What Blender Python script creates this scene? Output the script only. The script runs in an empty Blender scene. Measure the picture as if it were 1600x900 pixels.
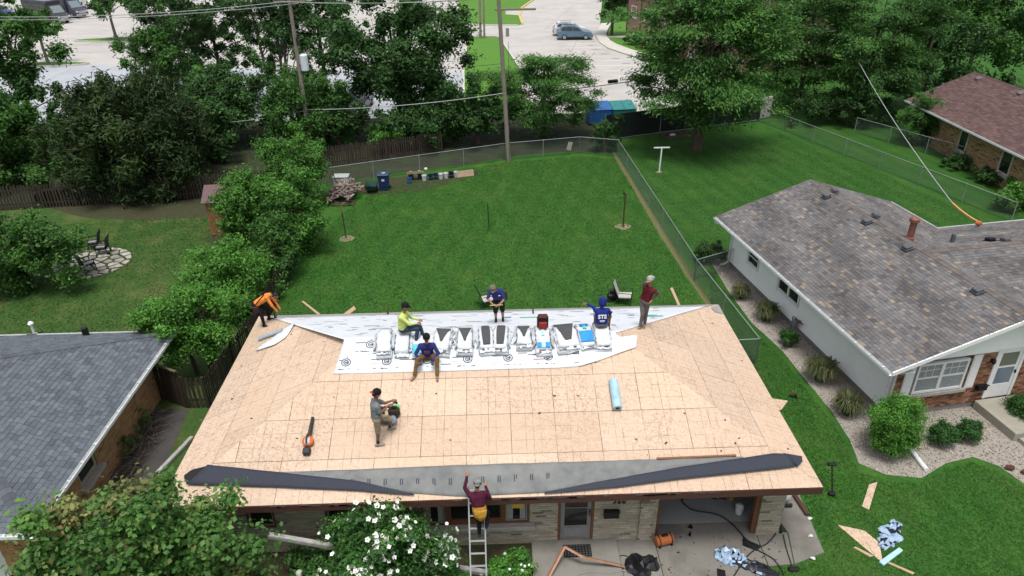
import bpy, bmesh, math, random
import numpy as np
from mathutils import Vector, Matrix
from mathutils.geometry import tessellate_polygon
from math import sin, cos, pi, radians, sqrt

SC = bpy.context.scene
COL = SC.collection
random.seed(11)
RNG = np.random.default_rng(11)

# ------------------------------------------------------------------ camera
CAM_POS = Vector((0.0849, -18.3329, 16.1295))
PITCH, YAW, ROLL, FPX = 0.4997, 0.0313, -0.0098, 1123.8
_f = Vector((sin(YAW)*cos(PITCH), cos(YAW)*cos(PITCH), -sin(PITCH)))
_r = Vector((cos(YAW), -sin(YAW), 0)); _u = _r.cross(_f)
CAM_R = _r*cos(ROLL) + _u*sin(ROLL)
CAM_U = -_r*sin(ROLL) + _u*cos(ROLL)
CAM_F = _f
cd = bpy.data.cameras.new('camera'); cam = bpy.data.objects.new('camera', cd); COL.objects.link(cam)
cd.sensor_width = 36.0; cd.lens = 36.0*FPX/1600.0; cd.clip_start = 0.1; cd.clip_end = 2000
mw = Matrix.Identity(4)
for i in range(3):
    mw[i][0] = CAM_R[i]; mw[i][1] = CAM_U[i]; mw[i][2] = -CAM_F[i]; mw[i][3] = CAM_POS[i]
cam.matrix_world = mw
SC.camera = cam

# ------------------------------------------------------------------ sky and sun (overcast summer day)
world = bpy.data.worlds.new('World'); SC.world = world; world.use_nodes = True
wn = world.node_tree; wn.nodes.clear()
sky = wn.nodes.new('ShaderNodeTexSky'); sky.sky_type = 'NISHITA'; sky.sun_disc = False
SUN_EL, SUN_AZ = radians(75), radians(182)
sky.sun_elevation = SUN_EL; sky.sun_rotation = SUN_AZ
sky.air_density = 1.0; sky.dust_density = 4.0; sky.ozone_density = 1.0
hs = wn.nodes.new('ShaderNodeHueSaturation'); hs.inputs['Saturation'].default_value = 0.38
bg = wn.nodes.new('ShaderNodeBackground'); bg.inputs['Strength'].default_value = 0.142
wo = wn.nodes.new('ShaderNodeOutputWorld')
wn.links.new(sky.outputs[0], hs.inputs['Color']); wn.links.new(hs.outputs[0], bg.inputs['Color']); wn.links.new(bg.outputs[0], wo.inputs['Surface'])
sl = bpy.data.lights.new('sun', 'SUN'); so = bpy.data.objects.new('sun', sl); COL.objects.link(so)
sl.energy = 2.0; sl.angle = radians(16); sl.color = (1.0, 0.97, 0.92)
# Nishita: rotation 0 = +Y, clockwise seen from above
sdir = Vector((sin(SUN_AZ)*cos(SUN_EL), cos(SUN_AZ)*cos(SUN_EL), sin(SUN_EL)))
so.rotation_euler = (-sdir).to_track_quat('-Z', 'Y').to_euler()

SC.view_settings.view_transform = 'Standard'; SC.view_settings.look = 'None'
SC.view_settings.exposure = 0.42; SC.view_settings.gamma = 1.0
SC.view_settings.use_curve_mapping = False
SC.cycles.use_denoising = True
SC.cycles.max_bounces = 6; SC.cycles.diffuse_bounces = 3; SC.cycles.transparent_max_bounces = 12
SC.cycles.use_adaptive_sampling = True; SC.cycles.adaptive_threshold = 0.02

# ------------------------------------------------------------------ survey helpers: photo measurements to metres on a known plane
def ray(px, py): return CAM_F + CAM_R*((px-800)/FPX) + CAM_U*((450-py)/FPX)
def G(px, py, z=0.0):
    d = ray(px, py); return CAM_POS + d*((z-CAM_POS.z)/d.z)
def onY(px, py, y):
    d = ray(px, py); return CAM_POS + d*((y-CAM_POS.y)/d.y)
def onX(px, py, x):
    d = ray(px, py); return CAM_POS + d*((x-CAM_POS.x)/d.x)

# ------------------------------------------------------------------ materials
MATS = {}
def lin(c):
    if isinstance(c, str):
        c = c.lstrip('#'); c = [int(c[i:i+2], 16)/255 for i in (0, 2, 4)]
        return tuple(((v/12.92) if v <= .04045 else ((v+.055)/1.055)**2.4) for v in c)
    return tuple(c)
def newmat(name):
    m = bpy.data.materials.new(name); m.use_nodes = True
    nt = m.node_tree; b = nt.nodes['Principled BSDF']; MATS[name] = m
    return m, nt, b
class N:
    """small node-graph helper"""
    def __init__(s, nt): s.nt = nt
    def add(s, t, **kw):
        n = s.nt.nodes.new(t)
        for k, v in kw.items():
            if k in n.inputs.keys(): 
                i = n.inputs[k]
                if hasattr(v, 'is_output') : s.nt.links.new(v, i)
                else: i.default_value = v
            else: setattr(n, k, v)
        return n
    def link(s, a, b): s.nt.links.new(a, b)
    def mapping(s, src, scale=(1,1,1), rot=(0,0,0), loc=(0,0,0)):
        n = s.nt.nodes.new('ShaderNodeMapping'); s.nt.links.new(src, n.inputs['Vector'])
        n.inputs['Scale'].default_value = scale; n.inputs['Rotation'].default_value = rot; n.inputs['Location'].default_value = loc
        return n.outputs[0]
    def noise(s, vec, scale, detail=4, rough=.55):
        n = s.nt.nodes.new('ShaderNodeTexNoise'); s.nt.links.new(vec, n.inputs['Vector'])
        n.inputs['Scale'].default_value = scale; n.inputs['Detail'].default_value = detail; n.inputs['Roughness'].default_value = rough
        return n.outputs['Fac']
    def ramp(s, fac, stops):
        n = s.nt.nodes.new('ShaderNodeValToRGB'); s.nt.links.new(fac, n.inputs[0])
        e = n.color_ramp.elements
        while len(e) < len(stops): e.new(0.5)
        for k, (p, c) in enumerate(stops):
            e[k].position = p; e[k].color = (*c, 1) if len(c) == 3 else c
        return n.outputs[0]
    def mix(s, fac, a, b, mode='MIX'):
        n = s.nt.nodes.new('ShaderNodeMix'); n.data_type = 'RGBA'; n.blend_type = mode
        for inp, v in ((n.inputs['Factor'], fac), (n.inputs['A'], a), (n.inputs['B'], b)):
            pass
        ins = [i for i in n.inputs if i.enabled]
        def put(i, v):
            if hasattr(v, 'is_output'): s.nt.links.new(v, i)
            elif isinstance(v, (int, float)): i.default_value = v
            else: i.default_value = (*v, 1) if len(v) == 3 else v
        put(n.inputs[0], fac); put(n.inputs[6], a); put(n.inputs[7], b)
        return n.outputs[2]
    def math(s, op, a, b=0.0, clamp=False):
        n = s.nt.nodes.new('ShaderNodeMath'); n.operation = op; n.use_clamp = clamp
        for i, v in ((0, a), (1, b)):
            if hasattr(v, 'is_output'): s.nt.links.new(v, n.inputs[i])
            else: n.inputs[i].default_value = v
        return n.outputs[0]
    def bump(s, h, strength, dist, bsdf):
        n = s.nt.nodes.new('ShaderNodeBump'); s.nt.links.new(h, n.inputs['Height'])
        n.inputs['Strength'].default_value = strength; n.inputs['Distance'].default_value = dist
        s.nt.links.new(n.outputs[0], bsdf.inputs['Normal'])
def M(name, col, col2=None, scale=6.0, rough=.75, bump=0.0, bdist=.01, rnd=0.0, metal=0.0, spec=.3, detail=5, stretch=(1,1,1), col3=None, scale3=.7, attr=None, amt3=.5):
    """plain surface: two-tone noise, optional large blotches, optional per-object value change, optional per-face colour attribute"""
    if name in MATS: return MATS[name]
    m, nt, b = newmat(name); g = N(nt)
    col = lin(col); col2 = lin(col2) if col2 is not None else tuple(c*.72 for c in col)
    tc = g.add('ShaderNodeTexCoord').outputs['Object']
    v = g.mapping(tc, scale=stretch)
    nz = g.noise(v, scale, detail)
    c = g.ramp(nz, [(.32, col2), (.68, col)])
    if col3 is not None:
        n3 = g.noise(tc, scale3, 4, .6)
        f3 = g.ramp(n3, [(.42, (0,0,0)), (.66, (amt3,)*3)])
        c = g.mix(f3, c, lin(col3))
    if attr:
        a = g.add('ShaderNodeAttribute'); a.attribute_name = attr
        c = g.mix(1.0, c, a.outputs['Color'], 'MULTIPLY')
    if rnd:
        oi = g.add('ShaderNodeObjectInfo').outputs['Random']
        k = g.math('MULTIPLY_ADD', oi, 2*rnd); nt.nodes[-1].inputs[2].default_value = 1-rnd
        hsv = g.add('ShaderNodeHueSaturation'); g.link(k, hsv.inputs['Value']); g.link(c, hsv.inputs['Color']); c = hsv.outputs[0]
    g.link(c, b.inputs['Base Color'])
    b.inputs['Roughness'].default_value = rough; b.inputs['Metallic'].default_value = metal
    b.inputs['Specular IOR Level'].default_value = spec
    if bump: g.bump(nz, bump, bdist, b)
    return m

# ------------------------------------------------------------------ mesh collecting
class MB:
    def __init__(s): s.v = []; s.f = []; s.m = []; s.c = []
    def add(s, vs, fs, mi=0, col=None):
        b = len(s.v); s.v.extend([tuple(p) for p in vs])
        for f in fs: s.f.append(tuple(i+b for i in f)); s.m.append(mi); s.c.append(col)
        return s
    def box(s, c, d, rz=0, mi=0, rx=0, ry=0, col=None, bev=0):
        hx, hy, hz = d[0]/2, d[1]/2, d[2]/2
        R = Matrix.Rotation(rz, 3, 'Z') @ Matrix.Rotation(ry, 3, 'Y') @ Matrix.Rotation(rx, 3, 'X')
        if bev:
            e = min(bev, hx*.9, hy*.9, hz*.9); vs = []
            for sx in (-1, 1):
                for sy in (-1, 1):
                    for sz in (-1, 1):
                        vs += [(sx*hx, sy*(hy-e), sz*(hz-e)), (sx*(hx-e), sy*hy, sz*(hz-e)), (sx*(hx-e), sy*(hy-e), sz*hz)]
            bm = bmesh.new(); bv = [bm.verts.new(v) for v in vs]
            r = bmesh.ops.convex_hull(bm, input=bv); bm.verts.index_update()
            vv = [tuple(v.co) for v in bm.verts]; ff = [[w.index for w in f.verts] for f in bm.faces]; bm.free()
            s.add([Vector(c)+R@Vector(p) for p in vv], ff, mi, col); return s
        P = [(-hx,-hy,-hz),(hx,-hy,-hz),(hx,hy,-hz),(-hx,hy,-hz),(-hx,-hy,hz),(hx,-hy,hz),(hx,hy,hz),(-hx,hy,hz)]
        s.add([Vector(c)+R@Vector(p) for p in P], [(0,3,2,1),(4,5,6,7),(0,1,5,4),(1,2,6,5),(2,3,7,6),(3,0,4,7)], mi, col); return s
    def b2(s, x0, x1, y0, y1, z0, z1, mi=0, col=None):
        return s.box(((x0+x1)/2,(y0+y1)/2,(z0+z1)/2), (abs(x1-x0),abs(y1-y0),abs(z1-z0)), mi=mi, col=col)
    def prism(s, poly, z0, z1, mi=0, col=None):
        """horizontal polygon extruded from z0 to z1 (polygon counter-clockwise); z may be per-vertex lists"""
        n = len(poly)
        zz0 = z0 if hasattr(z0, '__len__') else [z0]*n; zz1 = z1 if hasattr(z1, '__len__') else [z1]*n
        vs = [(p[0], p[1], zz0[i]) for i, p in enumerate(poly)] + [(p[0], p[1], zz1[i]) for i, p in enumerate(poly)]
        fs = [tuple(reversed(range(n))), tuple(range(n, 2*n))] + [(i, (i+1) % n, n+(i+1) % n, n+i) for i in range(n)]
        return s.add(vs, fs, mi, col)
    def slab(s, pts, nrm, t, mi=0, col=None):
        """planar 3D polygon pts extruded by -nrm*t (pts is the top)"""
        n = len(pts); nrm = Vector(nrm); a = [Vector(p) for p in pts]; b = [p-nrm*t for p in a]
        fs = [tuple(range(n)), tuple(reversed(range(n, 2*n)))] + [(i, n+i, n+(i+1) % n, (i+1) % n) for i in range(n)]
        return s.add(a+b, fs, mi, col)
    def tube(s, pts, rad, seg=8, mi=0, cap=True, col=None, flat=None):
        pts = [Vector(p) for p in pts]; n = len(pts)
        if not hasattr(rad, '__len__'): rad = [rad]*n
        vs = []; up0 = None
        for i, p in enumerate(pts):
            d = (pts[min(i+1, n-1)] - pts[max(i-1, 0)])
            d = d.normalized() if d.length > 1e-9 else Vector((0,0,1))
            if up0 is None:
                up0 = Vector((0,0,1)) if abs(d.z) < .9 else Vector((1,0,0))
            a = d.cross(up0)
            a = a.normalized() if a.length > 1e-6 else d.orthogonal().normalized()
            b2 = a.cross(d).normalized(); up0 = b2
            for k in range(seg):
                t = 2*pi*k/seg
                vs.append(p + a*(cos(t)*rad[i]) + b2*(sin(t)*rad[i]*(flat or 1)))
        fs = []
        for i in range(n-1):
            for k in range(seg):
                fs.append((i*seg+k, i*seg+(k+1) % seg, (i+1)*seg+(k+1) % seg, (i+1)*seg+k))
        if cap:
            fs.append(tuple(reversed(range(seg)))); fs.append(tuple(range((n-1)*seg, n*seg)))
        return s.add(vs, fs, mi, col)
    def lathe(s, prof, c=(0,0,0), seg=16, mi=0, sx=1, sy=1, cap=True):
        vs = []; n = len(prof)
        for r, z in prof:
            for k in range(seg):
                t = 2*pi*k/seg; vs.append((c[0]+cos(t)*r*sx, c[1]+sin(t)*r*sy, c[2]+z))
        fs = [(i*seg+k, i*seg+(k+1) % seg, (i+1)*seg+(k+1) % seg, (i+1)*seg+k) for i in range(n-1) for k in range(seg)]
        if cap: fs.append(tuple(reversed(range(seg)))); fs.append(tuple(range((n-1)*seg, n*seg)))
        return s.add(vs, fs, mi)
    def ell(s, c, r, seg=10, rings=7, mi=0, R=None):
        vs = []; c = Vector(c)
        for i in range(rings+1):
            ph = pi*i/rings
            for k in range(seg):
                t = 2*pi*k/seg; p = Vector((r[0]*sin(ph)*cos(t), r[1]*sin(ph)*sin(t), -r[2]*cos(ph)))
                vs.append(c+(R@p if R else p))
        fs = [(i*seg+k, i*seg+(k+1) % seg, (i+1)*seg+(k+1) % seg, (i+1)*seg+k) for i in range(rings) for k in range(seg)]
        return s.add(vs, fs, mi)
    def data(s, name, mats):
        me = bpy.data.meshes.new(name)
        me.from_pydata([tuple(v) for v in s.v], [], s.f)
        for m in (mats if isinstance(mats, (list, tuple)) else [mats]): me.materials.append(m)
        if any(s.m): me.polygons.foreach_set('material_index', s.m)
        if any(c is not None for c in s.c):
            at = me.color_attributes.new('tint', 'FLOAT_COLOR', 'CORNER')
            arr = []
            for f, c in zip(s.f, s.c): arr.extend(((*c, 1.0) if c is not None else (1, 1, 1, 1))*len(f))
            at.data.foreach_set('color', arr)
        me.validate(); me.update()
        return me
    def build(s, name, mats, parent=None, smooth=False, loc=None, stuff=False):
        me = s.data(name, mats)
        if smooth: me.polygons.foreach_set('use_smooth', [True]*len(me.polygons))
        o = bpy.data.objects.new(name, me); COL.objects.link(o)
        if parent: o.parent = parent
        if loc is not None: o.location = loc
        if stuff: o['kind'] = 'stuff'
        return o
def tag(o, label, cat, group=None):
    o['label'] = label; o['category'] = cat
    if group: o['group'] = group
    return o
def thing(name, label, cat, loc=(0,0,0), rz=0, group=None):
    o = bpy.data.objects.new(name, None); COL.objects.link(o); o.location = loc; o.rotation_euler = (0, 0, rz)
    o.empty_display_size = .2
    return tag(o, label, cat, group)
def struct(o): o['kind'] = 'structure'; return o
def inst(me, name, parent, loc=(0,0,0), rot=(0,0,0), scale=None):
    o = bpy.data.objects.new(name, me); COL.objects.link(o); o.parent = parent; o.location = loc; o.rotation_euler = rot
    if scale: o.scale = scale
    return o
def npmesh(name, V, F, mats, parent=None, col=None, mi=None, loc=None):
    """big mesh from numpy arrays; F is (n,k)"""
    me = bpy.data.meshes.new(name); nf, k = F.shape
    me.vertices.add(len(V)); me.vertices.foreach_set('co', np.ascontiguousarray(V, dtype=np.float32).ravel())
    me.loops.add(nf*k); me.loops.foreach_set('vertex_index', np.ascontiguousarray(F, dtype=np.int32).ravel())
    me.polygons.add(nf); me.polygons.foreach_set('loop_start', np.arange(0, nf*k, k, dtype=np.int32))
    for m in (mats if isinstance(mats, (list, tuple)) else [mats]): me.materials.append(m)
    if mi is not None: me.polygons.foreach_set('material_index', np.asarray(mi, dtype=np.int32))
    if col is not None:
        at = me.color_attributes.new('tint', 'FLOAT_COLOR', 'POINT')
        c4 = np.ones((len(V), 4), np.float32); c4[:, :3] = col; at.data.foreach_set('color', c4.ravel())
    me.update(calc_edges=True); me.validate()
    o = bpy.data.objects.new(name, me); COL.objects.link(o)
    if parent: o.parent = parent
    if loc is not None: o.location = loc
    return o
def clip(poly, nx, ny, d):
    """keep part of 2D polygon with nx*x+ny*y <= d"""
    out = []; n = len(poly)
    for i in range(n):
        a, b = poly[i], poly[(i+1) % n]; da = nx*a[0]+ny*a[1]-d; db = nx*b[0]+ny*b[1]-d
        if da <= 0: out.append(a)
        if (da < 0 < db) or (db < 0 < da):
            t = da/(da-db); out.append((a[0]+(b[0]-a[0])*t, a[1]+(b[1]-a[1])*t))
    return out
def clip_convex(poly, cvx):
    """clip to convex counter-clockwise polygon"""
    n = len(cvx)
    for i in range(n):
        a, b = cvx[i], cvx[(i+1) % n]; ex, ey = b[0]-a[0], b[1]-a[1]
        nx, ny = ey, -ex
        poly = clip(poly, nx, ny, nx*a[0]+ny*a[1])
        if len(poly) < 3: return []
    return poly
def area2(p): return .5*sum(p[i][0]*p[(i+1) % len(p)][1]-p[(i+1) % len(p)][0]*p[i][1] for i in range(len(p)))
# ================================================================== SETTING: ground, lots, beds
def grass_mat(name, a, b, dry, amt=.35, stripe=0.0, rot=0.0, freq=1.1):
    m, nt, bs = newmat(name); g = N(nt)
    tc = g.add('ShaderNodeTexCoord').outputs['Object']
    n1 = g.noise(tc, 55, 6, .7); n2 = g.noise(tc, 7, 5, .65); n3 = g.noise(tc, .55, 5, .6)
    n4 = g.noise(g.mapping(tc, scale=(1, .35, 1), rot=(0, 0, rot)), 16, 3, .6)
    s = g.math('MULTIPLY_ADD', n1, .5); nt.nodes[-1].inputs[2].default_value = 0.0
    s = g.math('MULTIPLY_ADD', n2, .28); g.link(nt.nodes[-2].outputs[0], nt.nodes[-1].inputs[2])
    s2 = g.math('MULTIPLY_ADD', n4, .22); g.link(s, nt.nodes[-1].inputs[2])
    c = g.ramp(s2, [(.38, lin(a)), (.60, lin(b))])
    f = g.ramp(n3, [(.46, (0,0,0)), (.74, (amt,)*3)])
    c = g.mix(f, c, lin(dry))
    n5 = g.noise(tc, 1.6, 4, .7)
    f5 = g.ramp(n5, [(.60, (0,0,0)), (.72, (amt*.9,)*3)])
    c = g.mix(f5, c, lin(dry))
    if stripe:
        w = g.add('ShaderNodeTexWave'); w.wave_type = 'BANDS'; w.bands_direction = 'X'
        g.link(g.mapping(tc, rot=(0, 0, rot)), w.inputs['Vector']); w.inputs['Scale'].default_value = freq*.5; w.inputs['Distortion'].default_value = .8
        w.inputs['Detail'].default_value = 2
        k = g.ramp(w.outputs['Fac'], [(.25, (1-stripe,)*3), (.75, (1+stripe,)*3)])  # mowing stripes: sheen of leaning blades, put into the colour
        c = g.mix(1.0, c, k, 'MULTIPLY')
    g.link(c, bs.inputs['Base Color']); bs.inputs['Roughness'].default_value = .85; bs.inputs['Specular IOR Level'].default_value = .15
    g.bump(s2, .5, .03, bs)
    return m
GRASS = grass_mat('lawn_grass', (.010, .046, .006), (.042, .132, .019), (.082, .142, .026), .42, .06, radians(14), .55)
GRASS_R = grass_mat('lawn_grass_right', (.008, .037, .005), (.036, .114, .017), (.07, .126, .022), .38, .07, radians(-12), .5)
GRASS_L = grass_mat('lawn_grass_shaded', (.015, .040, .008), (.054, .108, .024), (.125, .12, .044), .75)  # olive lawn, also darkened in colour for the sky the trees block
GRASS_F = grass_mat('lawn_grass_far', (.045, .125, .015), (.10, .23, .035), (.12, .2, .04), .3)

o = MB().add([(-700,-60,0),(700,-60,0),(700,900,0),(-700,900,0)], [(0,1,2,3)]).build('lawn', GRASS); struct(o)
# finer neighbour lawns, thin sheets over the base sheet
def sheet(name, pts, z, mat, parent=None):
    poly = [(p[0], p[1]) for p in pts]
    if area2(poly) < 0: poly = poly[::-1]
    tri = tessellate_polygon([[Vector((x, y, 0)) for x, y in poly]]); me = bpy.data.meshes.new(name)
    fs = [t if area2([poly[i] for i in t]) > 0 else t[::-1] for t in tri]; me.from_pydata([(x, y, z) for x, y in poly], [], [tuple(t) for t in fs]); me.update(); me.materials.append(mat)
    o = bpy.data.objects.new(name, me); COL.objects.link(o)
    if parent: o.parent = parent
    else: struct(o)
    return o
def smooth_poly(pts, n=6):
    """closed Catmull-Rom through 2D points"""
    out = []; k = len(pts)
    for i in range(k):
        p0, p1, p2, p3 = pts[i-1], pts[i], pts[(i+1) % k], pts[(i+2) % k]
        for j in range(n):
            t = j/n
            out.append(tuple(.5*((2*p1[a])+(-p0[a]+p2[a])*t+(2*p0[a]-5*p1[a]+4*p2[a]-p3[a])*t*t+(-p0[a]+3*p1[a]-3*p2[a]+p3[a])*t**3) for a in (0, 1)))
    return out
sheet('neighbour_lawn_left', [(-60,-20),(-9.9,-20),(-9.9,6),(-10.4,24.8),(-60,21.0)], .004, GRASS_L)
sheet('neighbour_lawn_right', [(10.3,3.2),(60,3.2),(60,37.5),(23.2,35.5),(9.4,31.0)], .004, GRASS_R)
SOIL = M('soil', (.06, .042, .027), (.03, .023, .015), 9, .95, .6, .03, col3=(.03, .062, .014), scale3=3.0, amt3=.9)
def wob(pts, amp, n=5):
    out = smooth_poly([(p[0], p[1]) for p in pts], n)
    return [(x+random.uniform(-amp, amp), y+random.uniform(-amp, amp)) for x, y in out]
sheet('soil_under_evergreen', wob([G(110,335),G(200,344),G(300,340),G(345,330),G(370,310),G(300,285),G(60,300)], .1, 5), .008, SOIL)
sheet('soil_by_bins', wob([G(560,300),G(600,304),G(655,298),G(740,276),G(735,268),G(640,276),G(555,286)], .18), .008, SOIL)
sheet('soil_at_shed', wob([G(318,372),G(345,385),G(360,378),G(345,366)], .12), .008, SOIL)
DRYG = M('dry_grass', (.15, .14, .06), (.07, .085, .03), 14, .95, .4, .02)
SANDY = M('sandy_ring', (.30, .25, .17), (.16, .13, .08), 14, .95, .4, .02)
for px, py, r in ((542,373,.38),(973,354,.42),(1030,269,.18)):
    c = G(px, py); sheet('bare_ring', wob([(c.x+cos(a)*r*random.uniform(.8,1.2), c.y+sin(a)*r*random.uniform(.8,1.2)) for a in [k*pi/5 for k in range(10)]], .02, 3), .008, SANDY)
# trimmed dry strip along the right chain-link fence
sheet('trimmed_strip', wob([(8.82,30.2),(8.95,25),(9.12,18),(9.42,12),(9.72,7),(9.95,5.5),(10.05,5.5),(9.78,12),(9.45,20),(9.12,30.2)], .03, 4), .008, DRYG)

sheet('wooded_ground', wob([(-60,22.0),(-28,22.6),(-13,24.6),(-10.4,25.8),(1.2,30.2),(6.4,31.4),(9,31),(8.6,33.6),(13,35.6),(22,38.5),(22,41),(3,41),(-1.6,41),(-60,38.2)], .15, 4), .008, M('woodland_floor_with_shade', (.035,.034,.019), (.018,.019,.011), 6, .95, .5, .03, col3=(.03,.055,.014), scale3=.8, amt3=.8))  # dark soil, with the shade under the trees put into its colour
# ---- parking lots behind
def conc_mat(name, a, b, stain, scale=1.2, crack=True, amt=.5):
    m, nt, bs = newmat(name); g = N(nt)
    tc = g.add('ShaderNodeTexCoord').outputs['Object']
    n1 = g.noise(tc, 30, 5, .7); n2 = g.noise(tc, scale, 6, .62); n3 = g.noise(tc, .35, 4, .6)
    c = g.ramp(n1, [(.3, lin(a)), (.7, lin(b))])
    c = g.mix(g.ramp(n2, [(.48, (0,0,0)), (.75, (amt,)*3)]), c, lin(stain))
    c = g.mix(g.ramp(n3, [(.4, (0,0,0)), (.7, (amt*.5,)*3)]), c, lin(stain))
    g.link(c, bs.inputs['Base Color']); bs.inputs['Roughness'].default_value = .9; bs.inputs['Specular IOR Level'].default_value = .2
    g.bump(n1, .25, .01, bs)
    return m
LOT = conc_mat('worn_lot', (.37, .352, .332), (.45, .432, .41), (.29, .275, .258), .25, amt=.7)
LOT2 = conc_mat('bluish_lot', (.31, .33, .36), (.39, .41, .44), (.25, .26, .28), .25, amt=.65)
KERB = M('kerb_concrete', (.52, .50, .46), (.42, .40, .36), 4, .9, .2)
YKERB = M('yellow_kerb', (.55, .40, .10), (.45, .36, .16), 3, .85)
PAINTW = M('white_road_paint', (.72, .72, .70), (.55, .55, .53), 6, .8)
lot = sheet('parking_lot', [(-160,38.6),(-1.7,41.3),(-2.3,60),(-2.2,79.6),(1.8,79.2),(3.6,60),(3.2,41.5),(24,41.5),(21,50),(17.6,62),(14.5,70),(14.2,78),(16.2,88),(22,125),(60,260),(-160,260)], .004, LOT)
sheet('near_lot_paving', [(-160,38.7),(-1.8,41.4),(-2.4,58),(-44,65.2),(-75,66.5),(-160,68)], .008, LOT2)
def kerb_loop(pts, name, mat, w=.16, h=.13, parent=None, closed=True):
    mb = MB(); n = len(pts)
    for i in range(n if closed else n-1):
        a, b = Vector((*pts[i][:2], 0)), Vector((*pts[(i+1) % n][:2], 0)); d = b-a
        mb.box(((a.x+b.x)/2, (a.y+b.y)/2, h/2), (d.length+w*.5, w, h), rz=math.atan2(d.y, d.x))
    o = mb.build(name, mat, parent)
    if not parent: struct(o)
    return o
def island(c, rx, ry, rot=0):
    pts = [(c[0]+cos(t)*rx*cos(rot)-sin(t)*ry*sin(rot), c[1]+cos(t)*rx*sin(rot)+sin(t)*ry*cos(rot)) for t in [2*pi*k/28 for k in range(28)]]
    # squarish ends
    mb = MB().prism(pts, 0, .14); o = struct(mb.build('lot_island', GRASS_F)); kerb_loop(pts, 'island_kerb', KERB, .22, .17, parent=o)
    return o
island((-51.6,65.4),(7.4),1.15,.03)
island((-42.5,81.3),(10.8),1.7,.03)
island((-66,90),(7),1.6,.03)
# grass strip between the two lots and the lawn past the cross drive
sheet('grass_strip', [(-1.8,41.4),(-2.3,60),(-2.15,78.6),(-1.6,79.4),(1.0,79.2),(1.7,78.5),(3.4,60),(3.2,41.5)], .012, GRASS_F)
kerb_loop([(-1.9,41.6),(-2.4,60),(-2.25,78.7),(-1.7,79.6),(1.1,79.4),(1.85,78.6),(3.55,60),(3.35,41.7)], 'strip_kerb', KERB, .2, .14, closed=False)
far = [(-4.9,120),(-4.3,104),(-3.9,96),(-3.2,91.5),(-1.5,88.9),(4.6,88.3),(5.3,89.6),(5.2,97),(6,106),(9.5,120),(30,200),(-20,200)]
sheet('far_lawn', far, .012, GRASS_F)
kerb_loop(far[:6], 'far_lawn_kerb', KERB, .25, .15, closed=False)
kerb_loop([(5.3,89.2),(5.2,97),(6,106),(9.5,120),(16,140)], 'yellow_kerb', YKERB, .3, .17, closed=False)
sheet('cross_walk_path', [(3.2,99.5),(5.3,98.2),(5.9,104.5),(3.4,106)], .016, LOT)
# sidewalk curving past the apartment block, lawn patches beside it
sw_out = [(17.7,63.0),(15.9,66.5),(14.55,70),(14.1,74),(14.3,78.5),(15.2,83),(16.4,88.5)]
sw_in = [(18.0,89),(16.6,83.5),(15.7,79.2),(15.6,75),(16.0,72.4),(17.2,68.6),(19.4,64.4)]
sw = struct(MB().prism((sw_out+sw_in)[::-1] if area2(sw_out+sw_in) < 0 else sw_out+sw_in, 0, .13).build('sidewalk', KERB))
sheet('block_lawn', [(19.4,64.2),(17.3,68.6),(16.1,72.4),(15.75,75),(15.8,79.2),(16.8,83.5),(18.1,89),(26,95),(40,80),(40,60),(24,60)], .016, GRASS_F)
sheet('block_path', [(15.8,77.6),(20,77.3),(20,78.5),(15.9,78.8)], .02, KERB)
SEAM = M('lot_seam', (.27,.26,.25), (.34,.33,.32), 3, .9)
for k, (x0, y0, x1, y1) in enumerate(((-75,46,-4,47),(-75,55,-20,55.6),(-70,72.5,-8,73.6),(-75,77,-10,78),(-70,86.5,-12,87.5),(-60,95,-10,96),(-30,42,-31,64),(-18,43,-19,64),(-44,44,-45,64),(-25,66,-26,96),(-38,67,-40,79),(5,45,12,78),(8,84,15,110),(2,92,14,93))):
    L_ = sqrt((x1-x0)**2+(y1-y0)**2); MB().box(((x0+x1)/2,(y0+y1)/2,.0125), (L_,.09,.003), rz=math.atan2(y1-y0,x1-x0)).build('paving_seam', SEAM, lot)
for k in range(10):   # stall lines of the right lot
    y0 = 73.5-k*2.62; x1 = 14.2 if y0 > 66 else 14.2+(66-y0)*.42
    MB().b2(x1-4.9-max(0,(66-y0))*.05, x1-.3, y0-.06, y0+.06, .009, .0105).build('stall_line', PAINTW, lot)
OILM = M('oil_stain', (.17, .16, .15), (.30, .29, .28), 5, .9)
for x, y, r in ((12.9,72.2,.5),(13.1,69.6,.6),(13.6,66.7,.5),(14.6,64.2,.55),(15.2,61.4,.6),(13.6,75,.4),(12.2,74.6,.35)):
    sheet('oil_stain', wob([(x+cos(a)*r*random.uniform(.5,1.3), y+sin(a)*r*.35) for a in [k*pi/4 for k in range(8)]], .03, 3), .0125, OILM, lot)

# ---- main driveway, walk and porch slab
CONC = conc_mat('driveway_concrete', (.155, .145, .125), (.225, .213, .19), (.085, .08, .07), 1.1, amt=.75)
CONC2 = conc_mat('porch_concrete', (.17, .16, .14), (.235, .225, .20), (.11, .105, .09), 1.4, amt=.6)
drv = struct(bpy.data.objects.new('driveway', None)); COL.objects.link(drv)
def slabp(poly, z0, z1, name, mat, parent): return MB().prism(poly if area2(poly) > 0 else poly[::-1], z0, z1).build(name, mat, parent)
slabp([(4.52,-3.86),(7.45,-3.86),(7.40,-5.0),(7.15,-5.05),(6.9,-6),(6.8,-9),(4.46,-9)], -.1, .035, 'slab', CONC, drv)
slabp([(7.47,-3.86),(8.36,-3.88),(8.13,-4.98),(7.43,-5.02)], -.1, .033, 'slab', CONC, drv)
slabp([(8.39,-3.9),(8.17,-2.75),(8.15,-1.2),(9.25,-1.2),(9.28,-2.4),(9.12,-4.62),(8.16,-4.98)], -.1, .03, 'slab', CONC, drv)
slabp([(3.44,-3.9),(4.50,-3.86),(4.44,-9),(3.40,-9)], -.1, .03, 'slab', CONC2, drv)
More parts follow.
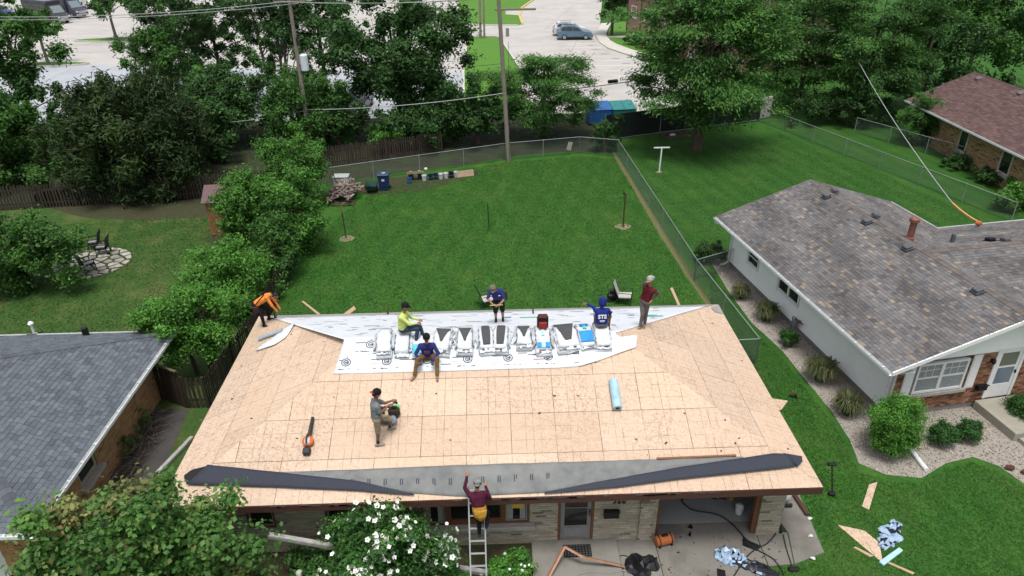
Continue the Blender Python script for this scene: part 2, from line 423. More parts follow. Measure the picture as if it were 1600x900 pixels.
porch = struct(slabp([(1.02,-3.9),(3.42,-3.9),(3.38,-6.6),(.98,-6.6)], -.1, .10, 'porch_slab', CONC2, None))
sheet('soil_bed', [(-8,-3.9),(1.0,-3.9),(.98,-6.6),(-8,-6.6)], .01, SOIL)
PATHM = conc_mat('side_path_asphalt', (.05, .047, .045), (.08, .076, .072), (.035, .03, .026), 1.5)
sheet('side_path', [(-12.2,2.7),(-10.95,2.75),(-10.7,.6),(-11.0,-6),(-12.2,-6)], .012, PATHM)

# ---- gravel bed round the right neighbour's house
GRAVB = M('gravel_bed_base', (.34, .31, .27), (.2, .175, .15), 26, .95, .6, .02)
bedpx = [(1106,402),(1140,458),(1175,505),(1222,548),(1264,600),(1300,644),(1328,688),(1342,724),(1385,742),(1440,747),(1478,724),(1520,714),(1560,728),(1600,756),(1700,800)]
bed = [tuple(G(*p)[:2]) for p in bedpx]+[(26,1.6),(18,3.2),(14.4,3.0),(12.6,14.2),(11.2,14.2)]
gb = sheet('gravel_bed', bed, .008, GRAVB)
def scatter_poly(poly, n):
    P = np.array(poly); lo, hi = P.min(0), P.max(0); X = RNG.uniform(lo, hi, (n, 2)); ins = np.zeros(n, bool); j = len(P)-1
    for i in range(len(P)):
        c = ((P[i,1] > X[:,1]) != (P[j,1] > X[:,1])) & (X[:,0] < (P[j,0]-P[i,0])*(X[:,1]-P[i,1])/(P[j,1]-P[i,1]+1e-12)+P[i,0]); ins ^= c; j = i
    return X[ins]
def pebbles(poly, n, rmin, rmax, name, mat, parent, cols):
    X = scatter_poly(poly, n); k = len(X)
    base = np.array([(1,0,0),(0,1,0),(-1,0,0),(0,-1,0),(0,0,1),(0,0,-.6)], float)
    F = np.array([(0,1,4),(1,2,4),(2,3,4),(3,0,4),(1,0,5),(2,1,5),(3,2,5),(0,3,5)])
    r = RNG.uniform(rmin, rmax, (k,1,1)); sc = RNG.uniform(.6, 1.25, (k,6,1))*np.array([1,.75,.6])
    a = RNG.uniform(0, 2*pi, k); ca, sa = np.cos(a), np.sin(a)
    V = base[None]*sc*r; x = V[...,0]*ca[:,None]-V[...,1]*sa[:,None]; y = V[...,0]*sa[:,None]+V[...,1]*ca[:,None]
    V = np.stack([x+X[:,0:1], y+X[:,1:2], V[...,2]+.018], -1).reshape(-1,3)
    FF = (F[None]+np.arange(k)[:,None,None]*6).reshape(-1,3)
    C = np.array(cols)[RNG.integers(0, len(cols), k)]*RNG.uniform(.75, 1.2, (k,1))
    o = npmesh(name, V, FF, mat, parent, col=np.repeat(C, 6, 0)); o['kind'] = 'stuff'; return o
PEB = M('pebble', (1,1,1), (.85,.85,.85), 30, .9, attr='tint')
pebbles(bed, 34000, .022, .05, 'gravel', PEB, gb, [(.44,.40,.35),(.34,.30,.26),(.55,.52,.47),(.23,.19,.155),(.39,.33,.26)])

# ---- flagstone circle with fire-pit chairs
pat = struct(bpy.data.objects.new('flagstone_patio', None)); COL.objects.link(pat)
pc = G(146, 411); sheet('patio_soil', [(pc.x+cos(t)*1.78, pc.y+sin(t)*1.78) for t in [2*pi*k/24 for k in range(24)]], .008, SOIL, pat)
STONE = M('flagstone', (.33, .315, .275), (.15, .14, .12), 3.5, .9, .4, .02, rnd=.4)
random.seed(5)
pts = []
for _ in range(4000):
    a = random.uniform(0, 2*pi); r = 1.78*sqrt(random.random()); p = (cos(a)*r, sin(a)*r)
    if all((p[0]-q_[0])**2+(p[1]-q_[1])**2 > .40**2 for q_ in pts): pts.append(p)
for p in pts:
    poly = [(cos(t)*1.76, sin(t)*1.76) for t in [2*pi*k/20 for k in range(20)]]
    for q_ in pts:
        if q_ is p: continue
        dx, dy = q_[0]-p[0], q_[1]-p[1]; d = sqrt(dx*dx+dy*dy)
        if d < 1.3: poly = clip(poly, dx/d, dy/d, (q_[0]**2-p[0]**2+q_[1]**2-p[1]**2)/(2*d)-random.uniform(.03,.08))
        if len(poly) < 3: break
    if len(poly) >= 3: MB().prism([(pc.x+x, pc.y+y) for x, y in poly], 0, .03+random.uniform(0, .02)).build('flagstone', STONE, pat)
# ================================================================== MAIN HOUSE
HL, HW, EZ, RISE = 8.535, 4.7455, 2.6, 1.874
SL = sqrt(HW*HW+RISE*RISE); CA, SA = HW/SL, RISE/SL
V3_ = Vector
class Plane:
    def __init__(s, O, e, up):
        s.O, s.e, s.up = Vector(O), Vector(e).normalized(), Vector(up).normalized(); s.n = s.e.cross(s.up).normalized()
    def P(s, a, t, h=0.0): return s.O + s.e*a + s.up*t + s.n*h
    def hit(s, px, py, h=0.0):
        d = ray(px, py); o = s.O+s.n*h; k = (o-CAM_POS).dot(s.n)/d.dot(s.n); return CAM_POS+d*k
    def st(s, p): q = Vector(p)-s.O; return (q.dot(s.e), q.dot(s.up))
FR = Plane((0,-HW,EZ), (1,0,0), (0,CA,SA)); BK = Plane((0,HW,EZ), (-1,0,0), (0,-CA,SA))
RT = Plane((HL,0,EZ), (0,1,0), (-CA,0,SA)); LF = Plane((-HL,0,EZ), (0,-1,0), (CA,0,SA))
RX = HL-HW
# --- OSB material: strands, nail-line print
def osb_mat():
    m, nt, b = newmat('osb'); g = N(nt)
    uv = g.add('ShaderNodeUVMap').outputs[0]; oc = g.add('ShaderNodeTexCoord').outputs['Object']
    def strands(rot, sx, sy):
        v = g.add('ShaderNodeTexVoronoi'); g.link(g.mapping(oc, scale=(1,1,1), rot=(0,0,rot)), v.inputs['Vector']) if False else None
        mp = g.mapping(oc, rot=(0, 0, rot)); mp2 = g.mapping(mp, scale=(sx, sy, sy)); g.link(mp2, v.inputs['Vector']); v.inputs['Scale'].default_value = 1
        s = g.add('ShaderNodeSeparateColor'); g.link(v.outputs['Color'], s.inputs[0]); return s.outputs[0]
    a = strands(.5, 9, 40); c = strands(1.9, 8, 36); d = strands(-.6, 12, 50)
    pick = g.noise(oc, 5, 3); k = g.math('ADD', g.math('MULTIPLY', a, .4), g.math('ADD', g.math('MULTIPLY', c, .35), g.math('MULTIPLY', d, .25)))
    col = g.ramp(k, [(.14, (.35,.225,.145)), (.36, (.495,.36,.26)), (.55, (.555,.42,.315)), (.85, (.61,.485,.38))])
    blot = g.noise(oc, .5, 4, .6)
    col = g.mix(g.ramp(blot, [(.40, (0,0,0)), (.7, (.6,)*3)]), col, (.62,.475,.36))
    oi = g.add('ShaderNodeObjectInfo').outputs['Random']
    col = g.mix(g.math('MULTIPLY', oi, .4), col, (.58,.415,.29)); hv_ = g.add('ShaderNodeHueSaturation'); g.link(g.math('MULTIPLY_ADD', g.math('FRACT', g.math('MULTIPLY', oi, 17.3)), .13), hv_.inputs['Value']); nt.nodes[-1].inputs[2].default_value = .845; g.link(col, hv_.inputs['Color']); col = hv_.outputs[0]
    sp = g.noise(oc, 26, 2, .5); col = g.mix(g.ramp(sp, [(.76, (0,0,0)), (.83, (.5,)*3)]), col, (.20,.11,.06))
    s = g.add('ShaderNodeSeparateXYZ'); g.link(uv, s.inputs[0])
    def lines(src, per, w, off=0.0):
        f = g.math('FRACT', g.math('ADD', g.math('DIVIDE', src, per), .5+off)); dd = g.math('MULTIPLY', g.math('ABSOLUTE', g.math('SUBTRACT', f, .5)), per)
        return g.math('LESS_THAN', dd, w)
    L1 = g.math('MAXIMUM', lines(s.outputs[0], .6096, .008), g.math('MULTIPLY', lines(s.outputs[0], .4064, .008), .6))
    L2 = g.math('MULTIPLY', lines(s.outputs[1], .4064, .008, .02), .55)
    brk = g.ramp(g.noise(oc, 2.3, 2), [(.38, (.15,)*3), (.6, (1,1,1))])
    ln = g.math('MULTIPLY', g.math('MULTIPLY', g.math('MAXIMUM', L1, L2), .72), brk)
    col = g.mix(ln, col, (.10,.075,.06))
    g.link(col, b.inputs['Base Color']); b.inputs['Roughness'].default_value = .7; b.inputs['Specular IOR Level'].default_value = .25
    g.bump(k, .2, .004, b)
    return m
OSB = osb_mat()
BROWN = M('brown_fascia_paint', (.085, .038, .03), (.06, .028, .023), 5, .6, stretch=(1,1,6))
DARKWOOD = M('dark_roof_timber', (.035, .024, .017), (.02, .014, .01), 8, .9)
house = thing('ranch_house', 'low tan brick ranch house with its hip roof stripped to bare sheathing', 'house')
# roof core under the panels
core = MB(); d = .022
e4 = [(-HL+.02,-HW+.02),(HL-.02,-HW+.02),(HL-.02,HW-.02),(-HL+.02,HW-.02)]
core.add([(x,y,EZ-d) for x,y in e4]+[(-RX,0,EZ+RISE-d),(RX,0,EZ+RISE-d)]+[(x,y,EZ-.16) for x,y in e4],
         [(0,1,5,4),(1,2,5),(2,3,4,5),(3,0,4),(6,9,8,7),(0,6,7,1),(1,7,8,2),(2,8,9,3),(3,9,6,0)])
roof = core.build('roof', DARKWOOD, house)
def add_uv(me, fn):
    uv = me.uv_layers.new(name='UVMap'); arr = np.empty((len(me.loops), 2), np.float32)
    for i, lp in enumerate(me.loops): arr[i] = fn(me.vertices[lp.vertex_index].co)
    uv.data.foreach_set('uv', arr.ravel())
def panels(pl, cvx, shift=0.0, rowh=1.2192, plen=2.4384, gap=.005, t0=0.0, swap=False):
    ts = max(p[1] for p in cvx); a0 = min(p[0] for p in cvx); a1 = max(p[0] for p in cvx); r = 0; t = t0
    while t < ts-.02:
        te = min(t+rowh, ts); x = a0 - plen + ((r % 2)*plen/2 + shift) % plen
        while x < a1:
            poly = clip_convex([(x+gap,t+gap),(x+plen-gap,t+gap),(x+plen-gap,te-gap),(x+gap,te-gap)], cvx)
            if len(poly) >= 3 and area2(poly) > .02:
                mb = MB(); h = random.uniform(-.0015, .0015); mb.slab([pl.P(a, b, h) for a, b in poly], pl.n, .012)
                me = mb.data('sheathing_panel', OSB)
                add_uv(me, (lambda co, X=x, T=t: (lambda q: (q[0]-X, q[1]-T))(pl.st(co))))
                ob = bpy.data.objects.new('sheathing_panel', me); COL.objects.link(ob); ob.parent = roof
            x += plen
        t += rowh; r += 1
g_ = .004
panels(FR, [(-HL+g_,0),(HL-g_,0),(RX-g_,SL),(-RX+g_,SL)], .5)
panels(BK, [(-HL+g_,0),(HL-g_,0),(RX-g_,SL),(-RX+g_,SL)], .9)
panels(RT, [(-HW+g_,0),(HW-g_,0),(0,SL-.01)], .3)
panels(LF, [(-HW+g_,0),(HW-g_,0),(0,SL-.01)], 1.1)
# fascia boards and soffit
fb = MB()
for (x0,y0,x1,y1) in ((-HL,-HW,HL,-HW),(HL,-HW,HL,HW),(HL,HW,-HL,HW),(-HL,HW,-HL,-HW)):
    dx, dy = x1-x0, y1-y0; l = sqrt(dx*dx+dy*dy); a = math.atan2(dy, dx); n = (-dy/l*-1, dx/l*-1)
    MB().box(((x0+x1)/2+dy/l*-.002, (y0+y1)/2+dx/l*.002, EZ-.125), (l-.02, .028, .21), rz=a).build('fascia', BROWN, house)
MB().b2(-HL+.05, HL-.05, -HW+.05, HW-.05, EZ-.225, EZ-.2).build('soffit', M('soffit_paint', (.13,.075,.06), (.10,.06,.05), 5), house)
# drip-edge stub on the front right, frayed old edge bits on the fascia
fray = MB(); random.seed(3)
for k in range(40):
    x = random.uniform(-HL+.3, HL*.72); w = random.uniform(.1, .5)
    fray.box((x, -HW-.018, EZ-.03-random.uniform(0, .03)), (w, .012, .05), ry=random.uniform(-.03, .03))
fray.build('torn_edge_strip', M('torn_felt', (.10,.07,.065), (.05,.035,.03), 9), house, stuff=True)

# --- walls
FY = -3.92                                   # front facade plane
WX0, WX1, WY1 = -7.75, 8.08, 3.95
def fx(px, py): p = onY(px, py, FY); return p.x, p.z
MORTAR = M('mortar_tan', (.30,.27,.215), (.24,.215,.17), 12, .95)
def wall_boxes(mb, u0, u1, z0, z1, ops, put):
    xs = sorted({u0, u1, *[v for o in ops for v in o[:2]]}); zs = sorted({z0, z1, *[v for o in ops for v in o[2:4]]})
    for i in range(len(xs)-1):
        for j in range(len(zs)-1):
            cx, cz = (xs[i]+xs[i+1])/2, (zs[j]+zs[j+1])/2
            if not (u0 < cx < u1 and z0 < cz < z1): continue
            if any(o[0] < cx < o[1] and o[2] < cz < o[3] for o in ops): continue
            put(mb, xs[i], xs[i+1], zs[j], zs[j+1])
def bricks(u0, u1, z0, z1, ops, put, blen=.29, bh=.056, j=.011, cols=((1,1,1),), seed=1, dark=.04):
    """running-bond bricks clipped by openings; put(mb,u0,u1,z0,z1,col) adds one"""
    rr = random.Random(seed); mb = MB(); z = z0; r = 0
    while z < z1-.01:
        ze = min(z+bh, z1); u = u0 - (blen+j)*(.5 if r % 2 else 0) - (r % 3)*.04
        while u < u1:
            a, b = max(u, u0), min(u+blen, u1); segs = [(a, b)]
            for o in ops:
                if o[2] < ze and o[3] > z:
                    ns = []
                    for s0, s1 in segs:
                        if s1 <= o[0] or s0 >= o[1]: ns.append((s0, s1)); continue
                        if s0 < o[0]: ns.append((s0, o[0]))
                        if s1 > o[1]: ns.append((o[1], s1))
                    segs = ns
            for s0, s1 in segs:
                if s1-s0 > .03:
                    c = rr.choice(cols); v = rr.uniform(.82, 1.15)
                    if rr.random() < dark: v *= .45
                    put(mb, s0, s1, z, ze, tuple(x*v for x in c), rr.uniform(0, .006))
            u += blen+j
        z += bh+j; r += 1
    return mb
def R2(a, b): return (min(a[0], b[0]), max(a[0], b[0]), min(a[1], b[1]), max(a[1], b[1]))
w1 = (-6.75, -5.98, .93, 2.0); w2 = (-4.62, -3.88, .92, 2.0); w3 = (-2.02, .96, .80, 2.0)
dr = (1.75, 2.75, .10, 2.12); gr = (4.52, 7.42, 0.0, 2.12)
ops = [w1, w2, w3, dr, gr]
wl = MB(); put = lambda mb, a, b, c, d: mb.b2(a, b, FY+.012, FY+.22, c, d)
wall_boxes(wl, WX0, WX1, 0, EZ-.2, ops, put)
wl.b2(WX0, WX0+.2, FY+.221, WY1, 0, EZ-.2); wl.b2(WX1-.2, WX1, FY+.221, WY1, 0, EZ-.2); wl.b2(WX0+.2, WX1-.2, WY1-.2, WY1, 0, EZ-.2)
wl.b2(4.2, 4.4, FY+.23, 2.4, 0, EZ-.2); wl.b2(4.41, 7.87, 2.2, 2.4, 0, EZ-.2)
wall = wl.build('wall', MORTAR, house)
BUFF = M('buff_brick', (1,1,1), (.8,.8,.8), 25, .9, .3, .004, attr='tint', spec=.15)
bw = bricks(WX0, WX1, 0.0, EZ-.24, ops, lambda mb, a, b, c, d, col, o: mb.b2(a, b, FY-o, FY+.02, c, d, col=col), cols=((.37,.325,.25),(.40,.355,.275),(.345,.30,.23),(.385,.345,.275)), seed=4)
bw.build('brickwork', BUFF, house, stuff=True)
pil = bricks(4.02, 4.42, 0.0, EZ-.24, [], lambda mb, a, b, c, d, col, o: mb.b2(a, b, FY-.075-o, FY-.008, c, d, col=col), blen=.2, cols=((.37,.325,.25),(.40,.355,.28)), seed=8, dark=.1)
pil.b2(4.03, 4.41, FY-.068, FY-.009, 0, EZ-.24, col=(.2,.18,.15)); pil.build('brick_pier', BUFF, house, stuff=True)
# --- windows and door
ALU = M('grey_aluminium', (.33,.33,.32), (.26,.26,.25), 8, .45, metal=.3)
BWOOD = M('brown_window_wood', (.16,.068,.032), (.11,.045,.022), 6, .55, stretch=(1,1,5))
def glass_mat(name, tint, rough=.06):
    if name in MATS: return MATS[name]
    m, nt, b = newmat(name); b.inputs['Base Color'].default_value = (*tint, 1); b.inputs['Roughness'].default_value = rough
    b.inputs['Specular IOR Level'].default_value = .6; return m
GLASS = glass_mat('dark_window_glass', (.012,.014,.014))
SILL = M('concrete_sill', (.36,.345,.31), (.28,.265,.24), 7, .9, .2)
CURT = M('curtain_cloth', (.42,.41,.37), (.30,.29,.26), 6, .9, stretch=(12,1,.5))
def window(parent, x0, x1, z0, z1, y, frame, inner, rail=None, curtain=False, t=.06, name='window'):
    """y is the wall face; the opening is filled slightly recessed"""
    f = MB(); q = y+.07
    f.b2(x0, x0+t, q-.05, q+.05, z0, z1); f.b2(x1-t, x1, q-.05, q+.05, z0, z1)
    f.b2(x0+t, x1-t, q-.05, q+.05, z0, z0+t); f.b2(x0+t, x1-t, q-.05, q+.05, z1-t, z1)
    w = f.build(name, frame, parent)
    g = MB(); s = .035; a0, a1, b0, b1 = x0+t+.002, x1-t-.002, z0+t+.002, z1-t-.002
    g.b2(a0, a0+s, q-.02, q+.03, b0, b1); g.b2(a1-s, a1, q-.02, q+.03, b0, b1); g.b2(a0+s, a1-s, q-.02, q+.03, b0, b0+s); g.b2(a0+s, a1-s, q-.02, q+.03, b1-s, b1)
    if rail: zr = b0+(b1-b0)*rail; g.b2(a0+s, a1-s, q-.03, q+.03, zr-.02, zr+.02)
    g.build('sash', inner, w)
    MB().b2(a0+s, a1-s, q+.005, q+.015, b0+s, b1-s).build('pane', GLASS, w)
    if curtain:
        for side in (0, 1):
            cb = MB(); n = 7; wd = (a1-a0)*.26
            for k in range(n):
                xx = (a0+s+.01+k*wd/n) if side == 0 else (a1-s-.01-(k+1)*wd/n)
                cb.b2(xx, xx+wd/n*.7, q-.004-.004*(k % 2), q+.004, b0+s+.02, b1-s-.02)
            cb.build('curtain', CURT, w)
    return w
window(house, *w1[:2], w1[2], w1[3], FY, BWOOD, ALU, .75)
window(house, *w2[:2], w2[2], w2[3], FY, BWOOD, ALU, .85)
window(house, -2.02, -1.30, .80, 2.0, FY, BWOOD, ALU, .82, curtain=True)
cw = window(house, -1.298, .24, .80, 2.0, FY, BWOOD, BWOOD)
MB().b2(-1.23, .17, FY+.015, FY+.06, .865, 1.0).build('bottom_rail', BWOOD, cw)
w3b = window(house, .242, .96, .80, 2.0, FY, BWOOD, ALU, .78, curtain=True)
MB().b2(.47, .80, FY+.05, FY+.062, 1.32, 1.62).build('yellow_notice', M('yellow_card', (.55,.36,.06), (.5,.32,.05), 4), w3b)
for a, b, z in ((-6.85,-5.88,.93),(-4.75,-3.78,.92),(-2.12,-1.0,.80),(-.995,.1,.80),(.105,1.1,.80)):
    MB().box(((a+b)/2, FY-.03, z-.065), (b-a, .24, .12), bev=.01).build('window_sill', SILL, house)
dm = MB(); dm.b2(dr[0], dr[0]+.07, FY-.01, FY+.1, dr[2], dr[3]); dm.b2(dr[1]-.07, dr[1], FY-.01, FY+.1, dr[2], dr[3]); dm.b2(dr[0]+.07, dr[1]-.07, FY-.01, FY+.1, dr[3]-.07, dr[3]); dm.b2(dr[0], dr[1], FY-.04, FY+.1, dr[2]-.06, dr[2]-.001)
dfr = dm.build('door_frame', BWOOD, house)
GREYD = M('grey_storm_door_paint', (.20,.20,.19), (.165,.165,.155), 5, .5)
sd = MB(); a, b = dr[0]+.075, dr[1]-.075
sd.b2(a, a+.11, FY+.02, FY+.06, dr[2]+.02, dr[3]-.08); sd.b2(b-.11, b, FY+.02, FY+.06, dr[2]+.02, dr[3]-.08); sd.b2(a+.11, b-.11, FY+.02, FY+.06, dr[2]+.02, dr[2]+.52); sd.b2(a+.11, b-.11, FY+.02, FY+.06, dr[3]-.17, dr[3]-.08)
sdo = sd.build('storm_door', GREYD, house)
MB().b2(a+.10, b-.10, FY+.012, FY+.019, dr[2]+.12, dr[2]+.42).build('kick_panel', M('kick_panel_grey', (.24,.24,.23), (.2,.2,.19), 4, .5), sdo)
MB().b2(a+.11, b-.11, FY+.035, FY+.045, dr[2]+.52, dr[3]-.17).build('pane', GLASS, sdo)
MB().b2(a+.11, b-.11, FY+.02, FY+.03, dr[2]+1.18, dr[2]+1.21).build('glass_bar', GREYD, sdo)
hb = MB().box((b-.05, FY-.005, 1.16), (.03, .05, .14)); hb.tube([(b-.05,FY-.03,1.08),(b-.05,FY-.05,1.02)], .012); hb.build('handle', M('black_metal', (.02,.02,.02), (.015,.015,.015), 5, .5), sdo)
MB().b2(dr[0]+.02, dr[1]-.02, FY+.12, FY+.16, dr[2], dr[3]).build('inner_door', M('inner_door_maroon', (.07,.03,.028), (.05,.022,.02), 4), dfr)
# garage door jambs, floor and header
for x in (gr[0]+.045, gr[1]-.09): MB().b2(x-.045, x+.09 if x > 6 else x+.03, FY+.06, FY+.26, 0, 2.2).build('garage_jamb', BWOOD, house)
GFLOOR = conc_mat('garage_floor', (.24,.24,.23), (.30,.30,.29), (.18,.18,.175), .8)
MB().b2(4.42, 7.86, FY+.5, 2.19, -.05, .05).build('garage_floor', GFLOOR, house)
MB().b2(4.53, 7.41, FY+.06, FY+.495, -.05, .042).build('garage_apron', CONC, house)
MB().b2(gr[0], gr[1], FY+.03, FY+.2, 2.13, 2.35).build('garage_header', BWOOD, house)

# --- house number and mailbox
def glyph_text(body, size, loc, rot, mat, name, parent, extrude=.006, bold=0.0, spacing=1.0):
    cu = bpy.data.curves.new(name, 'FONT'); cu.body = body; cu.size = size; cu.extrude = extrude; cu.offset = bold; cu.align_x = 'CENTER'; cu.align_y = 'CENTER'; cu.space_character = spacing
    cu.resolution_u = 3
    ob = bpy.data.objects.new(name, cu); COL.objects.link(ob)
    dg = bpy.context.evaluated_depsgraph_get(); me = bpy.data.meshes.new_from_object(ob.evaluated_get(dg)); bpy.data.objects.remove(ob)
    me.materials.clear(); me.materials.append(mat)
    o = bpy.data.objects.new(name, me); COL.objects.link(o); o.location = loc; o.rotation_euler = rot
    if parent: o.parent = parent
    return o
BLACK = M('black_painted_metal', (.012,.012,.013), (.008,.008,.009), 6, .45)
hn = thing('house_number', 'black numerals 750 fixed on the tan brick beside the front door', 'number', (3.43, FY-.012, 1.49))
for ch, dx in (('7',-.125),('5',0),('0',.125)): glyph_text(ch, .19, (dx, 0, 0), (pi/2, 0, 0), BLACK, 'numeral', hn, .01, .008)
mbx = thing('mailbox', 'black wall mailbox on tan brick right of the grey storm door', 'mailbox', (3.22, FY-.09, 1.12))
MB().box((0,0,0), (.42,.15,.22), bev=.015).build('body', BLACK, mbx); MB().box((0,-.02,.125), (.44,.19,.03), rx=radians(-12), bev=.01).build('lid', BLACK, mbx)

# ================================================================== ON THE ROOF
def polyline(pts, n):
    pts = [Vector(p) for p in pts]; L = [0]
    for a, b in zip(pts, pts[1:]): L.append(L[-1]+(b-a).length)
    out = []
    for i in range(n):
        t = L[-1]*i/(n-1); k = 0
        while k < len(pts)-2 and L[k+1] < t: k += 1
        u = (t-L[k])/max(1e-9, L[k+1]-L[k]); out.append(pts[k].lerp(pts[k+1], min(1, max(0, u))))
    return out
def loft(mb, rows, n, nv, lift, nrm, thick=.004, mi=0, amp=.01, seed=0, keep=0):
    """sheet between polylines given in order; wrinkles along nrm; closed thin solid"""
    R = [polyline(r, n) for r in rows]; grid = []
    rr = np.random.default_rng(seed); ph = rr.uniform(0, 6.3, 6); fq = rr.uniform(.6, 3.2, 6)
    for k in range(len(R)-1):
        for j in range(nv + (1 if k == len(R)-2 else 0)):
            t = j/nv; grid.append([R[k][i].lerp(R[k+1][i], t) for i in range(n)])
    m = len(grid); nr = Vector(nrm); top = []
    for j in range(m):
        for i in range(n):
            p = grid[j][i]; w = sum(sin(p.x*fq[a]*2.1+p.y*fq[(a+2) % 6]*1.7+ph[a]) for a in range(5))/5
            top.append(p + nr*(lift + amp*(w*.5+.5)))
    bot = [p-nr*thick for p in top]; N0 = len(top); fs = []
    for j in range(m-1):
        for i in range(n-1):
            a = j*n+i; fs.append((a, a+1, a+n+1, a+n)); fs.append((N0+a, N0+a+n, N0+a+n+1, N0+a+1))
    per = [i for i in range(n)]+[j*n+n-1 for j in range(1, m)]+[(m-1)*n+i for i in range(n-2, -1, -1)]+[j*n for j in range(m-2, 0, -1)]
    for a, b in zip(per, per[1:]+per[:1]): fs.append((a, N0+a, N0+b, b))
    mb.add(top+bot, fs, mi); return mb
WRAP = M('white_synthetic_sheet', (.60,.625,.66), (.54,.565,.60), 3, .55, .12, .01, col3=(.64,.66,.69), scale3=1.2)
und = thing('roof_underlayment', 'white synthetic underlayment sheet with printed rings draped over the roof ridge', 'underlayment')
# front part: from the ridge to the lower edge
f_low = [FR.hit(*p) for p in ((521,585),(600,583),(700,580.5),(800,577),(870,575.5),(905,573),(935,564),(965,553),(993,543))]
f_rid = [(FR.hit(539,521).x, -.03, EZ+RISE-.01), (RX+.0, -.03, EZ+RISE-.01)]
xl = f_rid[0][0]
fs_ = MB(); loft(fs_, [f_rid, f_low], 60, 14, .012, FR.n, amp=.014, seed=2); fs_.build('front_sheet', WRAP, und, smooth=True)
rr_ = BK.hit(1000,512); 
b_rid = [(xl,.03,EZ+RISE-.01), (RX+.05,.03,EZ+RISE-.015)]
b_low = [BK.P(-(-8.0), .42), BK.P(-8.05, .30)]
bk_ = MB(); loft(bk_, [b_rid, [b_low[0], b_low[1]]], 60, 14, .012, BK.n, amp=.014, seed=3)
bk_.add([(xl,-.04,EZ+RISE+.0),(RX,-.04,EZ+RISE+.0),(RX,0,EZ+RISE+.025),(xl,0,EZ+RISE+.025),(RX,.04,EZ+RISE+.0),(xl,.04,EZ+RISE+.0)], [(0,1,2,3),(3,2,4,5)])
bk_.build('back_sheet', WRAP, und, smooth=True)
# turned-up flap at the right end of the front sheet
fl = MB(); loft(fl, [[FR.hit(*p, .03) for p in ((880,556),(925,539),(960,529),(990,524))], [FR.hit(*p, .10) for p in ((905,548),(940,535),(965,530),(995,525))], [FR.hit(*p, .02) for p in ((905,573),(935,564),(965,553),(994,543))]], 16, 5, .01, FR.n, amp=.03, seed=6)
fl.build('lifted_flap', M('bright_sheet_back', (.80,.80,.80), (.74,.74,.75), 4, .5), und, smooth=True)
# printing: rings with dash lines, small marks
INK = M('grey_print_ink', (.04,.048,.065), (.06,.07,.09), 8, .7); PINK = M('pale_pink_print', (.66,.55,.59), (.70,.62,.66), 8, .7)
GREENP = M('green_print', (.06,.42,.30), (.10,.5,.38), 8, .6); BLUEP = M('blue_print', (.02,.14,.42), (.03,.2,.5), 8, .6)
TEALP = M('pale_teal_print', (.30,.62,.60), (.42,.7,.68), 8, .6)
pr = MB()
def ring(mb, pl, a, t, r, w, h, seg=22, mi=0):
    vs = []; 
    for k in range(seg):
        th = 2*pi*k/seg; vs += [pl.P(a+cos(th)*r, t+sin(th)*r, h), pl.P(a+cos(th)*(r-w), t+sin(th)*(r-w), h)]
    mb.add(vs, [(2*k, (2*k+2) % (2*seg), (2*k+3) % (2*seg), 2*k+1) for k in range(seg)], mi)
def bar(mb, pl, a0, a1, t0, t1, h, mi=0): mb.add([pl.P(a0,t0,h), pl.P(a1,t0,h), pl.P(a1,t1,h), pl.P(a0,t1,h)], [(0,1,2,3)], mi)
HP = .032
a0_, t_row = FR.st(FR.hit(541,567)); a1_, t_row2 = FR.st(FR.hit(919,556)); nring = 7
random.seed(8)
for k in range(nring):
    a = a0_+(a1_-a0_)*k/(nring-1); t = t_row+(t_row2-t_row)*k/(nring-1)
    for (aa, tt) in ((a, t), (a+.66+.02*k % .1, t+.62)):
        if aa > a1_+.25: continue
        ring(pr, FR, aa, tt, .14, .026, HP); ring(pr, FR, aa, tt, .08, .026, HP, 14); bar(pr, FR, aa-.03, aa+.05, tt-.02, tt+.015, HP)
        lx = max(aa-.46, a0_-.2); bar(pr, FR, lx, aa-.13, tt+.06, tt+.082, HP); bar(pr, FR, lx, aa-.14, tt-.07, tt+.0, HP, 1); bar(pr, FR, lx, aa-.16, tt-.16, tt-.11, HP, 1)
        for q_ in range(6): xx = max(a0_-.2, aa+random.uniform(-.45,.35)); bar(pr, FR, xx, xx+random.uniform(.03,.12), tt-.24-.02*(q_ % 2), tt-.225-.02*(q_ % 2), HP)
        bar(pr, FR, aa+.0, aa+.035, tt+.17, tt+.2, HP)
for k in range(150):
    a = random.uniform(-7.3, 7.6); t = random.uniform(.55, 4.6)
    if abs(a) > RX+ (SL-t)*CA-.35: continue
    w = random.choice((.10,.16,.25,.5)); bar(pr, BK, a, a+w, t, t+random.choice((.022,.034,.05)), HP)
for k in range(26):
    a = random.uniform(-3.6, 3.4); t = random.uniform(4.1, 4.9); bar(pr, FR, a, a+random.uniform(.2,.6), t, t+.02, HP)
x6 = BK.st(BK.hit(886+129,494)); bar(pr, BK, x6[0]-.27, x6[0]+.2, x6[1]-.1, x6[1]-.02, HP+.002, 2)
for px_, py_, mi_ in ((986,493.5,3),(1021,495,2),(793,497,3),(827,497,2)):
    s_, t_ = BK.st(BK.hit(px_, py_)); 
    if abs(s_) < 8: bar(pr, BK, s_-(.11 if mi_ == 3 else .33), s_+(.11 if mi_ == 3 else .33), t_-.07, t_+.07, HP+.001, mi_)
pr.build('printed_marks', [INK, PINK, GREENP, BLUEP], und, stuff=True)
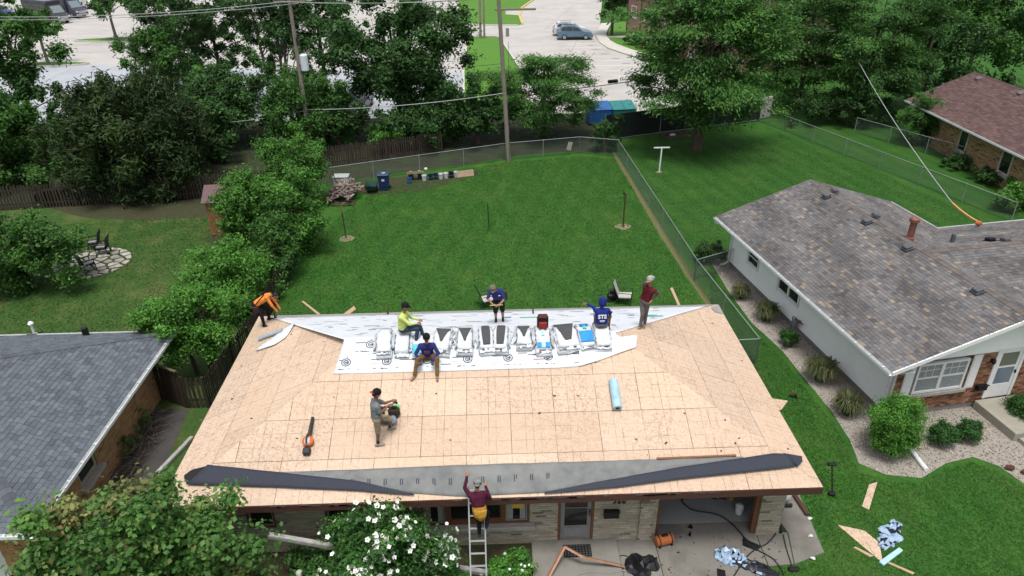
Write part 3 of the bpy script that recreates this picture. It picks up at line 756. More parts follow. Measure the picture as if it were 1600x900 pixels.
# grey eave strip at the back, weathered
GSTRIP = M('grey_eave_membrane', (.30,.285,.265), (.20,.19,.175), 5, .85, .3, .01, stretch=(1,4,4), col3=(.36,.34,.31), scale3=.8)
es = MB(); loft(es, [[BK.P(HL-.35,-.02), BK.P(-HL+.02,-.02)], [BK.P(HL-.7,.47), BK.P(-HL+.75,.62)]], 50, 3, .006, BK.n, amp=.01, seed=9)
eo = es.build('eave_membrane', GSTRIP); tag(eo, 'grey membrane strip laid along the rear eave behind the white sheet', 'membrane')
cs = MB(); loft(cs, [[RT.P(HW-.02,.0), RT.P(HW-.75,.0)], [RT.P(HW-.55,.5), RT.P(HW-.8,.42)]], 8, 4, .006, RT.n, amp=.02, seed=10)
co = cs.build('corner_membrane', GSTRIP); tag(co, 'wrinkled grey membrane corner folded round the far right roof corner', 'membrane')
# loose offcut of sheet plus grey roll on the left hip
ls = MB(); loft(ls, [[LF.hit(*p, .02) for p in ((400,547),(425,530),(440,516),(461,505))], [LF.hit(*p, .05) for p in ((401,548),(430,535),(446,521),(461,506))], [LF.hit(*p, .01) for p in ((402,549),(430,540),(447,528),(460,509))]], 12, 4, .012, LF.n, amp=.04, seed=12)
ls.v = [v for v in ls.v]; lo_ = ls.build('sheet_offcut', WRAP, None, smooth=True); tag(lo_, 'creased white sheet offcut beside the small grey roll on the left hip', 'underlayment')
rl = MB(); a, b = LF.hit(404,530,.07), LF.hit(441,516,.07)
SILV = M('grey_roll_film', (.30,.34,.37), (.24,.28,.31), 6, .45)
rl.tube([a, b], .07, 14); ro = rl.build('felt_roll', SILV, None, smooth=False); tag(ro, 'thin grey roll lying on the left hip beside the orange shirted worker', 'roll')
# pale blue roll on the front slope
BLUER = M('pale_blue_film', (.33,.50,.58), (.24,.41,.50), 5, .4, col3=(.45,.60,.66), scale3=3)
br = thing('membrane_roll', 'pale blue roll of membrane lying down the bare front slope', 'roll')
a, b = FR.hit(958,594,.13), FR.hit(965,638,.13); dv = (b-a).normalized()
MB().tube([a, a+dv*.02, b-dv*.02, b], [.118,.13,.13,.118], 20).build('film', BLUER, br, smooth=False)
MB().tube([b-dv*.01, b+dv*.012], .055, 14).build('cardboard_core', M('dark_core', (.05,.05,.055), (.03,.03,.03), 6), br)
# felt strip along the front eave with twisted ends
FELT = M('grey_felt_back', (.17,.178,.175), (.125,.132,.13), 3.5, .85, .3, .01, stretch=(1,1,1), col3=(.22,.22,.21), scale3=1.6, amt3=.6)
FELTD = M('blue_black_felt', (.036,.041,.056), (.028,.032,.045), 30, .8, .2, .004)
fe = thing('felt_strip', 'long grey felt strip with twisted dark ends lying along the front eave', 'felt')
gm = MB(); loft(gm, [[FR.hit(*p) for p in ((418,739),(560,734),(720,727),(900,722),(1040,717.5),(1160,714))], [FR.hit(*p, .05) for p in ((430,742),(560,751),(720,752),(880,748),(1040,728),(1162,716))], [FR.hit(*p) for p in ((445,744),(560,759),(640,771),(720,776.5),(860,770),(960,751),(1060,734),(1164,718))]], 50, 4, .012, FR.n, amp=.03, seed=14)
gm.build('grey_face', FELT, fe, smooth=True)
dsh = MB(); random.seed(4)
for k in range(15):
    px_ = 500+k*24*1.06; py_ = 757-abs(px_-700)*.022-(px_-500)*.03
    for q_ in (-1.6, 1.6):
        c0, c1 = FR.hit(px_+q_, py_-4, .085), FR.hit(px_+q_, py_+5+random.uniform(-1,2), .085); dx_ = V3_((.012,0,0)); dsh.add([c0-dx_, c1-dx_, c1+dx_, c0+dx_], [(0,1,2,3)])
dsh.build('printed_dashes', FELTD, fe, stuff=True)
dl = MB(); loft(dl, [[FR.hit(*p, .05) for p in ((325,727),(430,738),(560,752.5),(648,773))], [FR.hit(*p, .03) for p in ((292,758),(430,762),(560,768),(646,775))]], 30, 4, .03, FR.n, amp=.03, seed=15); dl.build('left_twist', FELTD, fe, smooth=True)
d2 = MB(); loft(d2, [[FR.hit(*p, .02) for p in ((288,743),(300,734),(326,728))], [FR.hit(*p, .02) for p in ((288,748),(292,757),(300,755))]], 8, 3, .012, FR.n, amp=.01, seed=16); d2.build('end_fold', M('felt_fold_dark', (.016,.017,.02), (.011,.012,.014), 20, .85), fe)
d3 = MB(); loft(d3, [[FR.hit(*p, .05) for p in ((852,769.5),(960,749),(1060,731),(1164,716),(1215,708),(1235,713))], [FR.hit(*p, .03) for p in ((850,773),(960,763),(1060,750),(1164,739),(1230,732),(1246,729))]], 30, 4, .03, FR.n, amp=.03, seed=17); d3.build('right_twist', FELTD, fe, smooth=True)
d4 = MB(); loft(d4, [[RT.hit(1222,709,.05), RT.hit(1252,714,.03)], [RT.hit(1246,730,.05), RT.hit(1253,722,.03)]], 6, 3, .03, RT.n, amp=.01, seed=18); d4.build('end_flap', FELTD, fe)
# brown strip, bits of debris
bs = MB(); a, b = FR.hit(1026,717,.03), FR.hit(1150,711.5,.03); bs.box(((a+b)/2), ((b-a).length,.05,.05), rz=math.atan2((b-a).y, (b-a).x), rx=math.atan2(SA, CA))
tag(bs.build('brown_batten', M('rust_brown_metal', (.20,.075,.028), (.15,.055,.02), 5, .5)), 'rust brown metal strip lying above the grey felt on the front slope', 'metal strip')
deb = MB(); random.seed(21)
for k in range(34):
    pl = random.choice((FR, FR, FR, RT, LF)); a = random.uniform(-7, 7) if pl is FR else random.uniform(-3.5, 3.5); t = random.uniform(.3, 3.6)
    if pl is not FR and abs(a) > HW-t*CA-.2: continue
    if pl is FR and abs(a) > HL-t*CA-.2: continue
    s = random.uniform(.015, .05); c = pl.P(a, t, .012); deb.box(c, (s*random.uniform(1,2.2), s, .012), rz=random.uniform(0, 3), rx=random.uniform(-.3,.6))
deb.build('roof_debris', M('dark_debris', (.06,.04,.03), (.03,.02,.015), 9)); bpy.data.objects['roof_debris']['kind'] = 'stuff'; bpy.data.objects['roof_debris']['label'] = 'small dark scraps of old shingle strewn over the bare deck'
# ================================================================== NEIGHBOUR HOUSES
def shingle_mat(name): return M(name, (1,1,1), (.72,.72,.72), 60, .92, .35, .004, attr='tint', spec=.1, detail=3)
def shingle_roof(house, roof, slopes, mat, cols, expo=.15, wid=(.16,.34), nsep=300, seed=1, blend=None, thick=.014, gapw=.004):
    """slopes: list of (Plane local, convex polygon in (a,t)); nearest nsep shingles are parts, the rest one field"""
    rr = random.Random(seed); items = []; M_ = house.matrix_basis.copy()
    Rz = Matrix.Rotation(house.rotation_euler.z, 4, 'Z'); W = Matrix.Translation(house.location) @ Rz
    for pl, cvx in slopes:
        tmax = max(p[1] for p in cvx); a0 = min(p[0] for p in cvx); a1 = max(p[0] for p in cvx); t = -.0
        row = 0
        while t < tmax:
            a = a0-rr.uniform(0, wid[1])
            while a < a1:
                w = rr.uniform(*wid)
                poly = clip_convex([(a+gapw,t),(a+w-gapw,t),(a+w-gapw,t+expo*1.0),(a+gapw,t+expo*1.0)], cvx)
                if len(poly) >= 3 and area2(poly) > .003:
                    c = rr.choices(cols, k=1)[0]; v = rr.uniform(.88, 1.14)
                    if blend: v *= blend(a, t)
                    hv = thick*rr.uniform(.8, 1.3)
                    items.append((pl, poly, t, tuple(x*v for x in c), hv))
                a += w
            t += expo; row += 1
    def geo(mb, it):
        pl, poly, t, col, hv = it; n = len(poly)
        top = [pl.P(p[0], p[1], hv*(1-.75*(p[1]-t)/expo)) for p in poly]; bot = [pl.P(p[0], p[1], -.002) for p in poly]
        mb.add(top+bot, [tuple(range(n))]+[(i, n+i, n+(i+1) % n, (i+1) % n) for i in range(n)], 0, col)
    def dist(it):
        pl, poly = it[0], it[1]; p = W @ pl.P(*poly[0]); d = p-CAM_POS; z = d.dot(CAM_F)
        u, v = d.dot(CAM_R)/z*FPX, d.dot(CAM_U)/z*FPX
        return z + (0 if abs(u) < 790 and abs(v) < 445 else 1000)
    items.sort(key=dist)
    for it in items[:nsep]: mb = MB(); geo(mb, it); mb.build('shingle', mat, roof)
    mb = MB()
    for it in items[nsep:]: geo(mb, it)
    mb.build('shingle_field', mat, roof, stuff=True)
def ridge_caps(a, b, w, mat, roof, col, pitch, step=.2, seed=3):
    rr = random.Random(seed); a, b = Vector(a), Vector(b); d = (b-a).normalized(); s = d.cross(Vector((0,0,1))).normalized(); n = int((b-a).length/step); mb = MB()
    for k in range(n):
        p = a+d*(k*step); q = p+d*(step*1.15); v = rr.uniform(.8,1.15); h = .03
        dn = Vector((0,0,-pitch*w)); hi = Vector((0,0,h)); lo = Vector((0,0,h-.012))
        mb.add([p+s*w+dn+hi, p+hi, p-s*w+dn+hi, q-s*w+dn+lo, q+lo, q+s*w+dn+lo], [(0,1,4,5),(1,2,3,4)], 0, tuple(x*v for x in col))
    mb.build('ridge_caps', mat, roof, stuff=True)
WHITE = M('white_paint', (.72,.72,.71), (.66,.66,.65), 4, .5); WHITEV = M('white_vinyl', (.70,.71,.68), (.66,.67,.645), 3, .55)
GUTW = M('white_gutter_metal', (.70,.72,.72), (.62,.64,.64), 6, .4)
def gutter(parent, a, b, mat=GUTW, w=.11, h=.1, side=1, hang=True, name='gutter'):
    """open trough from a to b (outer top edge line)"""
    a, b = Vector(a), Vector(b); d = (b-a); L = d.length; d.normalize(); s = d.cross(Vector((0,0,1)))*side; mb = MB()
    for o0, o1, z0, z1 in ((0,.008,-h,0),(w-.008,w,-h,0),(.008,w-.008,-h,-h+.008)):
        c = [a+s*o0, a+s*o1]; mb.box(a+d*(L/2)+s*((o0+o1)/2)+Vector((0,0,(z0+z1)/2)), (L, o1-o0, z1-z0), rz=math.atan2(d.y, d.x))
    g = mb.build(name, mat, parent)
    if hang:
        hb = MB()
        for k in range(int(L/.75)): hb.box(a+d*(.4+k*.75)+s*(w/2)+Vector((0,0,-.004)), (.03, w-.02, .012), rz=math.atan2(d.y, d.x))
        hb.build('gutter_hangers', mat, g, stuff=True)
    return g
VENTM = M('grey_vent_metal', (.105,.11,.12), (.08,.085,.09), 6, .5)
def box_vent(parent, p, rz=0, tilt=0, col=VENTM, s=.3):
    m = MB().box((0,0,.035), (s*1.25,s*1.25,.012)); m.box((0,0,.10), (s,s,.12), bev=.03)
    o = m.build('roof_vent', col, parent); o.location = p; o.rotation_euler = (0, tilt, rz); return o
def brick_wall(parent, pl, u0, u1, z0, z1, ops, cols, seed, mat, morta, blen=.2, bh=.06, dark=.08, thick=.2, name='wall'):
    """local vertical plane pl (e along wall, n outward)"""
    mb = MB()
    def put(m, a, b, c, d):
        p = [pl.P(a,c,-.012), pl.P(b,c,-.012), pl.P(b,d,-.012), pl.P(a,d,-.012)]; m.slab(p, pl.n, thick)
    wall_boxes(mb, u0, u1, z0, z1, ops, put); w = mb.build(name, morta, parent)
    def putb(m, a, b, c, d, col, o):
        p = [pl.P(a,c,o), pl.P(b,c,o), pl.P(b,d,o), pl.P(a,d,o)]; m.slab(p, pl.n, .02+o, col=col)
    bricks(u0, u1, z0, z1, ops, putb, blen, bh, .011, cols, seed, dark).build('brickwork', mat, w, stuff=True)
    return w
def win_on(parent, pl, u0, u1, z0, z1, frame, t=.07, rail=.5, mull=None, inner=None, name='window', depth=.03, glass=None, grid=0):
    f = MB()
    def bx(m, a, b, c, d, o, th): m.slab([pl.P(a,c,o), pl.P(b,c,o), pl.P(b,d,o), pl.P(a,d,o)], pl.n, th)
    bx(f,u0,u0+t,z0,z1,depth,.1); bx(f,u1-t,u1,z0,z1,depth,.1); bx(f,u0+t,u1-t,z0,z0+t,depth,.1); bx(f,u0+t,u1-t,z1-t,z1,depth,.1)
    w = f.build(name, frame, parent)
    if rail: s = MB(); zz = z0+(z1-z0)*rail; bx(s,u0+t,u1-t,zz-.025,zz+.025,depth-.012,.06); s.build('meeting_rail', inner or frame, w)
    if mull: s = MB(); um = u0+(u1-u0)*mull; bx(s,um-.06,um+.06,z0+t,z1-t,depth-.002,.09); s.build('mullion', inner or frame, w)
    if grid:
        s = MB(); cells = [(u0+t, u0+(u1-u0)*mull-.06), (u0+(u1-u0)*mull+.06, u1-t)] if mull else [(u0+t, u1-t)]
        for c0, c1 in cells:
            for k in range(1, grid): uu = c0+(c1-c0)*k/grid; bx(s,uu-.008,uu+.008,z0+(z1-z0)*rail+.025,z1-t,depth-.03,.02)
            zz = z0+(z1-z0)*(rail+1)/2; bx(s,c0,c1,zz-.008,zz+.008,depth-.031,.02)
        s.build('muntins', inner or frame, w)
    g = MB(); bx(g,u0+t,u1-t,z0+t,z1-t,depth-.045,.01); g.build('pane', glass or GLASS, w)
    return w
# ------------------------------------------------------------------ right neighbour: white siding, blended shingles
RH = thing('siding_house', 'white sided house with blended brown grey shingle roof and brick front', 'house', (12.93,.26,0), radians(8.83))
rW, rL, rE, rR = 9.3, 13.2, 2.5, 1.5
RW = Matrix.Translation(RH.location) @ Matrix.Rotation(radians(8.83), 4, 'Z'); RWI = RW.inverted()
def rl_(px, py, z): return RWI @ G(px, py, z)
def hit_local(pl, px, py, h=0.0):
    o = RWI @ CAM_POS; d = (RWI.to_3x3() @ ray(px, py)); k = (pl.O+pl.n*h-o).dot(pl.n)/d.dot(pl.n); return o+d*k
h2 = rW/2; sl = sqrt(h2*h2+rR*rR); c_, s_ = h2/sl, rR/sl
pL = Plane((0,rL/2,rE), (0,-1,0), (c_,0,s_)); pR = Plane((rW,0,rE), (0,1,0), (-c_,0,s_))
pWB = Plane((0,9.75,rE), (-1,0,0), (0,-c_,s_)); pWF = Plane((0,.45,rE), (1,0,0), (0,c_,s_))
def toST(pl, pts): 
    q = [pl.st(Vector(p)) for p in pts]
    return q if area2(q) > 0 else q[::-1]
zr = rE+rR; wy = .45+h2
slopes = [(pL, toST(pL, [(0,0,rE),(0,rL,rE),(h2,rL,zr),(h2,0,zr)])),
          (pR, toST(pR, [(rW,rL,rE),(h2,rL,zr),(h2,wy,zr),(rW,9.75,rE)])),
          (pR, toST(pR, [(h2,0,zr),(rW,0,rE),(rW,.45,rE),(h2,wy,zr)])),
          (pWB, toST(pWB, [(h2,wy,zr),(rW,9.75,rE),(17,9.75,rE),(17,wy,zr)])),
          (pWF, toST(pWF, [(h2,wy,zr),(17,wy,zr),(17,.45,rE),(rW,.45,rE)]))]
cm = MB()
for pl, cv in slopes: cm.slab([pl.P(a, t, -.004) for a, t in cv], pl.n, .09)
ROOFCORE = M('roof_felt_dark', (.05,.047,.045), (.04,.037,.035), 9)
rroof = cm.build('roof', ROOFCORE, RH)
SHR = shingle_mat('blended_shingle')
def blendR(a, t): return 1+.13*sin(a*1.1+t*2.3)+.1*sin(a*.37-t*3.1)
shingle_roof(RH, rroof, slopes, SHR, [(.140,.131,.130)]*6+[(.160,.150,.148)]*6+[(.136,.136,.143)]*5+[(.110,.104,.104)]*4+[(.190,.172,.160)]*2+[(.245,.20,.155)]*1, .140, (.13,.30), seed=7, blend=blendR)
ridge_caps((h2,0,zr), (h2,rL,zr), .15, SHR, rroof, (.155,.135,.125), rR/h2); ridge_caps((h2,wy,zr), (17,wy,zr), .15, SHR, rroof, (.155,.135,.125), rR/h2)
# walls
wx, fy, by = .78, .62, 12.7
FOUND = M('foundation_block', (.22,.21,.195), (.17,.16,.15), 9, .95, .3)
fd = MB(); fd.b2(wx+.03, rW-.75, fy+.03, by, -.1, .30); fd.b2(rW-.75, 16.5, fy+.03, 9.1, -.1, .30); fd.build('foundation', FOUND, RH)
MB().b2(wx+.03, rW-.78, fy+.25, by-.02, .3, rE-.04).build('wall', WHITEV, RH)
MB().b2(rW-.79, 16.5, fy+.25, 9.1, .3, rE-.04).build('wing_wall', WHITEV, RH)
plW = Plane((wx,0,0), (0,-1,0), (0,0,1))     # left wall, outward -x
def wq(px, py): p = hit_local(plW, px, py); return (-p.y, p.z)
wa = R2(wq(1170,392), wq(1187,409)); wb = R2(wq(1217,437), wq(1251,461))
wa = (wa[0], wa[1], 1.05, 1.85); wb = (wb[0], wb[1], 1.1, 1.9)
SIDM = M('vinyl_siding_white', (.82,.83,.81), (.78,.79,.77), 2, .55, rnd=.02)
zb = .3; k = 0
while zb < rE-.06:
    ze_ = min(zb+.112, rE-.04); segs = [(-by, -fy)]
    for op in (wa, wb):
        if op[2]-.05 < ze_ and op[3]+.05 > zb:
            ns = []
            for a, b in segs: ns += [(a, op[0]-.05), (op[1]+.05, b)] if a < op[0] and b > op[1] else [(a, b)]
            segs = ns
    for a, b in segs:
        m = MB(); p = [plW.P(a,zb,.026), plW.P(b,zb,.026), plW.P(b,ze_,.008), plW.P(a,ze_,.008)]; q_ = [plW.P(a,zb,-.03), plW.P(b,zb,-.03), plW.P(b,ze_,-.03), plW.P(a,ze_,-.03)]
        m.add(p+q_, [(0,1,2,3),(4,7,6,5),(0,4,5,1),(1,5,6,2),(2,6,7,3),(3,7,4,0)]); m.build('siding_board', SIDM, RH)
    zb += .112
win_on(RH, plW, wa[0], wa[1], wa[2], wa[3], WHITE, t=.09, rail=.5); win_on(RH, plW, wb[0], wb[1], wb[2], wb[3], WHITE, t=.09, rail=0, mull=.5)
# front: brick below, siding gable above
plF = Plane((0,fy,0), (1,0,0), (0,0,1))
def fq(px, py): p = hit_local(plF, px, py); return (p.x, p.z)
wf = (fq(1424,610)[0], fq(1502,600)[0], .98, 2.2); df = (fq(1530,634)[0], fq(1573,622)[0]); df = (df[0], df[0]+1.02, .36, 2.42)
BRR = M('red_tan_brick', (1,1,1), (.8,.8,.8), 25, .9, .3, .004, attr='tint', spec=.15); MORT2 = M('mortar_grey', (.20,.17,.145), (.15,.13,.11), 12, .95)
brick_wall(RH, plF, wx, 12.5, .25, 2.34, [(wf[0]-.08,wf[1]+.08,wf[2]-.06,2.5), (df[0]-.06,df[1]+.06,.25,2.6)], ((.25,.115,.07),(.30,.15,.09),(.22,.10,.06),(.33,.19,.12)), 9, BRR, MORT2, dark=.16)
MB().b2(wx-.03, wx+.05, fy+.02, fy+.26, .25, rE-.04).build('corner_trim', WHITE, RH)
LACE = M('lace_curtain_glass', (.34,.37,.38), (.14,.155,.16), 14, .25, stretch=(6,1,1.5))
win_on(RH, plF, wf[0], wf[1], wf[2], wf[3], WHITE, t=.08, rail=.5, mull=.5, depth=.035, grid=3, glass=LACE)
MB().b2(wf[0]-.15, wf[1]+.15, fy-.10, fy+.06, wf[2]-.14, wf[2]-.03).build('window_sill', SILL, RH)
SHUT = M('white_shutter', (.70,.69,.68), (.64,.63,.63), 5, .6, stretch=(1,1,8))
def shutter(a, b, z0, z1):
    m = MB(); m.slab([plF.P(a,z0,.035), plF.P(b,z0,.035), plF.P(b,z1,.035), plF.P(a,z1,.035)], plF.n, .03); sh = m.build('shutter', SHUT, RH)
    s = MB(); n = 16
    for k in range(n): zz = z0+.08+(z1-z0-.16)*k/n; s.slab([plF.P(a+.05,zz,.052), plF.P(b-.05,zz,.052), plF.P(b-.05,zz+.05,.038), plF.P(a+.05,zz+.05,.038)], plF.n, .008)
    s.build('louvres', SHUT, sh, stuff=True)
shutter(wf[0]-.46, wf[0]-.09, wf[2]-.05, 2.3); shutter(wf[1]+.12, wf[1]+.46, wf[2]-.05, 2.3); shutter(df[1]+.42, df[1]+.85, 1.05, 2.3)
# gable siding boards
zb = 2.345; k = 0
while zb < zr-.12:
    ze_ = zb+.112; xa = max(wx, (zb-rE)/rR*h2+.12); xb = rW-xa
    if zb < rE: xa = wx-.02; xb = rW
    m = MB(); xa2 = max(wx-.02, (ze_-rE)/rR*h2+.12)
    p = [plF.P(xa,zb,.03), plF.P(xb,zb,.03), plF.P(rW-xa2,ze_,.012), plF.P(xa2,ze_,.012)]; m.slab(p, plF.n, .05); m.build('gable_board', SIDM, RH); zb += .112
rk = MB(); rk.slab([(0,-.012,rE-.13),(h2,-.012,zr-.13),(h2,-.012,zr+.015),(0,-.012,rE+.015)], (0,-1,0), .05); rk.slab([(h2,-.013,zr-.13),(rW,-.013,rE-.13),(rW,-.013,rE+.015),(h2,-.013,zr+.015)], (0,-1,0), .05); rk.build('rake_board', WHITE, RH)
MB().add([(0,.045,rE-.13),(wx+.1,.045,rE-.13),(wx+.1,rL-.05,rE-.13),(0,rL-.05,rE-.13)], [(3,2,1,0)]).build('soffit', WHITE, RH)
MB().b2(-.001, .02, .05, rL-.05, rE-.15, rE+.0).build('fascia', WHITE, RH)
gutter(RH, (-.005,.0,rE-.005), (-.005,rL,rE-.005), side=-1)
gutter(RH, (rW+.005,rL,rE-.005), (rW+.005,9.8,rE-.005), side=-1, hang=False); gutter(RH, (rW+.12,9.76,rE-.005), (17,9.76,rE-.005), side=-1, hang=False)
ds = MB(); ds.tube([(-.06,rL-.15,rE-.1),(-.06,rL-.15,rE-.25),(wx-.1,rL-.6,rE-.45),(wx-.1,rL-.6,.3),(wx-.3,rL-.55,.14),(wx-.45,rL-.5,.12)], .045, 6); ds.build('downspout', GUTW, RH)
ds = MB(); ds.tube([(-.06,.2,rE-.1),(-.06,.2,rE-.22),(wx-.09,.75,rE-.42),(wx-.09,.75,.3)], .045, 6); ds.build('downspout', GUTW, RH)
# door, lamp, mailbox, stoop
dm = MB(); a, b, z0, z1 = df
for q0, q1, r0, r1 in ((a-.06,a+.06,z0,z1),(b-.06,b+.06,z0,z1),(a+.06,b-.06,z1-.08,z1)): dm.slab([plF.P(q0,r0,.04), plF.P(q1,r0,.04), plF.P(q1,r1,.04), plF.P(q0,r1,.04)], plF.n, .12)
dfr2 = dm.build('door_frame', WHITE, RH)
dd = MB()
for q0, q1, r0, r1 in ((a+.065,a+.17,z0,z1-.085),(b-.17,b-.065,z0,z1-.085),(a+.17,b-.17,z0,z0+.55),(a+.17,b-.17,z0+1.25,z0+1.31),(a+.17,b-.17,z1-.19,z1-.085)): dd.slab([plF.P(q0,r0,.02), plF.P(q1,r0,.02), plF.P(q1,r1,.02), plF.P(q0,r1,.02)], plF.n, .04)
sdd = dd.build('storm_door', WHITE, RH)
for r0, r1, mt in ((z0+.55,z0+1.25,glass_mat('painted_sky_glass',(.15,.19,.23),.12)),(z0+1.31,z1-.19,glass_mat('greenish_glass',(.11,.135,.10),.12))):  # lower pane has a sky reflection put into its base colour
    g = MB(); g.slab([plF.P(a+.17,r0,.0), plF.P(b-.17,r0,.0), plF.P(b-.17,r1,.0), plF.P(a+.17,r1,.0)], plF.n, .01); g.build('pane', mt, sdd)
MB().box((b-.12,fy-.05,z0+1.05), (.03,.06,.12)).build('handle', BLACK, sdd)
lm = MB(); lm.box((a-.22,fy-.06,2.02), (.08,.1,.1)); lm.lathe([(.03,0),(.07,.05),(.07,.16),(.02,.22)], (a-.22,fy-.12,1.9), 8); lm.build('wall_lamp', BLACK, RH)
mb2 = thing('mailbox', 'black mailbox on red brick between white shutter and white storm door', 'mailbox', RW @ Vector((df[0]-.33,fy-.11,.92)), radians(8.83))
MB().box((0,0,0), (.40,.16,.2), bev=.03).build('body', BLACK, mb2); MB().box((0,-.01,.11), (.42,.2,.03), rx=radians(-14)).build('lid', BLACK, mb2)
STOOP = conc_mat('stoop_concrete', (.27,.255,.21), (.34,.32,.27), (.2,.185,.15), 1.4)
st = thing('front_stoop', 'raised concrete stoop with lower step at the white front door', 'stoop', RW @ Vector((df[0]-.25,fy-.02,0)), radians(8.83))
MB().box((.78,-.95,.16), (1.75,1.85,.36), bev=.02).build('landing', STOOP, st); MB().box((.95,-2.15,.06), (1.75,.52,.2), bev=.02).build('lower_step', STOOP, st)
struct(MB().box(RW @ Vector((df[0]+.9,-3.9,.02)), (1.5,2.7,.09), rz=radians(8.83)).build('front_walk', STOOP))
# vents, copper flue
tiltL = -math.atan2(rR, h2)
for px, py, w in ((1292,307,'L'),(1355,347,'L'),(1418,388,'L'),(1528,455,'L'),(1303,300,'R'),(1367,339,'R')):
    pl = pL if w == 'L' else pR; p = hit_local(pl, px, py, .05); v = box_vent(RH, p, 0, tiltL if w == 'L' else -tiltL)
for px, py, cl in ((1547,377,BLACK),(1571,377,VENTM)): v = box_vent(RH, hit_local(pWB, px, py), 0, 0, cl); v.rotation_euler = (-math.atan2(rR, h2), 0, 0)
p = hit_local(pWB, 1487, 379); MB().box((0,0,.18), (.12,.12,.4)).build('roof_vent', VENTM, RH, loc=p)
COPP = M('copper_brown', (.20,.085,.06), (.15,.06,.045), 6, .5)
p = hit_local(pR, 1421, 374); m = MB(); m.lathe([(.17,-.1),(.17,.10),(.13,.12),(.13,.75),(.135,.76),(.2,.78),(.2,.90),(.13,.95)], (0,0,0), 14); m.build('flue_pipe', COPP, RH, loc=p)
# ------------------------------------------------------------------ left neighbour: slate-grey hip roof, tan brick
lE, lR, lx1, ly0, ly1 = 2.4, 1.9, -11.5, -5.2, 4.15
LH = thing('brick_house', 'tan brick house with slate grey shingle hip roof and white gutters', 'house', (lx1, 0, 0))
hy = (ly1-ly0)/2; my = (ly1+ly0)/2; ls_ = sqrt(hy*hy+lR*lR); lc, lsn = hy/ls_, lR/ls_; LX0 = -13.0
qR = Plane((0,my,lE), (0,1,0), (-lc,0,lsn)); qB = Plane((0,ly1,lE), (-1,0,0), (0,-lc,lsn)); qF = Plane((0,ly0,lE), (1,0,0), (0,lc,lsn)); ap = (-hy,my,lE+lR)
lsl = [(qR, toST(qR, [(0,ly0,lE),(0,ly1,lE),ap])), (qB, toST(qB, [(0,ly1,lE),(LX0,ly1,lE),(LX0,my,lE+lR),ap])), (qF, toST(qF, [(LX0,ly0,lE),(0,ly0,lE),ap,(LX0,my,lE+lR)]))]
cm = MB()
for pl, cv in lsl: cm.slab([pl.P(a, t, -.004) for a, t in cv], pl.n, .09)
lroof = cm.build('roof', ROOFCORE, LH); SHL = shingle_mat('slate_shingle')
shingle_roof(LH, lroof, lsl, SHL, [(.116,.131,.150)]*3+[(.132,.148,.168)]*3+[(.099,.112,.130)]*2, .146, (.15,.26), seed=17, thick=.016)
for c0 in ((0,ly0,lE), (0,ly1,lE)): ridge_caps(c0, ap, .14, SHL, lroof, (.106,.117,.133), .25)
ridge_caps(ap, (LX0,my,lE+lR), .14, SHL, lroof, (.106,.117,.133), lR/hy)
lw = -.68
plE = Plane((lw,0,0), (0,1,0), (0,0,1)); plS = Plane((0,ly0+.62,0), (1,0,0), (0,0,1))
p1, p2 = onX(152,712,lx1+lw), onX(166,672,lx1+lw); wl_ = (-2.05, -1.05, .85, 1.95)
BRO = M('orange_tan_brick', (1,1,1), (.8,.8,.8), 25, .9, .3, .004, attr='tint', spec=.15); MORT3 = M('mortar_ochre', (.36,.235,.135), (.30,.19,.105), 12, .95)
ocol = ((.47,.27,.135),(.51,.305,.16),(.43,.24,.115),(.49,.29,.15))
brick_wall(LH, plE, ly0+.62, ly1-.62, 0, lE-.1, [wl_], ocol, 19, BRO, MORT3, dark=.02)
brick_wall(LH, plS, -1.5, lw, 0, lE-.1, [], ocol, 20, BRO, MORT3, dark=.02, name='front_wall')
gd = MB(); gd.slab([plS.P(-4.4,0,-.03), plS.P(-1.5,0,-.03), plS.P(-1.5,2.05,-.03), plS.P(-4.4,2.05,-.03)], plS.n, .05); gdo = gd.build('garage_door', WHITE, LH)
for k in range(4): g = MB(); g.slab([plS.P(-1.62-.68*k-.56,1.6,-.02), plS.P(-1.62-.68*k,1.6,-.02), plS.P(-1.62-.68*k,1.86,-.02), plS.P(-1.62-.68*k-.56,1.86,-.02)], plS.n, .02); g.build('pane', GLASS, gdo)
win_on(LH, plE, wl_[0], wl_[1], wl_[2], wl_[3], M('cream_frame', (.42,.38,.31), (.36,.32,.26), 5), t=.09, rail=.5, depth=-.03)
MB().box((lw+.07,(wl_[0]+wl_[1])/2,wl_[2]-.07), (.26,1.25,.13), bev=.01).build('window_sill', M('cream_sill', (.40,.37,.31), (.33,.30,.25), 6), LH)
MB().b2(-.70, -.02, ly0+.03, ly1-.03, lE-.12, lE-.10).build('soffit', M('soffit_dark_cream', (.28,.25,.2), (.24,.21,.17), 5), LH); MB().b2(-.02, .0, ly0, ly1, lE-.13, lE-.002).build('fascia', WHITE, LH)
MB().b2(LX0, -.021, ly0+.0, ly0+.02, lE-.13, lE-.002).build('fascia', WHITE, LH)
gutter(LH, (.005,ly0-.1,lE-.005), (.005,ly1+.05,lE-.005), side=1, hang=True); gutter(LH, (LX0,ly0-.005,lE-.005), (0,ly0-.005,lE-.005), side=1, hang=True)
gutter(LH, (.0,ly1+.005,lE-.005), (LX0,ly1+.005,lE-.005), side=1, hang=False)
def lhit(pl, px, py): 
    o = CAM_POS-Vector((lx1,0,0)); d = ray(px, py); k = (pl.O-o).dot(pl.n)/d.dot(pl.n); return o+d*k
p = lhit(qB, 54, 522); m = MB(); m.lathe([(.10,-.05),(.10,.02),(.045,.04),(.045,.38),(.09,.40),(.10,.46),(.05,.52)], (0,0,0), 12); m.build('vent_pipe', WHITE, LH, loc=p); MB().box((0,0,.02), (.35,.35,.03), rx=-.35).build('flashing', BLACK, LH, loc=p)
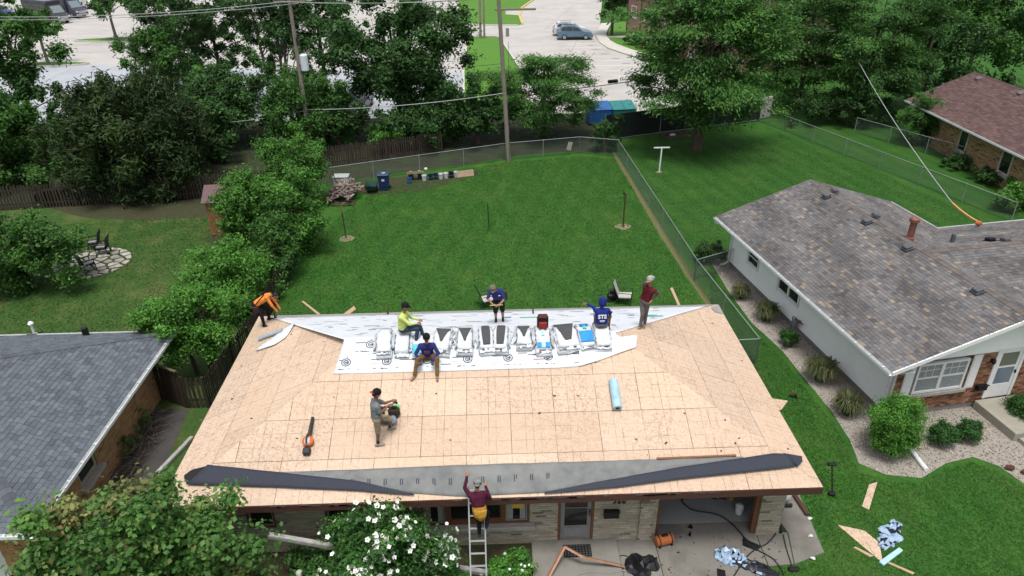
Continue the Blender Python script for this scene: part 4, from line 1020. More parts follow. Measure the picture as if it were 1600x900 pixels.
p = lhit(qB, 135, 524); MB().lathe([(.11,-.05),(.11,.32),(.09,.33)], (0,0,0), 12).build('vent_pipe', BLACK, LH, loc=p)
# ------------------------------------------------------------------ far right house: brown roof
FH = thing('tan_brick_house', 'tan brick house with brown shingle roof at the right edge', 'house', (31,0,0))
fE, fR, fh_, fy0, fy1 = 2.6, 1.95, 4.6, 12.0, 34.0
fs2 = sqrt(fh_*fh_+fR*fR); fc, fs_n = fh_/fs2, fR/fs2
fL = Plane((0,(fy0+fy1)/2,fE), (0,-1,0), (fc,0,fs_n)); fRr = Plane((2*fh_,(fy0+fy1)/2,fE), (0,1,0), (-fc,0,fs_n))
fsl = [(fL, toST(fL, [(0,fy0,fE),(0,fy1,fE),(fh_,fy1,fE+fR),(fh_,fy0,fE+fR)])), (fRr, toST(fRr, [(2*fh_,fy0,fE),(2*fh_,fy1,fE),(fh_,fy1,fE+fR),(fh_,fy0,fE+fR)]))]
cm = MB()
for pl, cv in fsl: cm.slab([pl.P(a, t, -.004) for a, t in cv], pl.n, .09)
froof = cm.build('roof', ROOFCORE, FH); SHF = shingle_mat('brown_shingle')
shingle_roof(FH, froof, [(fL, toST(fL, [(0,fy0+6,fE),(0,fy1,fE),(fh_,fy1,fE+fR),(fh_,fy0+6,fE+fR)])), (fRr, toST(fRr, [(2*fh_,fy0+6,fE),(2*fh_,fy1,fE),(fh_,fy1,fE+fR),(fh_,fy0+6,fE+fR)]))], SHF, [(.125,.080,.076)]*3+[(.145,.095,.089)]*3+[(.105,.068,.066)]*2, .16, (.25,.5), nsep=300, seed=23)
ridge_caps((fh_,fy0+6,fE+fR), (fh_,fy1,fE+fR), .15, SHF, froof, (.115,.073,.07), fR/fh_)
fp = Plane((.75,0,0), (0,-1,0), (0,0,1))
def fwx(px, py): p = onX(px, py, 31.75); return -p.y
fops = [(-27.9,-26.9,.75,2.2), (-23.5,-22.4,.75,2.2), (-18.5,-17.4,.75,2.2)]
brick_wall(FH, fp, -33.3, -13, 0, fE-.1, fops, ((.40,.26,.145),(.44,.29,.165),(.36,.225,.125),(.32,.195,.11)), 29, BRO, MORT3, blen=.3, bh=.075, dark=.08)
ge = MB(); ge.slab([(.76,33.3,0),(8.5,33.3,0),(8.5,33.3,fE-.1),(4.6,33.3,fE+fR-.12),(.76,33.3,fE-.1)], (0,1,0), .1); ge.build('gable_wall', M('tan_brick_far', (.30,.185,.10), (.24,.14,.08), 12), FH)
for op in fops:
    win_on(FH, fp, op[0], op[1], op[2], op[3], M('cream_window_trim', (.46,.43,.36), (.4,.37,.31), 5), t=.12, rail=.5, inner=BLACK)
    s = MB(); s.slab([fp.P(op[0]-.15,op[2]-.14,.12), fp.P(op[1]+.15,op[2]-.14,.12), fp.P(op[1]+.15,op[2]-.01,.12), fp.P(op[0]-.15,op[2]-.01,.12)], fp.n, .16); s.build('window_sill', SILL, FH)
gutter(FH, (-.005,fy0,fE-.005), (-.005,fy1,fE-.005), side=-1, hang=False); MB().b2(0, .02, fy0, fy1, fE-.16, fE-.0).build('fascia', WHITE, FH)
for px, py in ((1530,124),(1596,147)):
    p = None; o = CAM_POS-Vector((31,0,0)); d = ray(px, py); k = (fL.O-o).dot(fL.n)/d.dot(fL.n); p = o+d*k; box_vent(FH, p, 0, -math.atan2(fR, fh_), M('mauve_vent', (.16,.12,.125), (.13,.1,.1), 5), .42)
# ------------------------------------------------------------------ apartment block behind the locust
AB = thing('apartment_block', 'pink brick apartment block with brown mansard roof behind the parking lot', 'building', (17.6,75.2,0), math.atan2(-.936,.352))
PB = M('pink_brick', (.34,.205,.165), (.27,.16,.13), 9, .9, stretch=(1,1,3)); MANS = M('brown_mansard_shingle', (.14,.075,.065), (.10,.055,.05), 6, .9, stretch=(1,1,5))
MB().b2(0, 22, 0, 12, 0, 5.6).build('wall', PB, AB)
for k in range(0, 7): MB().b2(.0+3.1*k-.05, .1+3.1*k, -.06, -.002, 0, 5.5).build('downspout', M('dark_downspout', (.10,.045,.035), (.08,.035,.03), 5), AB)
mr = MB(); mr.add([(-.5,-.5,5.3),(22.5,-.5,5.3),(22.5,12.5,5.3),(-.5,12.5,5.3),(.4,.4,8.2),(21.6,.4,8.2),(21.6,11.6,8.2),(.4,11.6,8.2)], [(3,2,1,0),(4,5,6,7),(0,1,5,4),(1,2,6,5),(2,3,7,6),(3,0,4,7)]); mro = mr.build('mansard_roof', MANS, AB)
apl = Plane((0,0,0), (1,0,0), (0,0,1)); npl = Plane((0,0,0), (0,-1,0), (0,0,1))
for k in range(7):
    for z0, z1 in ((.35,1.15),(2.9,4.3)):
        win_on(AB, apl, .9+3.1*k, 2.1+3.1*k, z0, z1, WHITE, t=.1, rail=.5); MB().b2(.8+3.1*k, 2.2+3.1*k, -.15, -.0, z0-.15, z0-.02).build('window_sill', SILL, AB)
    w = MB().b2(.9+3.1*k, 2.1+3.1*k, -.35, .3, 6.0, 7.6).build('dormer', WHITE, mro)
# ================================================================== SHINGLE BUNDLES ON THE RIDGE
PLW = M('white_bundle_plastic', (.62,.645,.67), (.50,.53,.56), 9, .3, .8, .03, spec=.5)
DKS = M('dark_shingle_stack', (.085,.085,.088), (.055,.055,.057), 30, .9, .4, .004, spec=.1)
TURQ = M('turquoise_plastic', (.05,.36,.50), (.10,.48,.60), 5, .35); BLUEW = M('blue_plastic_print', (.02,.20,.50), (.03,.28,.6), 6, .35)
def arc_over(yf, yb, n=14):
    """path over the ridge in local (y,z), z measured from the ridge line"""
    out = []; k = RISE/HW; r = .22
    for i in range(n+1):
        y = yf+(yb-yf)*i/n; z = -k*(abs(y) if abs(y) > r else (y*y/(2*r)+r/2)); out.append((y, z))
    return out
def strip_mesh(path, w0, w1, h0, h1, jit=0, seed=0):
    rr = random.Random(seed); mb = MB(); n = len(path); vs = []
    for i, (y, z) in enumerate(path):
        t = i/(n-1); w = (w0+(w1-w0)*t)/2; j = lambda a: a*rr.uniform(-jit, jit)
        for sx, hz in ((-1,h0),(1,h0),(1,h1*.82),(.8,h1),(-.8,h1),(-1,h1*.82)): vs.append((sx*w+j(.03), y+j(.015), z+hz+j(.02)))
    fs = []
    for i in range(n-1):
        for k in range(6): fs.append((i*6+k, (i+1)*6+k, (i+1)*6+(k+1) % 6, i*6+(k+1) % 6))
    fs += [tuple(range(6)), tuple(reversed(range((n-1)*6, n*6)))]
    mb.add(vs, fs); return mb
def tongue(path, w, h, i0, i1, shape):
    """dark or printed patch lying on the top of a bundle between path indices"""
    mb = MB(); vs = []; n = i1-i0+1
    for i in range(i0, i1+1):
        t = (i-i0)/(n-1); ww = w*shape(t)/2; y, z = path[i]; vs += [(-ww, y, z+h), (ww, y, z+h)]
    mb.add(vs, [(2*i, 2*i+1, 2*i+3, 2*i+2) for i in range(n-1)])
    b = len(mb.v); mb.add([(x, y, z-.02) for x, y, z in vs], [(2*i, 2*i+2, 2*i+3, 2*i+1) for i in range(n-1)]); return mb
def bundle(px, style, label, yf=-.62, yb=.42, w=.42, lay=1, rot=0.0, h=.15, dx=0):
    x = onY(px, 527, 0).x; t = thing('shingle_bundle', label, 'bundle', (x+dx, 0, EZ+RISE+.03), rot, 'shingle bundles saddled over the ridge')
    sd = int(px); path = arc_over(yf, yb)
    lo = 0.0
    if lay > 1:
        strip_mesh(arc_over(yf-.09, yb+.05), w*1.1, w*1.06, 0, .12, 1.1, sd+5).build('lower_pack', PLW, t, smooth=True); lo = .10
    strip_mesh(path, w, w*.96, lo, lo+h, .95, sd).build('plastic_wrap', PLW, t, smooth=True)
    top = lo+h+.03
    if style == 'vee': tongue(path, w*.92, top, 3, 10, lambda u: .12+.88*u).build('exposed_shingles', DKS, t)
    if style == 'dark': tongue(path, w*.62, top, 1, 13, lambda u: .8+.2*sin(u*3)).build('exposed_shingles', DKS, t)
    if style == 'wide': tongue(path, w*.98, top, 2, 12, lambda u: .30+.72*u).build('exposed_shingles', DKS, t)
    if style == 'print': tongue(path, w*.9, top, 1, 6, lambda u: 1).build('printed_panel', BLUEW, t); tongue(path, w*.25, top, 7, 11, lambda u: 1).build('green_mark', GREENP, t)
    if style == 'stripe': tongue(path, w*.9, top, 0, 2, lambda u: 1).build('printed_panel', BLUEW, t); tongue(path, w*.2, top, 5, 8, lambda u: 1).build('green_mark', TEALP, t)
    if style == 'turq': tongue(path, w*1.0, top, 0, 5, lambda u: 1).build('printed_panel', TURQ, t)
    if style == 'edge':
        for sx in (-1, 1):
            m = MB(); vs = []
            for y, z in path[0:9]: vs += [(sx*(w/2+.012), y, z+lo+.02), (sx*(w/2+.012), y, z+lo+h-.02)]
            m.add(vs, [(2*i, 2*i+1, 2*i+3, 2*i+2) if sx < 0 else (2*i, 2*i+2, 2*i+3, 2*i+1) for i in range(8)]); m.build('printed_edge', BLUEW, t)
    r2 = random.Random(sd+9)      # loose plastic bulging beside the pack
    for sx in (-1, 1):
        if r2.random() < .75:
            q_ = [(sx*(w/2+.02), y+r2.uniform(-.03,.03), z+lo+h*.8) for y, z in path[2:11:2]]; q2 = [(sx*(w/2+r2.uniform(.06,.15)), y+r2.uniform(-.04,.04), z+r2.uniform(.01,.09)) for y, z in path[2:11:2]]
            MB().add(q_+q2, [(k, k+1, 6+k, 5+k) for k in range(4)]).build('loose_plastic', PLW, t)
    if r2.random() < .8 and style in ('plain','edge','print','stripe','turq'):
        i0 = r2.choice((0,6,9)); tongue(path, w*r2.uniform(.25,.6), top+.004, i0, i0+2, lambda u: 1).build('small_print', r2.choice((TEALP, BLUEP, GREENP)), t)
    # frilled open plastic end at the front
    fr = MB(); rr = random.Random(sd+1); y0, z0 = path[0]
    for k in range(6):
        xx = -w/2+w*(k+.5)/6; fr.box((xx, y0-.05, z0+lo+.05+rr.uniform(-.02,.03)), (w/6*1.1, .12, .008), rx=rr.uniform(-.5,.5), ry=rr.uniform(-.3,.3))
    fr.build('torn_flaps', PLW, t, stuff=True)
    dk = MB().box((0, y0-.006, z0+lo+.055), (w*.7, .02, .05)); dk.build('shingle_edges', DKS, t)
    return t
bundle(601, 'plain', 'plain white shingle bundle, leftmost of the row on the ridge', rot=.05, lay=2)
bundle(630, 'edge', 'white shingle bundle with blue edges under the seated man in yellow', lay=1, h=.2)
bundle(657, 'turq', 'turquoise fronted shingle bundle behind the man in the blue sweatshirt', yf=-.68, yb=.2, w=.40, h=.12)
bundle(693, 'vee', 'white shingle bundle with torn black wedge right of the seated men', rot=-.12, w=.5, lay=2)
bundle(727, 'vee', 'narrow white shingle bundle with black V standing apart mid ridge', lay=2, w=.43)
bundle(759, 'dark', 'split shingle bundle showing dark face, left one of a touching pair', w=.42, lay=2, rot=.06)
bundle(783, 'dark', 'split shingle bundle showing dark face, right one of a touching pair', w=.42, lay=2, rot=-.08)
bundle(818, 'vee', 'white shingle bundle with black V left of the red backpack', w=.42, lay=2, yf=-.5)
bundle(847, 'stripe', 'white shingle bundle with blue stripe carrying the red backpack', w=.43, lay=2, yf=-.7)
bundle(882, 'wide', 'wide opened shingle bundle with broad charcoal face spread on the ridge', w=.64, rot=.14, lay=2)
bundle(912, 'print', 'white shingle bundle with bright blue printed panel beside the hooded man', w=.44, lay=2, rot=.1)
bundle(939, 'plain', 'white shingle bundle under the man in the blue hooded sweatshirt', w=.46, lay=2)
# red and black backpack
x = onY(848, 510, 0).x; bp = thing('backpack', 'red and black backpack standing on a shingle bundle at the ridge', 'backpack', (x, .05, EZ+RISE+.2))
BKC = M('black_fabric', (.018,.018,.02), (.012,.012,.013), 12, .85); RDC = M('red_fabric', (.30,.025,.022), (.22,.02,.02), 9, .8)
MB().box((0,0,.24), (.34,.2,.46), bev=.07).build('body', BKC, bp); MB().box((.0,-.12,.18), (.26,.09,.24), bev=.04).build('front_pocket', RDC, bp); MB().box((0,-.02,.44), (.30,.2,.1), bev=.04).build('top_flap', M('maroon_fabric', (.09,.018,.02), (.06,.012,.014), 8), bp)
for sx in (-1, 1): MB().tube([(sx*.1,.1,.44),(sx*.13,.17,.3),(sx*.12,.11,.08)], .02, 6).build('strap', BKC, bp)
# leaf blower on the deck
o = FR.hit(483,690); lb = thing('leaf_blower', 'orange and white leaf blower lying nozzle up the bare deck', 'leaf blower', o); lb.rotation_euler = (math.atan2(RISE, HW), 0, 0)
ORG = M('orange_plastic', (.55,.13,.03), (.45,.1,.02), 5, .45); WPL = M('white_plastic', (.6,.6,.6), (.52,.52,.52), 5, .45); DGR = M('dark_grey_plastic', (.03,.03,.032), (.02,.02,.022), 6, .5)
MB().tube([(0,.1,.1),(.01,.3,.09),(.01,.55,.07),(.01,.7,.06)], [.06,.055,.05,.045], 10).build('nozzle', DGR, lb); MB().lathe([(.05,0),(.15,.03),(.15,.16),(.06,.2)], (0,-.05,0), 14).build('fan_housing', ORG, lb)
MB().box((.0,-.08,.19), (.14,.2,.12), bev=.04).build('engine_cover', WPL, lb); MB().tube([(0,.08,.2),(0,.04,.3),(0,-.1,.32),(0,-.18,.24)], .022, 8).build('handle', DGR, lb); MB().box((0,-.33,.08), (.2,.2,.15), bev=.03).build('intake', DGR, lb)
# tool pouches, green case beside the man in the grey shirt
o = FR.hit(598,655); tb = thing('tool_belt', 'dark leather tool pouches heaped on the deck before the grey shirted man', 'tool belt', o)
LEA = M('dark_leather', (.045,.03,.022), (.025,.018,.014), 9, .7); JEA = M('grey_green_cloth', (.06,.075,.065), (.03,.04,.035), 8, .9); LBL = M('light_blue_cloth', (.22,.30,.38), (.16,.23,.3), 8, .85)
tb.location = FR.hit(608,657)
for dx, dy, s in ((-.28,.14,.16),(.14,.12,.17)):
    m = MB(); m.lathe([(s*.6,.0),(s,.08),(s*.95,.24),(s*.7,.3),(s*.55,.27),(s*.5,.1)], (dx,dy,(dy)*.39), 12, sx=1, sy=.75); m.build('pouch', LEA, tb)
MB().box((-.05,-.08,.07), (.42,.22,.14), rx=.38, bev=.06).build('rag', JEA, tb); MB().box((.12,-.10,.1), (.2,.24,.16), rx=.38, rz=.4, bev=.05).build('blue_rag', LBL, tb)
MB().tube([(-.3,.2,.25),(-.1,.26,.28),(.14,.2,.25)], .025, 6).build('belt_strap', LEA, tb)
o = FR.hit(619,643); gc = thing('tool_case', 'bright green flat plastic case lying on the deck beside tool pouches', 'case', o); gc.rotation_euler = (math.atan2(RISE, HW), 0, .05)
GRP = M('bright_green_plastic', (.06,.50,.12), (.045,.42,.1), 4, .4); MB().box((0,0,.06), (.2,.34,.1), bev=.025).build('body', GRP, gc); MB().tube([(-.05,-.17,.06),(-.05,-.21,.06),(.05,-.21,.06),(.05,-.17,.06)], .012, 6).build('handle', DGR, gc)
# roof brackets at the rear eave
for px, py in ((606,488),(833,487),(430,494)):
    p = BK.hit(px, py+4); m = MB(); m.box((0,0,.12), (.05,.04,.3)); m.box((0,.1,.02), (.05,.25,.02)); b = m.build('roof_bracket', BROWN); b.location = p
    tag(b, {606: 'brown roof bracket at the rear eave left of the man in yellow', 833: 'brown roof bracket at the rear eave right of the man in navy', 430: 'brown roof bracket at the rear eave by the orange shirted man'}[px], 'bracket', 'roof brackets along the rear eave')

# ================================================================== FENCES
GALV = M('galvanised_steel', (.32,.35,.35), (.25,.28,.28), 7, .45, metal=.4); WIRE = M('weathered_wire', (.10,.125,.115), (.075,.095,.09), 6, .6)
def chain_fence(label, pts, h=1.15, spc=3.0, wire=.0034, cell=.085, dark=None, name='chain_link_fence', posts=True):
    t = thing(name, label, 'fence', (pts[0][0], pts[0][1], 0)); o0 = Vector((pts[0][0], pts[0][1], 0))
    V = []; F = []; rail = MB()
    pm = MB().tube([(0,0,0),(0,0,h+.02),(0,0,h+.05)], [.028,.028,.012], 8).data('post', GALV)
    for a, b in zip(pts, pts[1:]):
        a, b = Vector((*a[:2],0))-o0, Vector((*b[:2],0))-o0; d = b-a; L = d.length; d.normalize(); s = d.cross(Vector((0,0,1)))
        rail.tube([a+Vector((0,0,h)), b+Vector((0,0,h))], .02, 6)
        n = max(1, round(L/spc))
        if posts:
            for k in range(n+1): inst(pm, 'post', t, a+d*(L*k/n))
        k = -h
        while k < L:
            for sg in (1, -1):
                u0, z0, u1, z1 = (k, .04, k+h, h) if sg > 0 else (k+h, .04, k, h)
                def cut(u0, z0, u1, z1):
                    for lim, side in ((0, 1), (L, -1)):
                        if (u0-lim)*side < 0 and (u1-lim)*side < 0: return None
                        if (u0-lim)*side < 0: tt = (lim-u0)/(u1-u0); u0, z0 = lim, z0+(z1-z0)*tt
                        elif (u1-lim)*side < 0: tt = (lim-u0)/(u1-u0); u1, z1 = lim, z0+(z1-z0)*tt
                    return u0, z0, u1, z1
                c = cut(u0, z0, u1, z1)
                if c:
                    p, q_ = a+d*c[0]+Vector((0,0,c[1])), a+d*c[2]+Vector((0,0,c[3])); w = (q_-p).normalized(); m1 = s*wire; m2 = w.cross(s)*wire; bI = len(V)
                    for pp in (p, q_): V.extend([pp+m1, pp-m1*.5+m2*.87, pp-m1*.5-m2*.87])
                    F.extend([(bI,bI+1,bI+4,bI+3),(bI+1,bI+2,bI+5,bI+4),(bI+2,bI,bI+3,bI+5)])
            k += cell
    rail.build('top_rail', GALV, t); ob = npmesh('wire_mesh', np.array([tuple(v) for v in V]), np.array(F), WIRE, t); ob['kind'] = 'stuff'
    return t
chain_fence('chain link fence between the mown back yard and the right neighbour', [(9.1,30.0),(9.66,11.4),(10.28,4.55),(8.2,4.45)])
chain_fence('chain link fence across the rear of the mown back yard', [(-10.3,25.3),(1.25,29.75),(6.5,30.9),(9.1,30.0)], h=1.2)
chain_fence('short chain link return from the side fence to the white house', [(9.68,11.5),(11.9,12.6)], h=1.1, spc=2.2)
chain_fence('chain link fence down the far side of the right neighbour yard', [(21.8,38.2),(22.9,35.4),(28.9,17.4)], h=1.15)
chain_fence('rusty chain link fence beside the far brown roofed house', [(28.0,34.6),(32.0,26.8)], h=1.15, spc=2.6)
# dark green privacy screen at the rear of the right yard
DGS = M('dark_green_screen', (.012,.022,.017), (.008,.014,.011), 7, .85, .4, .02, stretch=(1,1,.4))
ps = thing('privacy_screen', 'dark green privacy screen on the fence in front of the dumpsters', 'fence', (8.7,33.6,0)); pts_ = [(0,0),(4.5,1.7),(9,3.2),(13.2,4.6)]
for (a, b) in zip(pts_, pts_[1:]):
    m = MB(); L = sqrt((b[0]-a[0])**2+(b[1]-a[1])**2); m.box(((a[0]+b[0])/2,(a[1]+b[1])/2,1.0), (L-.03,.03,1.9), rz=math.atan2(b[1]-a[1], b[0]-a[0])); m.build('screen_panel', DGS, ps)
for a in pts_: MB().tube([(*a,0),(*a,2.05)], .035, 8).build('post', GALV, ps)
MB().tube([(a[0],a[1]-.06,.12) for a in pts_], .02, 6).build('bottom_rail', GALV, ps)
bw_ = MB().box((22.5,39.1,.85), (1.5,.25,1.7), rz=.5, bev=.05); tag(bw_.build('concrete_wall_stub', KERB), 'pale concrete wall stub at the end of the green privacy screen', 'wall')
# wooden picket fences
WOODF = M('weathered_wood_with_shade', (.05,.038,.028), (.03,.023,.018), 9, .9, rnd=.3, stretch=(1,1,.25)); WOODL = M('grey_brown_fence_wood', (.135,.105,.075), (.085,.065,.048), 9, .9, rnd=.25, stretch=(1,1,.25))  # first wood is darkened to hold the deep shade around the picket fence
def picket_fence(label, pts, h=1.5, w=.10, gap=.035, mat=None, cat='fence', name='picket_fence', lean=0.0):
    mat = mat or WOODF; t = thing(name, label, cat, (pts[0][0], pts[0][1], 0)); o0 = Vector((pts[0][0], pts[0][1], 0))
    pk = MB(); pk.add([(-w/2,-.01,.03),(w/2,-.01,.03),(w/2,-.01,h-.05),(0,-.01,h),(-w/2,-.01,h-.05),(-w/2,.01,.03),(w/2,.01,.03),(w/2,.01,h-.05),(0,.01,h),(-w/2,.01,h-.05)], [(0,1,2,3,4),(9,8,7,6,5),(0,5,6,1),(1,6,7,2),(2,7,8,3),(3,8,9,4),(4,9,5,0)])
    pd = pk.data('picket', mat); post = MB().box((0,.06,h/2), (.09,.09,h)).data('post', mat)
    for a, b in zip(pts, pts[1:]):
        a, b = Vector((*a[:2],0))-o0, Vector((*b[:2],0))-o0; d = b-a; L = d.length; rz = math.atan2(d.y, d.x); n = int(L/(w+gap)); d.normalize()
        for k in range(n): inst(pd, 'picket', t, a+d*((k+.5)*L/n)+Vector((0,0,random.uniform(-.02,.02))), (random.uniform(-.02,.02), random.uniform(-.015,.015), rz), (random.uniform(.9,1.05),1,1))
        for z in (.35, h-.3): MB().box(a+d*(L/2)+Vector((0,0,z))+Vector((-d.y,d.x,0))*.035, (L,.04,.08), rz=rz).build('rail', mat, t)
        for k in range(int(L/2.4)+1): inst(post, 'post', t, a+d*min(L, k*2.4), (0,0,rz))
    return t
picket_fence('weathered wooden picket fence below the dark evergreen in the left yard', [(-34,21.6),(-28.9,22.25),(-17,23.7),(-13.4,24.2)], h=1.5, w=.12, gap=.06, mat=WOODF)
picket_fence('old brown picket fence along the left side of the stripped house', [(-10.15,2.75),(-9.75,6.5),(-9.6,12.5)], h=1.35, w=.09, gap=.05)
picket_fence('short brown picket section joining the board gate to the side fence', [(-11.0,2.75),(-10.2,2.75)], h=1.35, w=.09, gap=.05)
picket_fence('dark wooden picket fence behind the woodpile and chain link', [(-11.5,28.6),(-3.2,31.6)], h=1.5, w=.11, gap=.05, mat=WOODF)
gt = picket_fence('tall brown board gate between the tan brick house and the side fence', [(-12.15,3.35),(-11.05,2.78)], h=1.6, w=.10, gap=.012, cat='gate', name='board_gate')
MB().box((.55,-.33,1.63), (1.25,.09,.05), rz=math.atan2(-.57,1.1)).build('cap_rail', WOODL, gt)

# ================================================================== POLES AND WIRES
POLEW = M('weathered_pole_wood', (.26,.225,.19), (.17,.145,.12), 7, .9, .3, .01, stretch=(4,4,.4))
def pole(base, h, label, lean=(0,0), r=.16):
    t = thing('utility_pole', label, 'utility pole', (base.x, base.y, 0)); MB().tube([(0,0,-.2),(lean[0]*.5,lean[1]*.5,h/2),(lean[0],lean[1],h)], [r,r*.85,r*.68], 12).build('shaft', POLEW, t, smooth=False); return t
def z_at(base, py, lean=(0,0), h=12):
    best = 0
    for k in range(0, 1400):
        z = k*.01; p = Vector((base.x+lean[0]*z/h, base.y+lean[1]*z/h, z))-CAM_POS; v = 450-FPX*p.dot(CAM_U)/p.dot(CAM_F)
        if v <= py: return z
    return 12
bA = G(488,246); bB = G(795,252); leanB = (-.62,0)
pA = pole(bA, 12.5, 'leaning wooden utility pole with pale transformer behind the left shrubs'); pB = pole(bB, 12.5, 'tall bare wooden utility pole at the middle of the rear fence', leanB)
TRF = M('pale_transformer_grey', (.62,.66,.69), (.56,.6,.63), 5, .45)
zt = z_at(bA, 97); m = MB(); m.lathe([(.23,-.55),(.26,-.5),(.26,.42),(.24,.48),(.06,.53)], (.42,-.1,zt), 14); m.build('transformer', TRF, pA); MB().box((.2,-.05,zt+.1), (.3,.08,.5)).build('bracket', GALV, pA)
MB().box((.16,-.1,z_at(bA,64)), (.12,.12,.5)).build('insulator', DGR, pA); MB().box((0,0,z_at(bA,3)), (2.0,.1,.12)).build('crossarm', POLEW, pA)
MB().tube([(.05,-.15,0),(.05,-.15,8)], .012, 5).build('ground_wire', DGR, pB); MB().box((.0,-.17,z_at(bB,50)), (.2,.16,.5)).build('bracket', GALV, pB)
MB().box((.5,-.05,z_at(bB,15)), (2.6,.1,.12)).build('crossarm', POLEW, pB)
pF1 = pole(G(751,60), 11, 'left one of two distant wooden utility poles by the cross drive'); pF2 = pole(G(757,60), 9.5, 'right one of two distant wooden utility poles by the cross drive', r=.13)
bC = Vector((26.5,52,0)); pC = pole(bC, 15.5, 'pale utility pole rising out of the trees at upper right')
lampm = MB(); pl_ = onY(1298,50,51.0); tag(None or MB().box((0,0,0), (.75,.4,.2), bev=.06).build('street_light', M('pale_lamp_housing', (.45,.5,.55), (.4,.45,.5), 5), loc=pl_), 'pale grey street light head poking out of the right trees', 'street light')
bpy.data.objects['street_light'].name = 'street_light'; MB().tube([(0,0,0),(1.2,.6,.15),(bC.x-pl_.x,bC.y-pl_.y,.4)], .04, 6).build('bracket_arm', GALV, bpy.data.objects['street_light'])
CABL = M('pale_cable', (.34,.36,.36), (.28,.3,.3), 5, .5); CABD = M('black_cable', (.02,.02,.02), (.015,.015,.015), 5, .6)
def wire(a, b, sag, mat, r, label, n=18):
    a, b = Vector(a), Vector(b); m = MB(); m.tube([a.lerp(b, k/n)-Vector((0,0,sag*4*(k/n)*(1-k/n))) for k in range(n+1)], r, 5, cap=True); o = m.build('overhead_wire', mat); return tag(o, label, 'wire', 'overhead wires')
def pa(py, dx=0): return Vector((bA.x+dx, bA.y-.1, z_at(bA, py)))
def pb(py, dx=0): z = z_at(bB, py, leanB, 12.5); return Vector((bB.x+leanB[0]*z/12.5+dx, bB.y-.1, z))
wire(pa(171), pb(145), .25, CABL, .028, 'thick pale cable between the transformer pole and the middle pole')
wire(pa(113), pb(99), .2, CABD, .014, 'thin wire between the transformer pole and the middle pole above the cable')
wire(pa(174), pb(162), .9, CABD, .012, 'slack thin wire under the pale cable between the two near poles')
wire(pa(4,.6), pb(-6), .2, CABL, .02, 'upper pale line between the tops of the two near poles'); wire(pa(2,-.6), pb(-4,.6), .2, CABL, .018, 'second pale line between the tops of the two near poles')
wire(onY(-30,26,30), pa(3,-.6), .3, CABL, .02, 'upper pale line from the left edge to the transformer pole'); wire(onY(-30,31,30), pa(5,.6), .3, CABL, .018, 'lower pale line from the left edge to the transformer pole')
wire(onY(300,146,30), pa(114), .3, CABD, .014, 'thin wire leaving the transformer pole leftwards over the evergreen'); wire(onY(310,193,32), pa(172), .2, CABL, .02, 'pale cable leaving the transformer pole leftwards into the shrubs')
e = pb(143); f_ = onY(1010,122,36); wire(e, f_, .25, CABD, .03, 'black cable from the middle pole to the big locust tree')
sc_ = e.lerp(f_, .74); spl = MB(); dv = (f_-e).normalized(); spl.tube([sc_-dv*.45, sc_-dv*.4, sc_+dv*.4, sc_+dv*.45], [.05,.13,.13,.05], 10); tag(spl.build('splice_case', BLACK), 'black splice case hanging on the cable right of the middle pole', 'splice case')
# service drop to the right house
ms = RW @ hit_local(pWB, 1527, 355); mh = ms+Vector((0,0,.25)); s1 = onY(1488,317,ms.y+2.0)
sv = thing('service_mast', 'orange weatherproofed service head on the rear wing roof edge', 'service mast', ms); MB().tube([(0,0,-.3),(0,0,.15)], .04, 8).build('mast', GALV, sv); MB().ell((0,0,.2), (.16,.13,.12)).build('weatherhead', M('rust_orange', (.42,.13,.05), (.3,.09,.04), 6), sv)
wire(mh, s1, .06, M('orange_wrap', (.62,.33,.13), (.55,.25,.08), 5, .5), .045, 'orange wrapped cable end above the white house roof', 8); wire(s1, onY(1331,76,38.0), .35, CABL, .026, 'pale service cable running from the white house up into the trees')

# ================================================================== YARD THINGS
RUST = M('rusty_post', (.075,.045,.03), (.045,.028,.02), 9, .8)
def at0(px, py): p = G(px, py); return (p.x, p.y, 0)
t = thing('clothes_post', 'rusty clothes post with broken orange top near the woodpile', 'post', at0(541,372)); MB().tube([(0,0,0),(-.05,0,1.5)], .035, 8).build('shaft', RUST, t); MB().tube([(-.05,0,1.5),(-.06,0,1.75),(-.03,.02,2.0)], [.03,.035,.012], 6).build('broken_tip', M('orange_broken_wood', (.36,.15,.06), (.22,.09,.04), 9), t)
t = thing('clothes_post', 'thin black rod standing in the middle of the mown lawn', 'post', at0(764.5,361)); MB().tube([(0,0,0),(-.05,0,1.6)], .022, 8).build('shaft', BLACK, t); MB().ell((-.05,0,1.62), (.03,.03,.03)).build('cap', BLACK, t)
t = thing('clothes_post', 'brown clothes post with small bracket beside the side fence', 'post', at0(973.5,354)); MB().tube([(0,0,0),(0,0,1.95)], .04, 8).build('shaft', RUST, t); MB().box((-.02,0,1.9), (.26,.05,.06), ry=.5).build('bracket', RUST, t); MB().box((-.08,0,1.98), (.06,.05,.2)).build('hook', RUST, t)
t = thing('clothes_pole', 'white T shaped clothes pole on the right neighbour lawn', 'pole', at0(1030,268)); MB().tube([(0,0,0),(.03,0,1.6)], .05, 8).build('shaft', WHITE, t); MB().box((.03,0,1.63), (1.05,.06,.07)).build('crossbar', WHITE, t)
